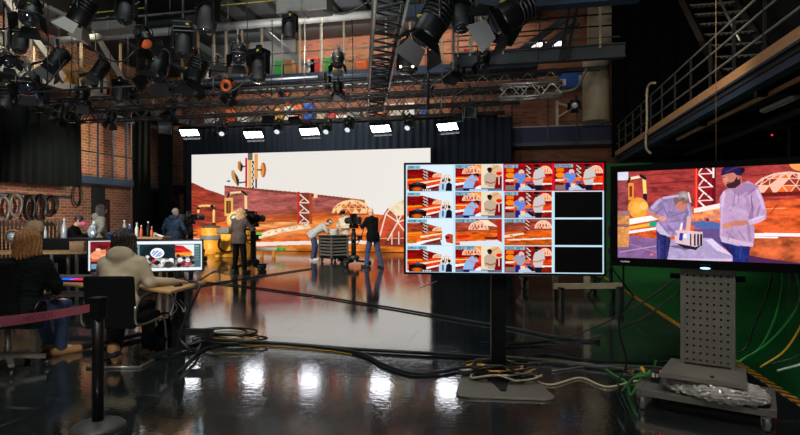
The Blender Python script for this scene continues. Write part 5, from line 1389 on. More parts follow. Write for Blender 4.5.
for (x, y) in ((-.39, -.29), (.37, -.29), (-.37, .22), (.37, .22)):
    w_ = part(MB().lathe([(.016, -.016), (.046, -.016), (.05, -.008), (.05, .008), (.046, .016), (.016, .016)], (x, y, .05), (1, .35, 0), 20), 'caster_wheel', mat('grey_rubber', (84, 84, 82), .5), tv)
    part(MB().box((x, y, .092), (.06, .055, .012)).box((x - .024, y, .068), (.006, .04, .06)).box((x + .024, y, .068), (.006, .04, .06)), 'caster_fork', M['alu'], tv)
# crumpled plastic-wrapped bundle on the base board
def crumple(a, f1, f2, seed=0):
    r = np.random.default_rng(seed); w = r.uniform(-1, 1, (6, 3)); ph = r.uniform(0, 6, 6)
    def f(X, Y, Z):
        o = 0
        for i in range(6):
            q = f1 if i < 3 else f2
            o = o + np.abs(np.sin(q * (w[i, 0] * X + w[i, 1] * Y + w[i, 2] * Z) + ph[i])) - .6
        return a * o / 3
    return f
wrap = thing('plastic_bag', 'crumpled clear plastic bag lying on the trolley base under the shelf', 'bag', tv_o + Matrix.Rotation(tv_rz, 3, 'Z') @ V((.06, -.22, .152)), tv_rz)
pm = mat('plastic_film', (176, 172, 164), .16, spec=.9, bump=.3, bscale=18, rgb2=(120, 116, 110))
blob('wrap', [ell((-.16, .02, .05), (.16, .12, .06)), ell((.06, -.02, .055), (.24, .14, .075)), ell((.24, .0, .05), (.10, .12, .06)), ell((.02, .06, .06), (.22, .12, .07)), half((0, 0, 0), (0, 0, -1))], pm, wrap, .006, crumple(.024, 55, 120, 4))
pw = thing('power_adapter', 'small black and white adapter at the left end of the trolley shelf', 'adapter', tv_o + Matrix.Rotation(tv_rz, 3, 'Z') @ V((-.33, -.05, .152)), tv_rz)
part(MB().box((0, 0, .05), (.06, .1, .1)), 'body', M['black_soft'], pw, bevel=.006)
part(MB().box((-.01, -.056, .06), (.02, .014, .03)).box((.016, -.056, .06), (.014, .014, .024)), 'plug', M['white'], pw)
part(MB().ell((.035, -.03, .09), (.008, .008, .008), 8, 6), 'red_light', emit('red_led2', (255, 40, 60), 2.0), pw)
# ================================================================ people
def A3(v): return V(v)
SKIN = mat('skin', (206, 150, 122), .55, var=.06)
M['denim'] = mat('denim', (44, 62, 98), .85, var=.2, scale=30)
M['hoodie'] = mat('beige_fleece', (188, 172, 146), .92, var=.10, scale=24, bump=.15, bscale=200)
M['cream'] = mat('cream_fleece', (214, 198, 168), .92, var=.08)
M['greytee'] = mat('grey_cotton', (176, 176, 172), .9, var=.08)
M['blackcloth'] = mat('black_cloth', (8, 9, 10), .92, bump=.1, spec=.12)
M['greenblack'] = mat('dark_green_cloth', (10, 17, 16), .9, var=.2, spec=.12)
M['brownjacket'] = mat('brown_jacket', (80, 64, 58), .9, var=.15)
M['bluejacket'] = mat('blue_jacket', (36, 56, 84), .85, var=.15)
M['greycape'] = mat('grey_cape', (128, 122, 108), .9, var=.2, scale=14)
M['darktrouser'] = mat('dark_trousers', (22, 22, 26), .9)
M['blond'] = mat('blond_hair', (176, 116, 62), .6, rgb2=(60, 36, 18), scale=40)
M['blondlight'] = mat('light_blond_hair', (206, 170, 122), .6, rgb2=(150, 110, 70), scale=40)
M['darkhair'] = mat('dark_hair', (40, 26, 20), .55, rgb2=(20, 14, 12), scale=40)
M['greyhair'] = mat('grey_hair', (176, 170, 162), .7, scale=40)
M['tanshoe'] = mat('tan_suede', (170, 126, 78), .85)
M['whiteshoe'] = mat('white_shoe', (210, 206, 200), .7)
M['blackshoe'] = mat('black_shoe', (18, 18, 19), .6)

def hand(W, d, n, side, curl=.45, ks=.006):
    W, d, n = V(W), V(d).normalized(), V(n); n = (n - d * n.dot(d)).normalized(); l = d.cross(n) * side
    out = [cap(W - d * .03, W + d * .02, .026, .026, .02)]
    kn = [W + d * .085 + l * q for q in (.030, .010, -.010, -.029)]
    for k_ in kn: out.append(cap(W + d * .01 + l * (k_ - W).dot(l) * .6, k_, .014, .0115, .012))
    for i, (k_, ln) in enumerate(zip(kn, (.068, .078, .072, .056))):
        a = k_; ang = curl * .5 + .05 * i; r = .0095
        for j, q in enumerate((.45, .32, .25)):
            dd = d * math.cos(ang) + n * math.sin(ang); b_ = a + dd * ln * q
            out.append(cap(a, b_, r, r * .92, ks)); a = b_; r *= .92; ang += curl
    th = W + d * .025 + l * .026; t1 = th + (d * .7 + l * .6 + n * .25).normalized() * .045; t2 = t1 + (d * .85 + l * .1 + n * .45).normalized() * .032
    out += [cap(W + d * .01, th, .016, .014, .012), cap(th, t1, .013, .011, .008), cap(t1, t2, .011, .009, .005)]
    return out

def wrinkle(a, f, seed=0):
    r = np.random.default_rng(seed); w = r.uniform(-1, 1, (5, 3)); ph = r.uniform(0, 6, 5)
    def g(X, Y, Z):
        o = 0
        for i in range(5): o = o + np.sin(f * (1 + .3 * i) * (w[i, 0] * X + w[i, 1] * Y + (.5 + w[i, 2]) * Z) + ph[i])
        return a * o / 2.5
    return g
def strands(a, f, c):
    def g(X, Y, Z):
        an = np.arctan2(X - c[0], Y - c[1] + .0001)
        return a * (np.sin(an * f + 3 * np.sin(Z * 22)) + .6 * np.sin(an * f * 2.3 + 2 * np.sin(Z * 31 + 1)))
    return g

def person(label, loc, rz, J=None, top=None, legs=None, shoes='blackshoe', hair=None, cap_=None, group=None, h=.0085, skirt=0.0, eyes=True, height=1.0):
    """J: joint overrides in metres, facing +Y; top = (material, sleeve 'long'/'short', hood, part name)"""
    D = dict(P=(0, 0, .94), N=(0, .0, 1.46), Hc=(0, .03, 1.63), hf=(0, 1, 0), sw=.185, K_l=(-.10, .02, .50), K_r=(.10, .02, .50), A_l=(-.11, -.02, .085), A_r=(.11, -.02, .085),
             E_l=(-.27, -.03, 1.14), E_r=(.27, -.03, 1.14), W_l=(-.28, .08, .90), W_r=(.28, .08, .90), sr=(1, 0, 0), td_l=(-.15, 1, 0), td_r=(.15, 1, 0), hd_l=None, hd_r=None, hn_l=(.6, .3, 0), hn_r=(-.6, .3, 0), curl=.5, hip=.09)
    D.update(J or {})
    D = {k: (V(v) if isinstance(v, tuple) else v) for k, v in D.items()}
    t = thing('person', label, 'person', loc, rz, group)
    P, N, Hc = D['P'], D['N'], D['Hc']; hf = D['hf'].normalized(); r_ = D['sr'].normalized()
    spine = (N - P).normalized(); fw = spine.cross(r_) * -1
    fw = r_.cross(spine) * -1 if r_.cross(spine).y > 0 else r_.cross(spine)
    fw = spine.cross(r_)  # points forward for an upright spine
    hr = hf.cross(V((0, 0, 1))); hr = hr.normalized() if hr.length > .05 else r_; hu = hr.cross(hf).normalized()
    HM = Matrix((hr, hf, hu)).transposed()
    S = {'l': N - spine * .055 - r_ * D['sw'], 'r': N - spine * .055 + r_ * D['sw']}
    H = {'l': P - r_ * D['hip'] - V((0, 0, .03)), 'r': P + r_ * D['hip'] - V((0, 0, .03))}
    mid = P.lerp(N, .5)
    def torso(g, k=.06):
        return [cap(P - r_ * .07, P + r_ * .07, .115 + g, .115 + g, k), cap(P - r_ * .045, mid - r_ * .05, .105 + g, .10 + g, k), cap(P + r_ * .045, mid + r_ * .05, .105 + g, .10 + g, k),
                cap(mid - r_ * .05, N - spine * .13 - r_ * .095, .10 + g, .098 + g, k), cap(mid + r_ * .05, N - spine * .13 + r_ * .095, .10 + g, .098 + g, k),
                cap(N - spine * .07 - r_ * .12, N - spine * .07 + r_ * .12, .062 + g, .062 + g, k), cap(N - spine * .04, N + spine * .0, .06 + g, .055 + g, k)]
    body = torso(0)
    body += [cap(N - spine * .03, Hc - hu * .06 - hf * .02, .056, .054, .03), ell(Hc + hu * .02 - hf * .012, (.074, .092, .098), .03, M=HM), ell(Hc - hu * .045 + hf * .03, (.056, .062, .066), .04, M=HM),
             cap(Hc + hf * .086 + hu * .01, Hc + hf * .104 - hu * .022, .008, .013, .012), ell(Hc + hr * .076 - hf * .01 - hu * .005, (.012, .022, .032), .008, M=HM), ell(Hc - hr * .076 - hf * .01 - hu * .005, (.012, .022, .032), .008, M=HM),
             ell(Hc + hf * .088 + hu * .02 + hr * .03, (.016, .012, .010), .012, '-', M=HM), ell(Hc + hf * .088 + hu * .02 - hr * .03, (.016, .012, .010), .012, '-', M=HM), cap(Hc + hf * .082 - hu * .058 - hr * .018, Hc + hf * .082 - hu * .058 + hr * .018, .008, .008, .006), cap(Hc + hf * .094 - hu * .058 - hr * .02, Hc + hf * .094 - hu * .058 + hr * .02, .003, .003, .004, '-')]
    for s, sg in (('l', -1), ('r', 1)):
        E, W, K, An = D['E_' + s], D['W_' + s], D['K_' + s], D['A_' + s]
        body += [cap(S[s], E, .050, .040, .04), cap(E, W, .040, .027, .02)]
        hd = D['hd_' + s] if D['hd_' + s] is not None else (W - E)
        body += hand(W + (W - E).normalized() * .02, hd, D['hn_' + s], sg, D['curl'])
        body += [cap(H[s], K, .085, .056, .05), cap(K, An, .055, .040, .03), cap(An, An + D['td_' + s].normalized() * .14 - V((0, 0, .045)), .036, .030, .03)]
    blob('body', body, SKIN, t, h)
    if eyes:
        for sg in (-1, 1):
            part(MB().ell(Hc + hf * .080 + hu * .02 + hr * sg * .03, (.010, .009, .008), 10, 8, HM), 'eye', M['white'], t)
            e = t.children[-1]
            part(MB().ell(Hc + hf * .088 + hu * .02 + hr * sg * .03, (.0045, .003, .0045), 8, 6, HM), 'iris', M['darkhair'], e)
    sd = abs(hash(label)) % 1000 if False else sum(map(ord, label)) % 997
    if top:
        m_, sl, hood, nm = top
        g = .020; pr = torso(g)
        pr += [cap(P - r_ * .075 - spine * .10, P + r_ * .075 - spine * .10, .118 + g, .118 + g, .05), cap(P - r_ * .06, P + r_ * .06, .122 + g, .122 + g, .05)] if skirt == 0 else [cap(P - V((0, 0, skirt)) - r_ * .08, N - spine * .2, .16 + skirt * .12, .12, .06), cap(P - V((0, 0, skirt)) + r_ * .08, N - spine * .2, .16 + skirt * .12, .12, .06)]
        for s in ('l', 'r'):
            E, W = D['E_' + s], D['W_' + s]
            if sl == 'long': pr += [cap(S[s], E, .066, .058, .05), cap(E, W - (W - E).normalized() * .015, .056, .040, .025)]
            else: pr += [cap(S[s], S[s].lerp(E, .72), .066, .066, .05)]
        if hood: pr += [ell(N - fw * .075 + spine * .02, (.13, .07, .085), .03, M=Matrix((r_, fw, spine)).transposed()), cap(N - r_ * .085 + spine * .015, N + r_ * .085 + spine * .015, .045, .045, .04)]
        pr += [half(P - spine * (.17 if skirt == 0 else skirt + .05), -spine, .01)]
        if sl == 'short' : pass
        blob(nm, pr, M[m_], t, h, wrinkle(.0045, 46, sd))
        if hood:
            pass
    if legs:
        g = .016; pr = [cap(P - r_ * .06, P + r_ * .06, .122, .122, .05)]
        for s in ('l', 'r'):
            K, An = D['K_' + s], D['A_' + s]
            pr += [cap(H[s], K, .098, .076, .05), cap(K, An - V((0, 0, .005)), .074, .062, .03)]
        pr += [half(P + spine * .09, spine, .01)]
        blob('trousers', pr, M[legs], t, h, wrinkle(.004, 40, sd + 1))
    if shoes:
        for s in ('l', 'r'):
            An, td = D['A_' + s], D['td_' + s].normalized(); zf = max(0.0, An.z - .085)
            if td.z > -.2: base = V((An.x, An.y, zf))
            else: base = None
            if base is not None:
                blob('shoe', [cap(base + V((0, 0, .045)) - td * .05, base + V((0, 0, .035)) + td * .17, .047, .042, .03), cap(An, base + V((0, 0, .05)), .05, .05, .03), half(base, (0, 0, -1), .004)], M[shoes], t, max(.007, h * .9))
            else:
                blob('shoe', [cap(An - td * .04, An + td * .2, .05, .042, .03), cap(An, An + V((0, 0, .03)), .05, .05, .03)], M[shoes], t, max(.007, h * .9))
    if hair:
        m_, kind = hair
        pr = [ell(Hc + hu * .028 - hf * .016, (.086, .102, .104), .02, M=HM)]
        if kind in ('long', 'bob', 'wavy'):
            dn = {'bob': .20, 'wavy': .16}.get(kind, .27)
            for k in range(9):
                a = PI * (.02 + .96 * k / 8); o = hr * math.cos(a) * .088 - hf * math.sin(a) * .088
                p0_ = Hc + hu * .03 + o * .9; p1_ = Hc + o * (1.1 if kind == 'long' else 1.15) - V((0, 0, dn - .02 * abs(k - 4) * .6))
                pr.append(cap(p0_, p1_, .042, .03 if kind == 'long' else .036, .025))
        if kind == 'ponytail':
            pr += [cap(Hc - hf * .1 + hu * .02, Hc - hf * .13 - hu * .12, .045, .025, .02)]
            for k in range(7):
                a = PI * k / 6; o = hr * math.cos(a) * .075 - hf * math.sin(a) * .08
                pr.append(cap(Hc + o, Hc + o * .95 - hu * .09, .032, .028, .02))
        pr += [ell(Hc + hf * .085 - hu * .045, (.066, .062, .108), .012, '-', M=HM)]
        if kind in ('short', 'fringe'): pr += [half(Hc - hu * .055, -hu, .02)]
        if kind == 'fringe': pr = [ell(Hc + hu * .005 - hf * .02, (.085, .098, .07), .02, M=HM), ell(Hc + hf * .04 + hu * .05, (.10, .1, .1), .02, '-', M=HM), half(Hc - hu * .06, -hu, .02)]
        blob('hair', pr, M[m_], t, min(h, .0075), strands(.007 if kind in ('bob', 'wavy') else .0035 if kind != 'short' else .0015, 24 if kind in ('bob', 'wavy') else 34, Hc))
    if cap_:
        pr = [ell(Hc + hu * .035 - hf * .008, (.09, .104, .088), .01, M=HM), half(Hc + hu * .03, -hu, .005)]
        c = blob('cap', pr, M[cap_], t, .007)
        part(MB().prism([(.075 * math.cos(a), .06 + .095 * math.sin(a)) for a in [PI * k / 12 for k in range(13)]], -.004, .004, M=HM, c=Hc + hu * .036 + hf * .015), 'brim', M[cap_], c)
    return t

def scaleT(t, s):
    t.scale = (s, s, s); return t

# ---- presenters at the prop cart, far in front of the video wall
pb = fl(315.5, 260.5)
bend = person('person in grey T-shirt and jeans bending over the cart, wearing a cap', pb, AYAW - R(78), dict(P=(0, -.10, .92), N=(.0, .33, 1.24), Hc=(.0, .47, 1.30), hf=(0, .75, -.66), E_l=(-.27, .34, .98), E_r=(.26, .36, .98), W_l=(-.12, .56, .92), W_r=(.14, .58, .93), K_l=(-.10, .03, .5), K_r=(.12, -.05, .5), A_l=(-.11, -.02, .085), A_r=(.14, -.12, .085)),
              ('greytee', 'short', False, 'shirt'), 'denim', 'whiteshoe', ('darkhair', 'short'), 'greytee')
pc_ = fl(344, 259.0)
person('person in cream hoodie and dark cap standing behind the cart', pc_, AYAW + R(150), dict(E_l=(-.28, .0, 1.15), E_r=(.28, .02, 1.15), W_l=(-.12, .24, 1.12), W_r=(.10, .26, 1.10), Hc=(0, .06, 1.62), hf=(.1, .9, -.4)), ('cream', 'long', True, 'hoodie'), 'darktrouser', 'blackshoe', ('darkhair', 'short'), 'blackcloth')

# ---- camera operators
po = fl(239, 273); po_rz = AYAW - R(22)
person('person with long blond hair in brown jacket operating a camera, seen from behind', po, po_rz, dict(N=(0, .04, 1.43), Hc=(.02, .08, 1.59), E_l=(-.30, .10, 1.16), E_r=(.29, .16, 1.16), W_l=(-.16, .34, 1.22), W_r=(.16, .38, 1.2), K_l=(-.12, .03, .5), K_r=(.13, .03, .5), A_l=(-.15, .0, .085), A_r=(.16, .02, .085)), ('brownjacket', 'long', False, 'jacket'), 'blackcloth', 'blackshoe', ('blondlight', 'bob'))
pk = fl(373, 267.5)
person('bald person in black jacket and blue jeans behind a camera', pk, AYAW + R(46), dict(P=(0, 0, .94), N=(0, .06, 1.47), Hc=(0, .12, 1.64), E_l=(-.26, .18, 1.2), E_r=(.28, .18, 1.18), W_l=(-.12, .42, 1.24), W_r=(.14, .44, 1.2), K_l=(-.12, .10, .5), K_r=(.12, -.08, .5), A_l=(-.13, .14, .085), A_r=(.14, -.22, .085)), ('blackcloth', 'long', False, 'jacket'), 'denim', 'blackshoe', None)

def studio_camera(label, loc, rz, z=1.32, s=1.0):
    """broadcast camera with pan bar on a pedestal; lens towards +Y"""
    ped = thing('camera_pedestal', label + ' pedestal', 'camera stand', loc, rz)
    part(MB().cone((0, 0, .2), (0, 0, z - .32), .075, .075, 16).cone((0, 0, .5), (0, 0, z - .2), .055, .055, 16), 'column', M['black'], ped)
    part(MB().lathe([(.09, .18), (.17, .2), (.17, .3), (.09, .34)], n=20), 'hub', M['dark_steel'], ped)
    part(MB().tube([(math.cos(2 * PI * k / 24) * .2, math.sin(2 * PI * k / 24) * .2, z - .42) for k in range(24)], .014, 6, closed=True).bar((-.2, 0, z - .42), (.2, 0, z - .42), .02).bar((0, -.2, z - .42), (0, .2, z - .42), .02), 'steering_ring', M['black'], ped)
    for k in range(3):
        a = 2 * PI * k / 3 + PI / 2; d = V((math.cos(a), math.sin(a), 0))
        part(MB().bar(d * .06 + V((0, 0, .16)), d * .44 + V((0, 0, .13)), .09, .06), 'leg', M['black'], ped)
        w = part(MB().lathe([(.02, -.05), (.075, -.05), (.08, -.03), (.08, .03), (.075, .05), (.02, .05)], d * .46 + V((0, 0, .08)), V((-d.y, d.x, 0)), 16), 'wheel', M['rubber'], ped)
        part(MB().box(d * .46 + V((0, 0, .155)), (.14, .14, .03), a), 'wheel_guard', M['dark_steel'], w)
    part(MB().box((0, 0, z - .14), (.2, .24, .1)).cone((-.1, 0, z - .1), (.1, 0, z - .1), .07), 'pan_head', M['black'], ped)
    part(MB().tube([(.1, -.05, z - .1), (.2, -.3, z - .14), (.24, -.52, z - .18)], .014, 8), 'pan_bar', M['black'], ped)
    cam = thing('studio_camera', label, 'camera', V(loc) + V((0, 0, z - .09)), rz)
    part(MB().box((0, .01, .13), (.15, .36, .22)), 'body', M['black'], cam, bevel=.015)
    part(MB().lathe([(.06, 0), (.085, .02), (.09, .06), (.075, .08), (.08, .17), (.098, .19), (.098, .24)], (0, .18, .13), (0, 1, 0), 20), 'lens', M['black_soft'], cam)
    part(MB().lathe([(.085, 0), (.05, .012), (0, .016)], (0, .415, .13), (0, 1, 0), 20), 'front_glass', M['glassdark'], cam)
    part(MB().box((-.04, -.06, .285), (.18, .12, .11)).box((-.02, -.02, .25), (.05, .05, .06)), 'viewfinder', M['black'], cam, bevel=.01)
    part(MB().tube([(0, .14, .24), (0, .14, .3), (0, -.02, .3), (0, -.1, .26)], .016, 8), 'handle', M['black'], cam)
    part(MB().box((0, -.30, .12), (.13, .16, .2)), 'battery', M['dark_steel'], cam, bevel=.01)
    part(MB().box((.12, .3, .14), (.05, .06, .08)), 'zoom_motor', M['dark_steel'], cam)
    part(MB().box((.11, -.12, .2), (.07, .16, .1)), 'receiver', M['dark_steel'], cam, bevel=.008)
    part(MB().box((-.10, .02, .12), (.05, .12, .16)), 'side_box', M['dark_steel'], cam, bevel=.008)
    part(MB().tube(spline([(.0, -.36, .1), (.05, -.5, -.1), (.0, -.42, -.4), (.04, -.12, -.6)], 6), .014, 6), 'cord', M['rubber'], cam)
    part(MB().box((0, .02, z - .55), (.26, .3, .04)).box((.16, -.1, z - .48), (.12, .1, .12)), 'tray', M['dark_steel'], ped)
    return ped
fo = V((math.sin(-po_rz), math.cos(po_rz), 0))
kq = AYAW + R(34); fk = V((-math.sin(kq), math.cos(kq), 0)); fo = V((-math.sin(po_rz), math.cos(po_rz), 0))
lo_ = V((po.x, po.y, 0)) + fo * .60 + V((fo.y, -fo.x, 0)) * .0
studio_camera('broadcast camera worked by the blond person in the brown jacket', lo_, po_rz, 1.40)
lk_ = V((pk.x, pk.y, 0)) + fk * .50 + V((-.34, 0, 0))
studio_camera('broadcast camera worked by the bald person in the black jacket', lk_, kq, 1.34)
lb_ = fl(191, 262)
studio_camera('unattended broadcast camera beside the person in the blue jacket', lb_, AYAW - R(50), 1.45)

# ---- cart with pots
ct = fl(330.5, 262.0); ct.y += .3
crz = AYAW + R(44)
cart = thing('prop_cart', 'grey slatted metal cart on castors between the two people cooking', 'cart', ct, crz)
CW, CD, CH = .70, .70, .86
part(MB().box((0, 0, CH), (CW + .04, CD + .04, .05)), 'top', M['dark_steel'], cart, bevel=.008)
part(MB().box((0, 0, .50), (CW - .08, CD - .08, .66)), 'drawer_body', M['black'], cart)
for sx, sy in ((1, 0), (-1, 0), (0, 1), (0, -1)):
    for k in range(6):
        part(MB().box((sx * (CW / 2 - .03), sy * (CD / 2 - .03), .235 + k * .108), (.03 if sx else CW - .08, .03 if sy else CD - .08, .055)), 'slat', M['galv'], cart, bevel=.006)
for x in (-1, 1):
    for y in (-1, 1):
        part(MB().box((x * (CW / 2 - .015), y * (CD / 2 - .015), .49), (.05, .05, .72)), 'post', M['alu'], cart)
part(MB().box((0, 0, .14), (CW, CD, .05)), 'base', M['black'], cart)
for x in (-.27, .27):
    for y in (-.27, .27):
        w = part(MB().lathe([(.015, -.02), (.055, -.02), (.06, 0), (.055, .02), (.015, .02)], (x, y, .06), (1, 0, 0), 16), 'caster_wheel', M['rubber'], cart)
        part(MB().box((x, y, .1), (.06, .06, .05)), 'caster_fork', M['galv'], w)
cp = cart.location
def onto(o, x, y, z):
    return cp + Matrix.Rotation(crz, 3, 'Z') @ V((x, y, z))
pot = thing('cooking_pot', 'white pot standing on the middle of the grey cart', 'pot', onto(cart, .02, .02, CH + .026))
part(MB().lathe([(.13, 0), (.145, .02), (.15, .2), (.155, .21), (.14, .21), (.135, .03), (0, .025)], n=24), 'body', M['white'], pot)
for s_ in (-1, 1):
    part(MB().tube([(s_ * .15, -.04, .16), (s_ * .19, -.03, .16), (s_ * .19, .03, .16), (s_ * .15, .04, .16)], .009, 6), 'handle', M['dark_steel'], pot)
tray = thing('tray', 'flat tray at the right end of the grey cart top', 'tray', onto(cart, .18, -.2, CH + .026))
part(MB().prism([(-.14, -.1), (.14, -.1), (.14, .1), (-.14, .1)], 0, .03), 'dish', M['galv'], tray, bevel=.008)
part(MB().ell((0, 0, .04), (.09, .06, .03), 14, 8), 'food', M['orange'], tray)

# ---- yellow stage props left of the LED picture
def drum():
    q = fl(211, 253.5)
    t = thing('yellow_drum', 'tall yellow drum with grey band and bent pipe on its lid', 'prop drum', q)
    r = .40
    part(MB().lathe([(r * .96, 0), (r, .02), (r * 1.02, .30), (r * .99, .32), (r * 1.0, .70), (r * 1.03, .72), (r, .74), (r * .98, 1.06), (r * .9, 1.1)], n=32), 'barrel', M['yellow'], t)
    part(MB().lathe([(r * 1.035, .58), (r * 1.05, .59), (r * 1.05, .76), (r * 1.035, .77)], n=32), 'band', mat('grey_band', (120, 118, 116), .6), t)
    part(MB().lathe([(r * .95, 1.08), (r * .93, 1.13), (r * .3, 1.2), (0, 1.22)], n=32), 'lid', mat('rusty_lid', (96, 80, 66), .6, .3), t)
    pp = part(MB().tube(spline([(.1, .05, 1.15), (.1, .05, 1.85), (.02, .05, 1.98), (-.5, .05, 1.98), (-.6, .05, 1.92), (-.62, .05, 1.7)], 6), .055, 12), 'pipe', M['yellowpale'], t)
    part(MB().tube(spline([(.105, .05, 1.82), (.08, .05, 1.95), (-.02, .05, 1.99)], 6), .066, 12).cone((-.56, .05, 1.95), (-.63, .05, 1.86), .066), 'elbow', M['black'], pp)
    part(MB().cone((.1, .05, 1.12), (.1, .05, 1.28), .09, .07), 'flange', M['black'], t)
drum()
q = fl(236, 257)
mc = thing('yellow_machine', 'low yellow machine with round tank and hoses behind the blond camera operator', 'prop machine', q, AYAW * .2)
part(MB().box((0, 0, .09), (1.35, .7, .18)), 'plinth', M['yellow'], mc, bevel=.02)
part(MB().box((-.30, 0, .52), (.42, .5, .7)).box((.42, .05, .60), (.46, .5, .84)), 'block', M['yellow'], mc, bevel=.03)
part(MB().lathe([(0, -.28), (.2, -.26), (.33, -.16), (.36, 0), (.33, .14), (.2, .22), (0, .24)], (-.12, .25, 1.4), (.35, -1, .15), 28), 'tank', M['yellowpale'], mc)
part(MB().lathe([(.12, 0), (.17, .01), (.17, .07), (.1, .1), (0, .1)], (-.05, .02, 1.46), (.35, -1, .15), 20), 'gauge', M['galv'], mc)
part(MB().box((-.42, -.05, 1.0), (.5, .4, .24)), 'valve_box', M['galv'], mc, bevel=.03)
part(MB().box((0, -.1, .62), (.18, .3, .3)), 'motor', M['bluep'], mc, bevel=.03)
part(MB().tube(spline([(.2, -.2, .5), (.1, -.4, .3), (-.2, -.42, .22), (-.5, -.36, .4), (-.52, -.2, .8)], 8), .04, 10), 'hose', M['rubber'], mc)
part(MB().box((.42, .05, 1.06), (.5, .54, .08)), 'hood', M['black'], mc, bevel=.01)
pl = thing('prop_canister', 'white canister prop on the floor left of the yellow drum', 'canister', fl(186, 262) + V((-.3, .9, 0)))
part(MB().lathe([(.3, 0), (.34, .04), (.36, .3), (.3, .5), (.14, .62), (.12, .7), (0, .7)], n=24), 'body', M['white'], pl)
part(MB().lathe([(.365, .26), (.375, .28), (.375, .34), (.365, .36)], n=24), 'stripe', M['red'], pl)
for i, (x_, y_, s_) in enumerate(((258, 258, .3),)):
    rk = fl(x_, y_)
    r_ = thing('prop_nozzle', 'green tipped pale pipe lying behind the right of the yellow machine', 'pipe', (rk.x, rk.y + .5, .0))
    part(MB().tube([(-.4, 0, .3), (.5, .1, .3)], .07, 12), 'pipe', M['white'], r_)
    part(MB().cone((.5, .1, .3), (.78, .13, .3), .075, .06), 'tip', mat('bright_green', (70, 200, 60), .5), r_)
    part(MB().box((-.1, 0, .12), (.1, .1, .24)).box((.35, .08, .12), (.1, .1, .24)), 'support', M['yellow'], r_)

# ---- background people on the left
pj = fl(173.5, 267.5)
person('older person with grey hair in a blue jacket standing beyond the wide monitor', pj, AYAW + R(8), dict(Hc=(.05, .06, 1.62), N=(0, .02, 1.45), hf=(.5, .86, -.1), E_r=(.29, .06, 1.14), W_r=(.30, .24, .96)), ('bluejacket', 'long', True, 'jacket'), 'darktrouser', 'blackshoe', ('greyhair', 'short'))
pg = fl(99, 281)
person('person in grey cape and dark hood standing behind the black-draped counter', pg, AYAW + R(-40), dict(Hc=(.03, .05, 1.63)), ('greycape', 'long', True, 'cape'), 'darktrouser', 'blackshoe', ('darkhair', 'bob'), None, skirt=.25)
ps = at(70, 230, 12.6); ps.z = 0
person('seated person in black with a pink mask behind the black-draped counter', ps, AYAW + R(-75), dict(P=(0, 0, .74), N=(0, .1, 1.22), Hc=(0, .2, 1.38), hf=(0, .9, -.35), K_l=(-.12, .44, .72), K_r=(.12, .44, .72), A_l=(-.12, .44, .26), A_r=(.12, .44, .26), E_l=(-.27, .16, 1.0), E_r=(.27, .2, .98), W_l=(-.14, .42, 1.04), W_r=(.16, .46, 1.04)), ('blackcloth', 'long', False, 'jumper'), 'darktrouser', 'blackshoe', ('darkhair', 'short'))
sp = [o for o in bpy.data.objects if o.name.startswith('person') and o.type == 'EMPTY'][-1]
hf_ = V((0, .9, -.35)).normalized()
part(MB().ell(V((0, .2, 1.38)) + hf_ * .075 - V((0, -.03, .05)), (.072, .055, .05), 14, 10), 'face_mask', emit('pink_mask_lit', (255, 70, 150), .9) if False else mat('pink_mask', (255, 60, 150), .6, var=.05), sp)
stl = thing('bar_stool', 'dark stool under the seated person in black', 'stool', ps)
part(MB().lathe([(.18, .60), (.2, .62), (.2, .66), (0, .67)], n=20), 'seat', M['black'], stl)
for k in range(4):
    a = PI / 4 + k * PI / 2
    part(MB().tube([(math.cos(a) * .12, math.sin(a) * .12, .62), (math.cos(a) * .24, math.sin(a) * .24, 0.0)], .016, 8), 'leg', M['dark_steel'], stl)

# ---- the woman at the desk and her chair (camera frame: lateral, depth)
wz = AYAW
wb = cf(-2.79, 5.24)
person('person in beige hoodie with dark hair seated at the desk, seen from behind', wb, wz, dict(P=(0, 0, .56), N=(.01, .12, 1.02), Hc=(.0, .17, 1.185), hf=(.25, .95, -.15), sw=.185, E_l=(-.26, .22, .80), W_l=(-.12, .42, .77), E_r=(.27, .12, .775), W_r=(.42, .345, .755), hd_r=(.5, .8, -.05), hn_r=(0, 0, -1), hn_l=(0, 0, -1), curl=.25,
       K_l=(-.12, .40, .55), K_r=(.12, .42, .55), A_l=(.0, -.04, .12), A_r=(.20, .24, .085), td_l=(-.05, .5, -.86), td_r=(.2, 1, 0)), ('hoodie', 'long', True, 'hoodie'), 'darktrouser', 'tanshoe', ('darkhair', 'bob'), None, h=.007)
ch = thing('sled_chair', 'black padded chair with steel sled base under the person in the beige hoodie', 'chair', cf(-2.70, 5.12), wz)
part(MB().box((0, .12, .445), (.50, .48, .07)), 'seat', M['blackcloth'], ch, bevel=.025)
part(MB().box((.0, -.155, .63), (.47, .05, .50), M=Matrix.Rotation(R(6), 3, 'X')), 'backrest', M['blackcloth'], ch, bevel=.02)
for s_ in (-1, 1):
    x = s_ * .25
    part(MB().tube(spline([(x, -.19, .60), (x, -.14, .42), (x, .30, .40), (x, .42, .36), (x, .46, .2), (x, .47, .04), (x, .40, .014), (x, .2, .013), (x, -.10, .013)], 5), .0125, 8), 'side_frame', M['alu'], ch)
    part(MB().tube(spline([(x, -.15, .5), (x * 1.06, -.1, .66), (x * 1.06, .1, .68), (x * 1.06, .22, .66)], 6), .013, 8), 'armrest', M['black'], ch)
part(MB().tube([(-.25, -.10, .013), (.25, -.10, .013)], .0125, 8), 'floor_bar', M['alu'], ch)

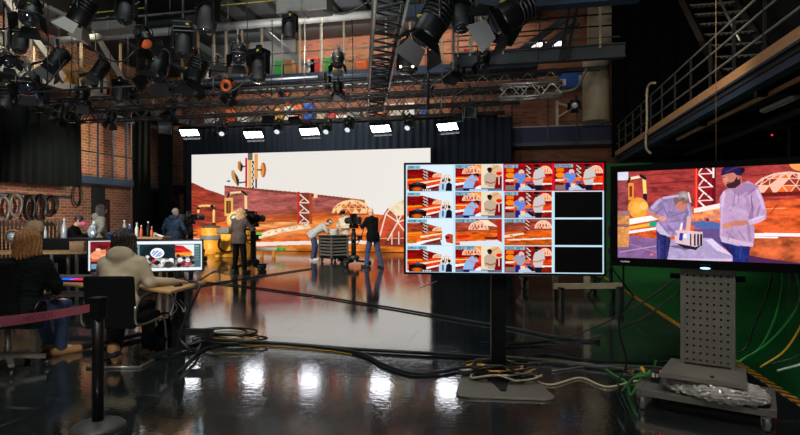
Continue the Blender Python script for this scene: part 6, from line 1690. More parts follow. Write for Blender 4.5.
# ---- desk
dz = AYAW - R(24)
DL, DW, DH = 1.72, .78, .72
fr = cf(-2.19, 5.07)                      # near right corner
dc = fr + Matrix.Rotation(dz, 3, 'Z') @ V((-DL / 2, DW / 2, 0))
dk = thing('desk', 'birch topped sit-stand desk in front of the person in the beige hoodie', 'desk', dc, dz)
bow = [(-DL / 2, -DW / 2), (-.42, -DW / 2), (-.30, -DW / 2 + .10), (.25, -DW / 2 + .16), (.55, -DW / 2 + .06), (DL / 2, -DW / 2), (DL / 2 - .30, DW / 2), (-DL / 2, DW / 2)]
part(MB().prism(bow, DH - .027, DH), 'tabletop', M['desk'], dk, bevel=.006)
for s_ in (-1, 1):
    x = s_ * (DL / 2 - .36)
    part(MB().box((x, .06, .48), (.07, .09, .44)).box((x, .06, .2), (.085, .105, .34)), 'leg_column', M['dark_steel'], dk, bevel=.006)
    part(MB().box((x, .05, .04), (.09, .74, .045)), 'foot', M['dark_steel'], dk, bevel=.008)
part(MB().box((0, .06, .66), (DL - .7, .07, .05)), 'crossbeam', M['dark_steel'], dk)
part(MB().bar((DL / 2 - .36, .05, .22), (DL / 2 - .02, .2, .22), .05, .07).bar((DL / 2 - .06, .18, .15), (DL / 2 - .06, .18, .24), .05), 'cable_arm', M['dark_steel'], dk)
def on_desk(x, y, z=0): return dc + Matrix.Rotation(dz, 3, 'Z') @ V((x, y, DH + z))
def screen_thing(name, label, loc, rz, w, h, zc, painter, nx, nz, mname, strength=1.1):
    t = thing(name, label, 'monitor', loc, rz)
    part(MB().box((0, .02, zc), (w + .03, .035, h + .03)), 'casing', M['black'], t, bevel=.006)
    part(MB().box((0, .05, zc - h * .1), (.05, .05, h)).box((0, .09, .16), (.06, .03, .3)), 'stand_neck', M['black'], t)
    part(MB().prism([(-.14, -.02), (.14, -.02), (.12, .2), (-.12, .2)], 0.0, .012), 'stand_foot', M['black'], t, bevel=.003)
    U, W_ = np.meshgrid((np.arange(nx) + .5) / nx, (np.arange(nz) + .5) / nz)
    return t, screen_mesh(name + '_picture', (-w / 2, -.002, zc + h / 2), (w, 0, 0), (0, 0, -h), nx, nz, painter(U, W_).C, screen_mat(mname, strength))
def paint_wide(U, W_):
    q = Pic(U, W_, (232, 238, 244))
    q.rect(.03, .10, .88, .90, (30, 48, 56)); q.rect(.88, .10, .985, .90, (74, 104, 110)); q.rect(0, .1, .04, .9, (110, 140, 146))
    q.poly([(.04, .5), (.12, .2), (.3, .12), (.5, .18), (.58, .34), (.58, .62), (.04, .62)], (20, 36, 42), noise=.2, sx=8, sy=8)
    q.poly([(.04, .62), (.2, .56), (.56, .6), (.58, .9), (.04, .9)], (150, 152, 150), noise=.9, sx=16, sy=14, seed=3)
    q.ellipse(.31, .40, .105, .17, (238, 242, 248), noise=.1, sx=20, sy=20)
    for a, b_ in (((.25, .48), (.32, .32)), ((.29, .52), (.36, .36)), ((.33, .5), (.38, .42)), ((.23, .42), (.27, .34))): q.line([a, b_], .02, (36, 110, 200))
    for x, y, r, c in ((.22, .6, .05, (60, 20, 26)), (.3, .72, .05, (30, 20, 26)), (.26, .66, .03, (196, 60, 60)), (.42, .7, .06, (226, 226, 220)), (.48, .8, .07, (60, 56, 60)), (.36, .82, .04, (206, 200, 190)), (.16, .52, .03, (220, 220, 224)), (.52, .64, .04, (240, 240, 240))): q.ellipse(x, y, r, r * 1.6, c, noise=.4, sx=30, sy=30)
    q.rect(.585, .10, .88, .90, (232, 232, 230)); q.poly([(.585, .14), (.7, .16), (.84, .36), (.84, .5), (.585, .48)], (196, 30, 34), noise=.3, sx=10, sy=20); q.poly([(.585, .4), (.84, .36), (.84, .5), (.585, .54)], (246, 150, 50), noise=.3, sx=10, sy=20)
    q.poly([(.585, .52), (.88, .5), (.88, .9), (.585, .9)], (120, 110, 108), noise=1.0, sx=22, sy=18, seed=9)
    for x, y, r, c in ((.63, .5, .03, (60, 26, 20)), (.66, .64, .04, (240, 240, 236)), (.72, .58, .03, (36, 30, 34)), (.78, .66, .035, (226, 220, 214)), (.83, .56, .03, (40, 40, 46)), (.7, .8, .04, (150, 24, 40)), (.8, .78, .03, (200, 40, 60)), (.86, .74, .03, (30, 30, 34)), (.64, .82, .04, (30, 24, 30))): q.ellipse(x, y, r, r * 1.8, c, noise=.4, sx=40, sy=40)
    for k in range(6): q.rect(.89, .16 + .09 * k, .95, .2 + .09 * k, (150, 214, 200) if k == 0 else (110, 140, 146))
    q.rect(.03, .10, .985, .125, (60, 76, 84))
    return q
def paint_left(U, W_):
    q = Pic(U, W_, (120, 24, 30))
    q.rect(0, 0, 1, .68, (120, 26, 30), noise=.4, sx=8, sy=10); q.ellipse(.3, .5, .26, .2, (240, 150, 110), noise=.2, sx=10, sy=10); q.ellipse(.6, .45, .22, .2, (228, 224, 226), noise=.15, sx=10, sy=10); q.ellipse(.5, .56, .16, .08, (70, 120, 200))
    q.ellipse(.42, .34, .06, .06, (90, 50, 44)); q.ellipse(.2, .3, .05, .05, (240, 200, 170)); q.rect(.0, .62, 1, .7, (214, 80, 50)); q.rect(.0, .7, 1, 1, (26, 34, 44)); q.rect(.06, .78, .8, .94, (120, 150, 176))
    q.rect(0, 0, .04, 1, (220, 220, 226)); q.rect(0, 0, 1, .03, (206, 206, 214))
    return q
rt = AYAW + R(15)
w1, me1 = screen_thing('desk_monitor', 'wide lit monitor with two pictures right of the person in the beige hoodie', on_desk(.22, .20, 0), rt, .665, .325, .285, paint_wide, 240, 100, 'wide_monitor_pixels')
link(me1, 'screen', w1)
w2, me2 = screen_thing('desk_monitor', 'lit monitor with red picture behind the head of the person in the beige hoodie', on_desk(-.43, .0, 0), rt + R(8), .47, .33, .285, paint_left, 100, 66, 'left_monitor_pixels')
link(me2, 'screen', w2)
kb = thing('keyboard', 'dark keyboard with red and blue lights at the left end of the desk', 'keyboard', on_desk(-.74, -.20, .001), dz + R(16))
part(MB().box((0, 0, .012), (.40, .14, .02)), 'body', M['black'], kb, bevel=.004)
for i in range(13):
    c_ = ('kb_blue', (30, 90, 255)) if i < 5 else ('kb_violet', (190, 60, 230)) if i < 6 else ('kb_red', (255, 30, 70))
    for j in range(4):
        part(MB().box((-.18 + .03 * i, -.05 + .033 * j, .025), (.02, .02, .008)), 'key', emit(*c_, 1.6), kb)
ms = thing('mouse', 'black computer mouse on the right end of the desk', 'mouse', on_desk(.62, -.06, .0), dz)
part(MB().ell((0, 0, .012), (.032, .055, .022), 16, 10), 'shell', M['black_soft'], ms)
part(MB().lathe([(.006, -.004), (.008, 0), (.006, .004)], (0, .03, .032), (1, 0, 0), 10), 'wheel', M['dark_steel'], ms)
hp = thing('gear_bag', 'black bag slumped against the foot of the desk', 'bag', cf(-2.78 + .25, 5.62), AYAW - R(20))
blob('bag_body', [ell((0, 0, .13), (.09, .16, .14), .05), ell((.02, .05, .25), (.07, .09, .1), .05), half((0, 0, 0), (0, 0, -1))], M['blackcloth'], hp, .01, wrinkle(.008, 30, 3))
part(MB().tube(spline([(0, -.02, .30), (.02, -.04, .40), (.02, .10, .40), (0, .12, .28)], 6), .012, 6), 'strap', M['black'], hp)
for i in range(3):
    r_ = random.Random(i); c0 = cf(-2.36 + .06 * i, 5.45 + .05 * i)
    solo(MB().tube(spline([c0 + V((0, 0, .69)), c0 + V((.05 * r_.uniform(-1, 1), .02, .58)), c0 + V((.08 * r_.uniform(-1, 1), .0, .50)), c0 + V((.10 * r_.uniform(-1, 1), .03, .42 + .03 * i)), c0 + V((.05, .06, .5)), c0 + V((-.12, .12, .62))], 6), .006, 6), 'hanging_cable', M['white' if i < 2 else 'rubber'],
         ('white cable dangling below the right end of the desk', 'second white cable looping below the desk by the table leg', 'black cable dangling below the right end of the desk')[i], 'cable')

# ---- second seated person at the far left with office chair
lb2 = cf(-3.55, 4.98)
l2 = person('person with wavy blond hair in dark jacket seated at the left edge', lb2, AYAW + R(2), dict(P=(0, 0, .56), N=(0, .07, 1.03), Hc=(.02, .11, 1.20), hf=(.3, .95, -.1), sw=.19, E_l=(-.28, .1, .80), W_l=(-.16, .34, .70), E_r=(.25, .12, .79), W_r=(.12, .36, .68), K_l=(-.12, .44, .54), K_r=(.12, .46, .54), A_l=(-.22, .80, .085), A_r=(.04, .56, .085), td_l=(.3, 1, 0), td_r=(.8, .9, 0)), ('greenblack', 'long', False, 'jacket'), 'denim', 'tanshoe', ('blond', 'wavy'), None, h=.007)
oc = thing('office_chair', 'black office chair with pale label under the blond person at the left edge', 'chair', cf(-3.66, 4.94), AYAW + R(6))
part(MB().box((0, .06, .46), (.54, .5, .09)), 'seat', M['blackcloth'], oc, bevel=.035)
part(MB().box((-.06, -.20, .74), (.56, .06, .58), M=Matrix.Rotation(R(5), 3, 'X')), 'backrest', M['blackcloth'], oc, bevel=.03)
part(MB().box((-.24, -.262, .83), (.17, .012, .05), M=Matrix.Rotation(R(5), 3, 'X')), 'label_strip', M['greyplate'], oc)
part(MB().cone((0, .04, .16), (0, .04, .42), .028, .028, 14), 'gas_column', M['alu'], oc)
for s_ in (-1, 1):
    part(MB().tube(spline([(s_ * .27, -.1, .46), (s_ * .32, -.1, .60), (s_ * .32, .02, .67), (s_ * .31, .2, .67)], 6), .022, 8), 'armrest', M['black'], oc)
for k in range(5):
    a = 2 * PI * k / 5 + .3; d = V((math.cos(a), math.sin(a), 0))
    l_ = part(MB().bar(V((0, .04, .13)) + d * .02, V((0, .04, .10)) + d * .30, .045, .035), 'star_leg', M['alu'], oc)
    part(MB().lathe([(.01, -.022), (.028, -.022), (.03, 0), (.028, .022), (.01, .022)], V((0, .04, .03)) + d * .31, V((-d.y, d.x, 0)), 14), 'caster', M['rubber'], l_)

# ---- barrier post with belt
sb = fl(98, 428)
bp_ = thing('barrier_post', 'black retractable barrier post with pink belt at the lower left', 'barrier', sb)
part(MB().lathe([(.168, 0), (.17, .012), (.15, .03), (.05, .05), (.035, .055)], n=36), 'base', mat('cast_base', (58, 58, 56), .5, .2), bp_)
part(MB().cone((0, 0, .04), (0, 0, .86), .037, .037, 24), 'post', M['black'], bp_)
part(MB().box((0, 0, .80), (.078, .078, .13)).box((0, 0, .872), (.085, .085, .02)), 'head', M['black'], bp_, bevel=.006)
bq = at(-60, 328, 2.30); b0_ = V((sb.x - .04, sb.y - .01, .81)); 
dv = (bq - b0_); bx = V((dv.x, dv.y, 0)).normalized(); bn = V((-bx.y, bx.x, 0))
mb = MB(); vs = []; K = 24
for s_ in (-.0015, .0015):
    for k in range(K + 1):
        c = b0_ + dv * (k / K) - V((0, 0, .012 * math.sin(PI * k / K)))
        vs += [c + bn * s_ - V((0, 0, .026)), c + bn * s_ + V((0, 0, .026))]
o2 = 2 * (K + 1); fs = []
for k in range(K):
    fs += [(2 * k, 2 * k + 2, 2 * k + 3, 2 * k + 1), (o2 + 2 * k + 1, o2 + 2 * k + 3, o2 + 2 * k + 2, o2 + 2 * k), (2 * k, o2 + 2 * k, o2 + 2 * k + 2, 2 * k + 2), (2 * k + 1, 2 * k + 3, o2 + 2 * k + 3, o2 + 2 * k + 1)]
mb.add(vs, fs)
belt = part(mb, 'belt', mat('pink_belt', (206, 104, 122), .7, var=.06), bp_, w=True)
cu = bpy.data.curves.new('belt_text', 'FONT'); cu.body = 'NEMO CIRCUS'; cu.size = .042; cu.align_x = 'CENTER'; cu.align_y = 'CENTER'; cu.extrude = .0004
to = bpy.data.objects.new('belt_text', cu); COL.objects.link(to)
bpy.context.view_layer.update()
tm = bpy.data.meshes.new_from_object(to.evaluated_get(bpy.context.evaluated_depsgraph_get())); bpy.data.objects.remove(to)
tm.materials.clear(); tm.materials.append(mat('belt_print', (150, 66, 86), .7))
lt = link(tm, 'lettering', belt)
tc_ = b0_ + dv * .46 - V((0, 0, .011))
zt = V((0, 0, 1)); xd = -dv.normalized(); nz_ = xd.cross(zt).normalized(); yd = nz_.cross(xd)
cam_side = -1 if nz_.dot(-tc_) < 0 else 1
lt.matrix_local = Matrix.Translation(tc_ - sb + nz_ * .0022 * cam_side) @ Matrix((xd, yd, nz_)).transposed().to_4x4()

# ---- left background: counter, tables, fence, coils on the wall
cn = at(70, 250, 11.6); cn.z = 0
cd = thing('draped_counter', 'counter under a black cloth in front of the left brick wall', 'counter', cn, AYAW)
part(MB().box((0, 0, .99), (1.36, .6, .04)), 'top', M['dark_steel'], cd, bevel=.005)
part(MB().box((0, 0, .48), (1.3, .55, .96)), 'body', M['black'], cd)
vs = []; mb = MB(); nn = 60; path = []
for k in range(nn + 1):
    s_ = k / nn * 2.6; x, y = (-.69, .31 - s_) if s_ < .62 else ((-.69 + (s_ - .62), -.31) if s_ < 2.0 else (.69, -.31 + (s_ - 2.0)))
    w_ = math.sin(k * .9) * .018
    path.append((x - (w_ if abs(x) > .68 and s_ < .62 else -w_ if s_ > 2.0 else 0), y + (w_ - .02 if .62 <= s_ < 2.0 else 0)))
for (x, y) in path: vs += [(x, y, .02), (x, y, 1.0)]
mb.add(vs, [(2 * k, 2 * k + 2, 2 * k + 3, 2 * k + 1) for k in range(nn)], True)
o = part(mb, 'cloth', M['blackcloth'], cd); sm = o.modifiers.new('thick', 'SOLIDIFY'); sm.thickness = .008
def on_counter(x, y): return cn + Matrix.Rotation(AYAW, 3, 'Z') @ V((x, y, 1.011))
def bottle(label, loc, m, s=1.0):
    t = thing('bottle', label, 'bottle', loc)
    part(MB().lathe([(.035 * s, 0), (.038 * s, .01), (.038 * s, .16 * s), (.02 * s, .22 * s), (.014 * s, .24 * s), (.014 * s, .27 * s)], n=16), 'body', m, t)
    part(MB().lathe([(.017 * s, .265 * s), (.017 * s, .30 * s), (0, .30 * s)], n=12), 'cap', M['white'], t)
    return t
bottle('tall clear bottle on the black-draped counter left of the person with the mask', on_counter(-.06, -.1), M['lens'], 1.4)
bottle('short pale bottle at the left end of the black-draped counter', on_counter(-.5, -.05), M['white'], .8)
cr = thing('clear_bag', 'clear plastic bag of packed things on the right of the black-draped counter', 'bag', on_counter(.52, -.05))
blob('bag_body', [ell((0, 0, .11), (.11, .09, .12), .05), ell((.03, 0, .24), (.08, .07, .08), .05), half((0, 0, 0), (0, 0, -1))], mat('bag_film', (140, 148, 156), .2, spec=.9, bump=.3, bscale=20), cr, .014, crumple(.02, 40, 70, 2))
part(MB().ell((.04, 0, .32), (.035, .03, .05), 10, 8), 'knot', M['white'], cr)

ft = at(36, 252, 9.6); ft.z = 0
fd = thing('work_table', 'long birch table behind the blond person at the left', 'table', ft, AYAW + R(4))
part(MB().box((0, 0, .82), (1.9, .66, .04)), 'tabletop', M['desk'], fd, bevel=.006)
for x in (-.8, .42, .84):
    for y in (-.26, .26):
        part(MB().box((x, y, .40), (.04, .04, .80)), 'leg', M['galv'], fd)
part(MB().box((.1, .26, .3), (1.5, .03, .04)), 'crossbar', M['galv'], fd)
bx_ = ft + Matrix.Rotation(AYAW, 3, 'Z') @ V((.82, -.05, .841))
wbx = thing('wooden_box', 'small plywood box on the right end of the long birch table', 'box', bx_, AYAW)
part(MB().box((0, 0, .08), (.26, .2, .16)), 'body', M['ply'], wbx, bevel=.006)
part(MB().box((0, 0, .168), (.27, .21, .02)), 'lid', M['ply'], wbx, bevel=.004)
cpn = thing('paper_cup', 'white paper cup on the floor shelf under the long birch table', 'cup', at(86, 276, 7.6))
part(MB().lathe([(.03, 0), (.042, .11), (.044, .112), (.04, .112), (.028, .005), (0, .005)], n=16), 'cup_body', M['white'], cpn)
sw_ = cf(-4.55, 7.7)
rk2 = thing('equipment_rack', 'low steel rack with shelves right of the long birch table', 'rack', V((sw_.x, sw_.y, 0)), AYAW)
for x in (-.55, .55):
    for y in (-.2, .2):
        part(MB().box((x, y, .38), (.035, .035, .76)), 'leg', M['galv'], rk2)
for z in (.12, .33, .58):
    part(MB().box((0, 0, z), (1.12, .42, .025)), 'shelf', M['galv'], rk2)
cpn.location = V((sw_.x, sw_.y, 0)) + Matrix.Rotation(AYAW, 3, 'Z') @ V((.2, -.1, .594))

# slatted wooden screen and gear at far left
sl = at(22, 240, 12.4); sl.z = 0
sf_ = thing('slatted_screen', 'vertical slatted brown wooden screen at the far left', 'screen', sl, AYAW + R(20))
for k in range(22):
    part(MB().box((-.82 + k * .078, 0, .72), (.05, .03, 1.36)), 'slat', mat('dark_slat', (84, 56, 36), .7), sf_)
part(MB().box((0, .03, 1.3), (1.74, .03, .07)).box((0, .03, .2), (1.74, .03, .07)), 'rail', M['ply'], sf_)
sk = at(35, 226, 12.1); 
sack = thing('cloth_bundle', 'pale canvas bundle on the slatted wooden screen', 'cloth', (sk.x, sk.y, 0.7))
blob('bundle_body', [ell((0, 0, .5), (.26, .12, .2), .05), ell((0, -.05, .25), (.22, .06, .28), .05)], mat('canvas', (112, 88, 64), .9), sack, .014, wrinkle(.012, 22, 5))
pr_ = at(14, 246, 10.8)
pj_ = thing('work_light', 'dark work lamp with yellow rim standing before the slatted screen', 'lamp', (pr_.x, pr_.y, 0), AYAW)
part(MB().lathe([(.0, -.1), (.1, -.08), (.13, .05), (.13, .08)], (0, 0, 1.06), (.3, -1, .1), 20), 'housing', M['black'], pj_)
part(MB().lathe([(.13, .075), (.145, .085), (.13, .1)], (0, 0, 1.06), (.3, -1, .1), 20, lid=False), 'rim', M['yellow'], pj_)
part(MB().lathe([(.12, .08), (0, .1)], (0, 0, 1.06), (.3, -1, .1), 20), 'lens', M['lens'], pj_)
part(MB().cone((0, 0, 0.02), (0, 0, .96), .02), 'pole', M['black'], pj_)
for k in range(3):
    a = 2 * PI * k / 3
    part(MB().tube([(0, 0, .3), (math.cos(a) * .3, math.sin(a) * .3, .01)], .012, 6), 'leg', M['black'], pj_)
# coils of cable and hose hanging on the brick wall
rail_y0, rail_y1 = onx(-10, 200, -18.2).y, onx(56, 200, -18.2).y
hr_ = solo(MB().bar((-18.3, rail_y0, onx(20, 197, -18.2).z), (-18.3, rail_y1, onx(20, 197, -18.2).z), .06, .12), 'hook_rail', M['hazard'], 'yellow and black striped hook rail on the left brick wall', 'rail')
for i, (x, y, rx, rz_, m, lb) in enumerate(((3, 209, .22, .44, 'galv', 'silver hose coil hanging at the left end of the hook rail'), (15, 205, .26, .40, 'galv', 'wide silver hose loop hanging second on the hook rail'), (30, 208, .19, .44, 'rubber', 'black cable coil hanging right of the silver hoses'),
                                            (41, 208, .22, .48, 'rubber', 'tallest black cable coil hanging in the middle of the hook rail'), (52, 205, .22, .34, 'rubber', 'round black cable coil at the right end of the hook rail'), (77, 195, .20, .44, 'rubber', 'thin black cable loop hanging from the blue pipe on the brick wall'))):
    c = onx(x, y, -18.1); n_ = 40; mb = MB(); r_ = random.Random(i)
    for q in range(5 if i < 5 else 2):
        k1, k2 = r_.uniform(.88, 1.08), r_.uniform(.9, 1.06); dx = r_.uniform(-.05, .05)
        mb.tube([(c.x + dx + .02 * math.sin(3 * a_), c.y + math.cos(a_) * rx * k1, c.z + math.sin(a_) * rz_ * k2) for a_ in [2 * PI * k / n_ for k in range(n_)]], .055 if i < 5 else .03, 6, closed=True)
    solo(mb, 'cable_coil', M[m], lb, 'cable coil', None, loc=(c.x, c.y, c.z))
# black door, dark panels, bench with bottles, folded stands near the narrow curtains
q = onx(101, 216, -18.45)
dr = thing('wall_panel', 'reddish dark panel on the brick wall beside the person in the grey cape', 'panel', (-18.44, q.y, .9))
part(MB().box((0, 0, .7), (.05, .9, 1.4)), 'board', mat('maroon_board', (70, 34, 34), .7), dr)
part(MB().box((.0, 0, .7), (.045, 1.0, 1.5)), 'frame', M['black'], dr)
bn_ = at(143, 246, 12.6); bn_.z = 0
bt = thing('bench_table', 'narrow wooden table with bottles beside the narrow curtain', 'table', bn_, AYAW)
part(MB().box((0, 0, .98), (1.15, .5, .05)), 'tabletop', M['ply'], bt, bevel=.006)
for x in (-.5, .5):
    for y in (-.2, .2):
        part(MB().box((x, y, .48), (.06, .06, .96)), 'leg', M['ply'], bt)
part(MB().box((0, 0, .35), (1.1, .44, .03)), 'shelf', M['ply'], bt)
for i, (x, m, s_) in enumerate(((-.42, 'lens', 1.3), (-.28, 'bluep', 1.0), (-.16, 'white', 1.1), (.0, 'orange', .9), (.12, 'black', 1.2), (.22, 'orange', .8))):
    bottle(('tall clear bottle at the left end of the narrow wooden table', 'blue bottle on the narrow wooden table', 'white bottle on the narrow wooden table', 'orange bottle in the middle of the narrow wooden table', 'black bottle on the narrow wooden table', 'small orange bottle at the right of the narrow wooden table')[i], bn_ + Matrix.Rotation(AYAW, 3, 'Z') @ V((x, random.uniform(-.1, .1), 1.006)), M[m], s_)
tp = at(153, 240, 12.8); tp.z = 0
tr = thing('folded_tripod', 'pale folded tripod leaning right of the narrow wooden table', 'tripod', tp, AYAW)
for k in range(3):
    part(MB().tube([(.05 * math.cos(k * 2.1), .05 * math.sin(k * 2.1), 1.0), (.2 * math.cos(k * 2.1), .2 * math.sin(k * 2.1), .0)], .02, 8), 'leg', M['galv'], tr)
part(MB().box((0, 0, 1.05), (.12, .12, .1)).bar((0, 0, 1.08), (.3, -.1, 1.0), .04), 'head', M['white'], tr, bevel=.01)
for i, (x, y, d, m, s_) in enumerate(((108, 226, 13.4, 'galv', .4), (118, 228, 13.0, 'bluep', .3), (126, 226, 13.2, 'black', .45))):
    c = at(x, y, d); gx_ = thing('flight_case', ('silver case stacked between the grey cape and the wooden table', 'blue case standing between the grey cape and the wooden table', 'black case left of the wooden table')[i], 'case', (c.x, c.y, 0), AYAW)
    part(MB().box((0, 0, .5), (s_, .4, 1.0)), 'body', M[m], gx_, bevel=.02)
    part(MB().box((0, 0, 1.04), (s_, .4, .08)), 'lid', M[m], gx_, bevel=.015)
    part(MB().box((0, -.21, .9), (.12, .02, .04)), 'latch', M['alu'], gx_)

# ---- equipment behind the centre screen: low pale steel trestles and a crate stack
e0 = fl(588, 304)
tre = thing('steel_trestle', 'pale low steel trestle stand below the right corner of the centre screen', 'trestle', (e0.x, e0.y, 0), AYAW + R(4))
part(MB().box((0, 0, .30), (1.15, .08, .09)), 'beam', M['post'], tre, bevel=.006)
part(MB().box((-.02, .0, .62), (.08, .08, .62)), 'upright', M['post'], tre)
for x in (-.5, .5):
    for y in (-.15, .15): part(MB().box((x, y, .15), (.06, .06, .30)), 'leg', M['dark_steel'], tre)
    part(MB().box((x, 0, .27), (.06, .36, .04)), 'foot_bar', M['dark_steel'], tre)
e1 = fl(560, 288)
rck = thing('equipment_trolley', 'pale steel trolley loaded with gear behind the centre screen', 'trolley', (e1.x, e1.y, 0), AYAW)
for x in (-.7, -.1, .55):
    part(MB().box((x, 0, .6), (.09, .09, 1.2)), 'upright', M['post'], rck)
for z in (.3, .62, 1.05):
    part(MB().box((0, 0, z), (1.7, .5, .05)), 'shelf', M['post'], rck)
for x in (-.75, .7):
    part(MB().lathe([(.02, -.03), (.09, -.03), (.09, .03), (.02, .03)], (x, 0, .09), (1, 0, 0), 14), 'wheel', M['rubber'], rck)
    part(MB().box((x, 0, .2), (.1, .4, .06)), 'axle', M['dark_steel'], rck)
for i, (x, z, w_, m) in enumerate(((-.5, .325, .3, 'galv'), (.1, .645, .34, 'post'), (.45, .325, .26, 'greyplate'))):
    p_ = V((e1.x, e1.y, 0)) + Matrix.Rotation(AYAW, 3, 'Z') @ V((x, 0, z))
    bb_ = thing('gear_case', ('grey case on the lower shelf of the pale trolley, left side', 'beige case on the middle shelf of the pale trolley', 'grey case on the lower shelf of the pale trolley, right side')[i], 'case', p_, AYAW)
    part(MB().box((0, 0, .12), (w_, .4, .24)), 'body', M[m], bb_, bevel=.015)
    part(MB().tube([(-.08, -.21, .12), (-.07, -.24, .15), (.07, -.24, .15), (.08, -.21, .12)], .01, 6), 'handle', M['black'], bb_)
ls = at(611, 230, 9.6)
lst = thing('light_stand', 'black stand with small lamp between the two large screens', 'stand', (ls.x, ls.y, 0), 0)
part(MB().cone((0, 0, .1), (0, 0, 1.5), .022).cone((0, 0, .1), (0, 0, .8), .03), 'pole', M['black'], lst)
for k in range(3):
    a = 2 * PI * k / 3 + .4
    part(MB().tube([(0, 0, .55), (math.cos(a) * .45, math.sin(a) * .45, .012)], .014, 6), 'leg', M['black'], lst)
part(MB().box((0, -.05, 1.2), (.12, .14, .18)).box((0, -.05, .85), (.1, .12, .1)), 'lamp_box', M['dark_steel'], lst, bevel=.01)
# ================================================================ cables on the floor
def cable(pts, r, m, label, name='floor_cable', z=None, n=8):
    P = []
    for q in pts:
        if len(q) == 2: p_ = fl(*q); p_.z = r + .002
        else: p_ = at(*q[:3])
        P.append(p_)
    return solo(MB().tube(spline(P, n), r, 8), name, M[m], label, 'cable')
cable([(194, 282), (236, 286), (310, 296), (380, 307), (450, 319), (515, 330), (560, 339), (600, 343)], .016, 'rubber', 'thin black cable lying farthest across the shiny floor')
cable([(206, 341), (250, 343.5), (300, 347), (350, 351), (410, 354.5), (470, 358), (540, 363), (600, 369), (640, 372), (662, 376)], .020, 'rubber', 'black cable running across the floor from the coil past the screen stand')
cable([(206, 343), (260, 344.5), (320, 349), (360, 355), (382, 366), (410, 375), (440, 374.5), (468, 369), (492, 366)], .018, 'rubber', 'black cable sagging in a bend on the floor and ending at the screen stand')
cable([(240, 345), (290, 348), (330, 351.5), (352, 355)], .005, 'cableyellow', 'thin yellow cable beside the black ones near the coil')
cable([(506, 357.5), (540, 360), (585, 364.5), (620, 370), (634, 372)], .008, 'cableyellow', 'yellow cable on the floor right of the screen stand')
cable([(510, 372), (532, 381), (552, 386), (580, 379), (606, 388), (632, 383), (650, 381)], .009, 'post', 'beige wavy cable on the floor between stand and trolley')
cable([(512, 363), (545, 356), (580, 360), (640, 364), (700, 359)], .010, 'rubber', 'black cable crossing the yellow cable right of the stand')
cable([(552, 372), (600, 366), (640, 367), (668, 369)], .008, 'galv', 'grey cable running straight to the trolley')
cable([(184, 290), (220, 283), (268, 275.5), (312, 269)], .016, 'rubber', 'black cable crossing the floor from the desk to the prop cart')
cable([(178, 374), (205, 350), (240, 343)], .012, 'rubber', 'black cable running from the desk foot to the coil')
# coil of cables under the desk end
cc = fl(218, 341)
for i in range(6):
    r_ = random.Random(60 + i); rx_, ry_ = r_.uniform(.26, .40), r_.uniform(.16, .24); ox, oy = r_.uniform(-.12, .22), r_.uniform(-.04, .04)
    pts = [(cc.x + ox + math.cos(a) * rx_ * (1 + .06 * math.sin(3 * a + i)), cc.y + oy + math.sin(a) * ry_, .018 + .020 * i + .006 * math.sin(2 * a + i)) for a in [2 * PI * k / 44 for k in range(44)]]
    solo(MB().tube(pts, .012 if i != 3 else .008, 8, closed=True), 'coiled_cable', M['rubber' if i != 3 else 'cableyellow'], 'yellow cable in the coil on the floor by the desk' if i == 3 else 'black cable coiled on the floor by the right end of the desk', 'cable', None if i == 3 else 'black cable coils by the desk')
dkr = on_desk(DL / 2 - .08, -.02, .02)
solo(MB().tube(spline([on_desk(.30, .2, .014), on_desk(.45, .20, .018), on_desk(.62, .16, .02), on_desk(.76, .06, .03), on_desk(.86, -.02, -.02), on_desk(.80, -.10, -.25), on_desk(.70, -.12, -.5), on_desk(.80, .0, -.66), V((cc.x - .2, cc.y, .03))], 8), .014, 8), 'monitor_cable', M['rubber'], 'thick black cable arching over the right edge of the desk to the floor', 'cable')
# green cables at the trolley
def wcable(P, r, m, label, name='loose_cable', n=8):
    return solo(MB().tube(spline(P, n), r, 8), name, M[m], label, 'cable')
M['greencable'] = mat('green_cable', (26, 124, 48), .45)
M['yellowcable'] = mat('yellow_cable', (206, 160, 30), .45)
T3 = Matrix.Rotation(tv_rz, 3, 'Z')
def tvp(x, y, z): return tv_o + T3 @ V((x, y, z))
gp = [fl(608, 368), fl(612, 375), fl(626, 383)]
for g_ in gp: g_.z = .01
wcable([fl(640, 368) + V((0, 0, .012)), gp[0], gp[1], gp[2], tvp(-.50, -.1, .03), tvp(-.43, -.05, .17), tvp(-.36, 0, .22), tvp(-.34, .02, .3)], .009, 'greencable', 'green cable looping on the floor left of the trolley')
for i in range(3):
    a = fl(622 + 4 * i, 392 - 3 * i); b_ = tvp(-.44, -.12 + .05 * i, .19)
    a.z = .012
    wcable([a, a.lerp(b_, .4) + V((0, 0, .02)), b_, tvp(-.30, .0 + .04 * i, .2)], .008, 'greencable', ('nearest green cable bundled onto the left end of the trolley base', 'middle green cable bundled onto the left end of the trolley base', 'farthest green cable bundled onto the left end of the trolley base')[i])
solo(MB().lathe([(.03, -.012), (.034, 0), (.03, .012), (.02, .012), (.02, -.012), (.03, -.012)], tvp(-.42, -.07, .225), (1, 0, .3), 14, lid=False), 'cable_tie', M['yellowcable'], 'yellow tie round the green cables at the trolley', 'cable tie')
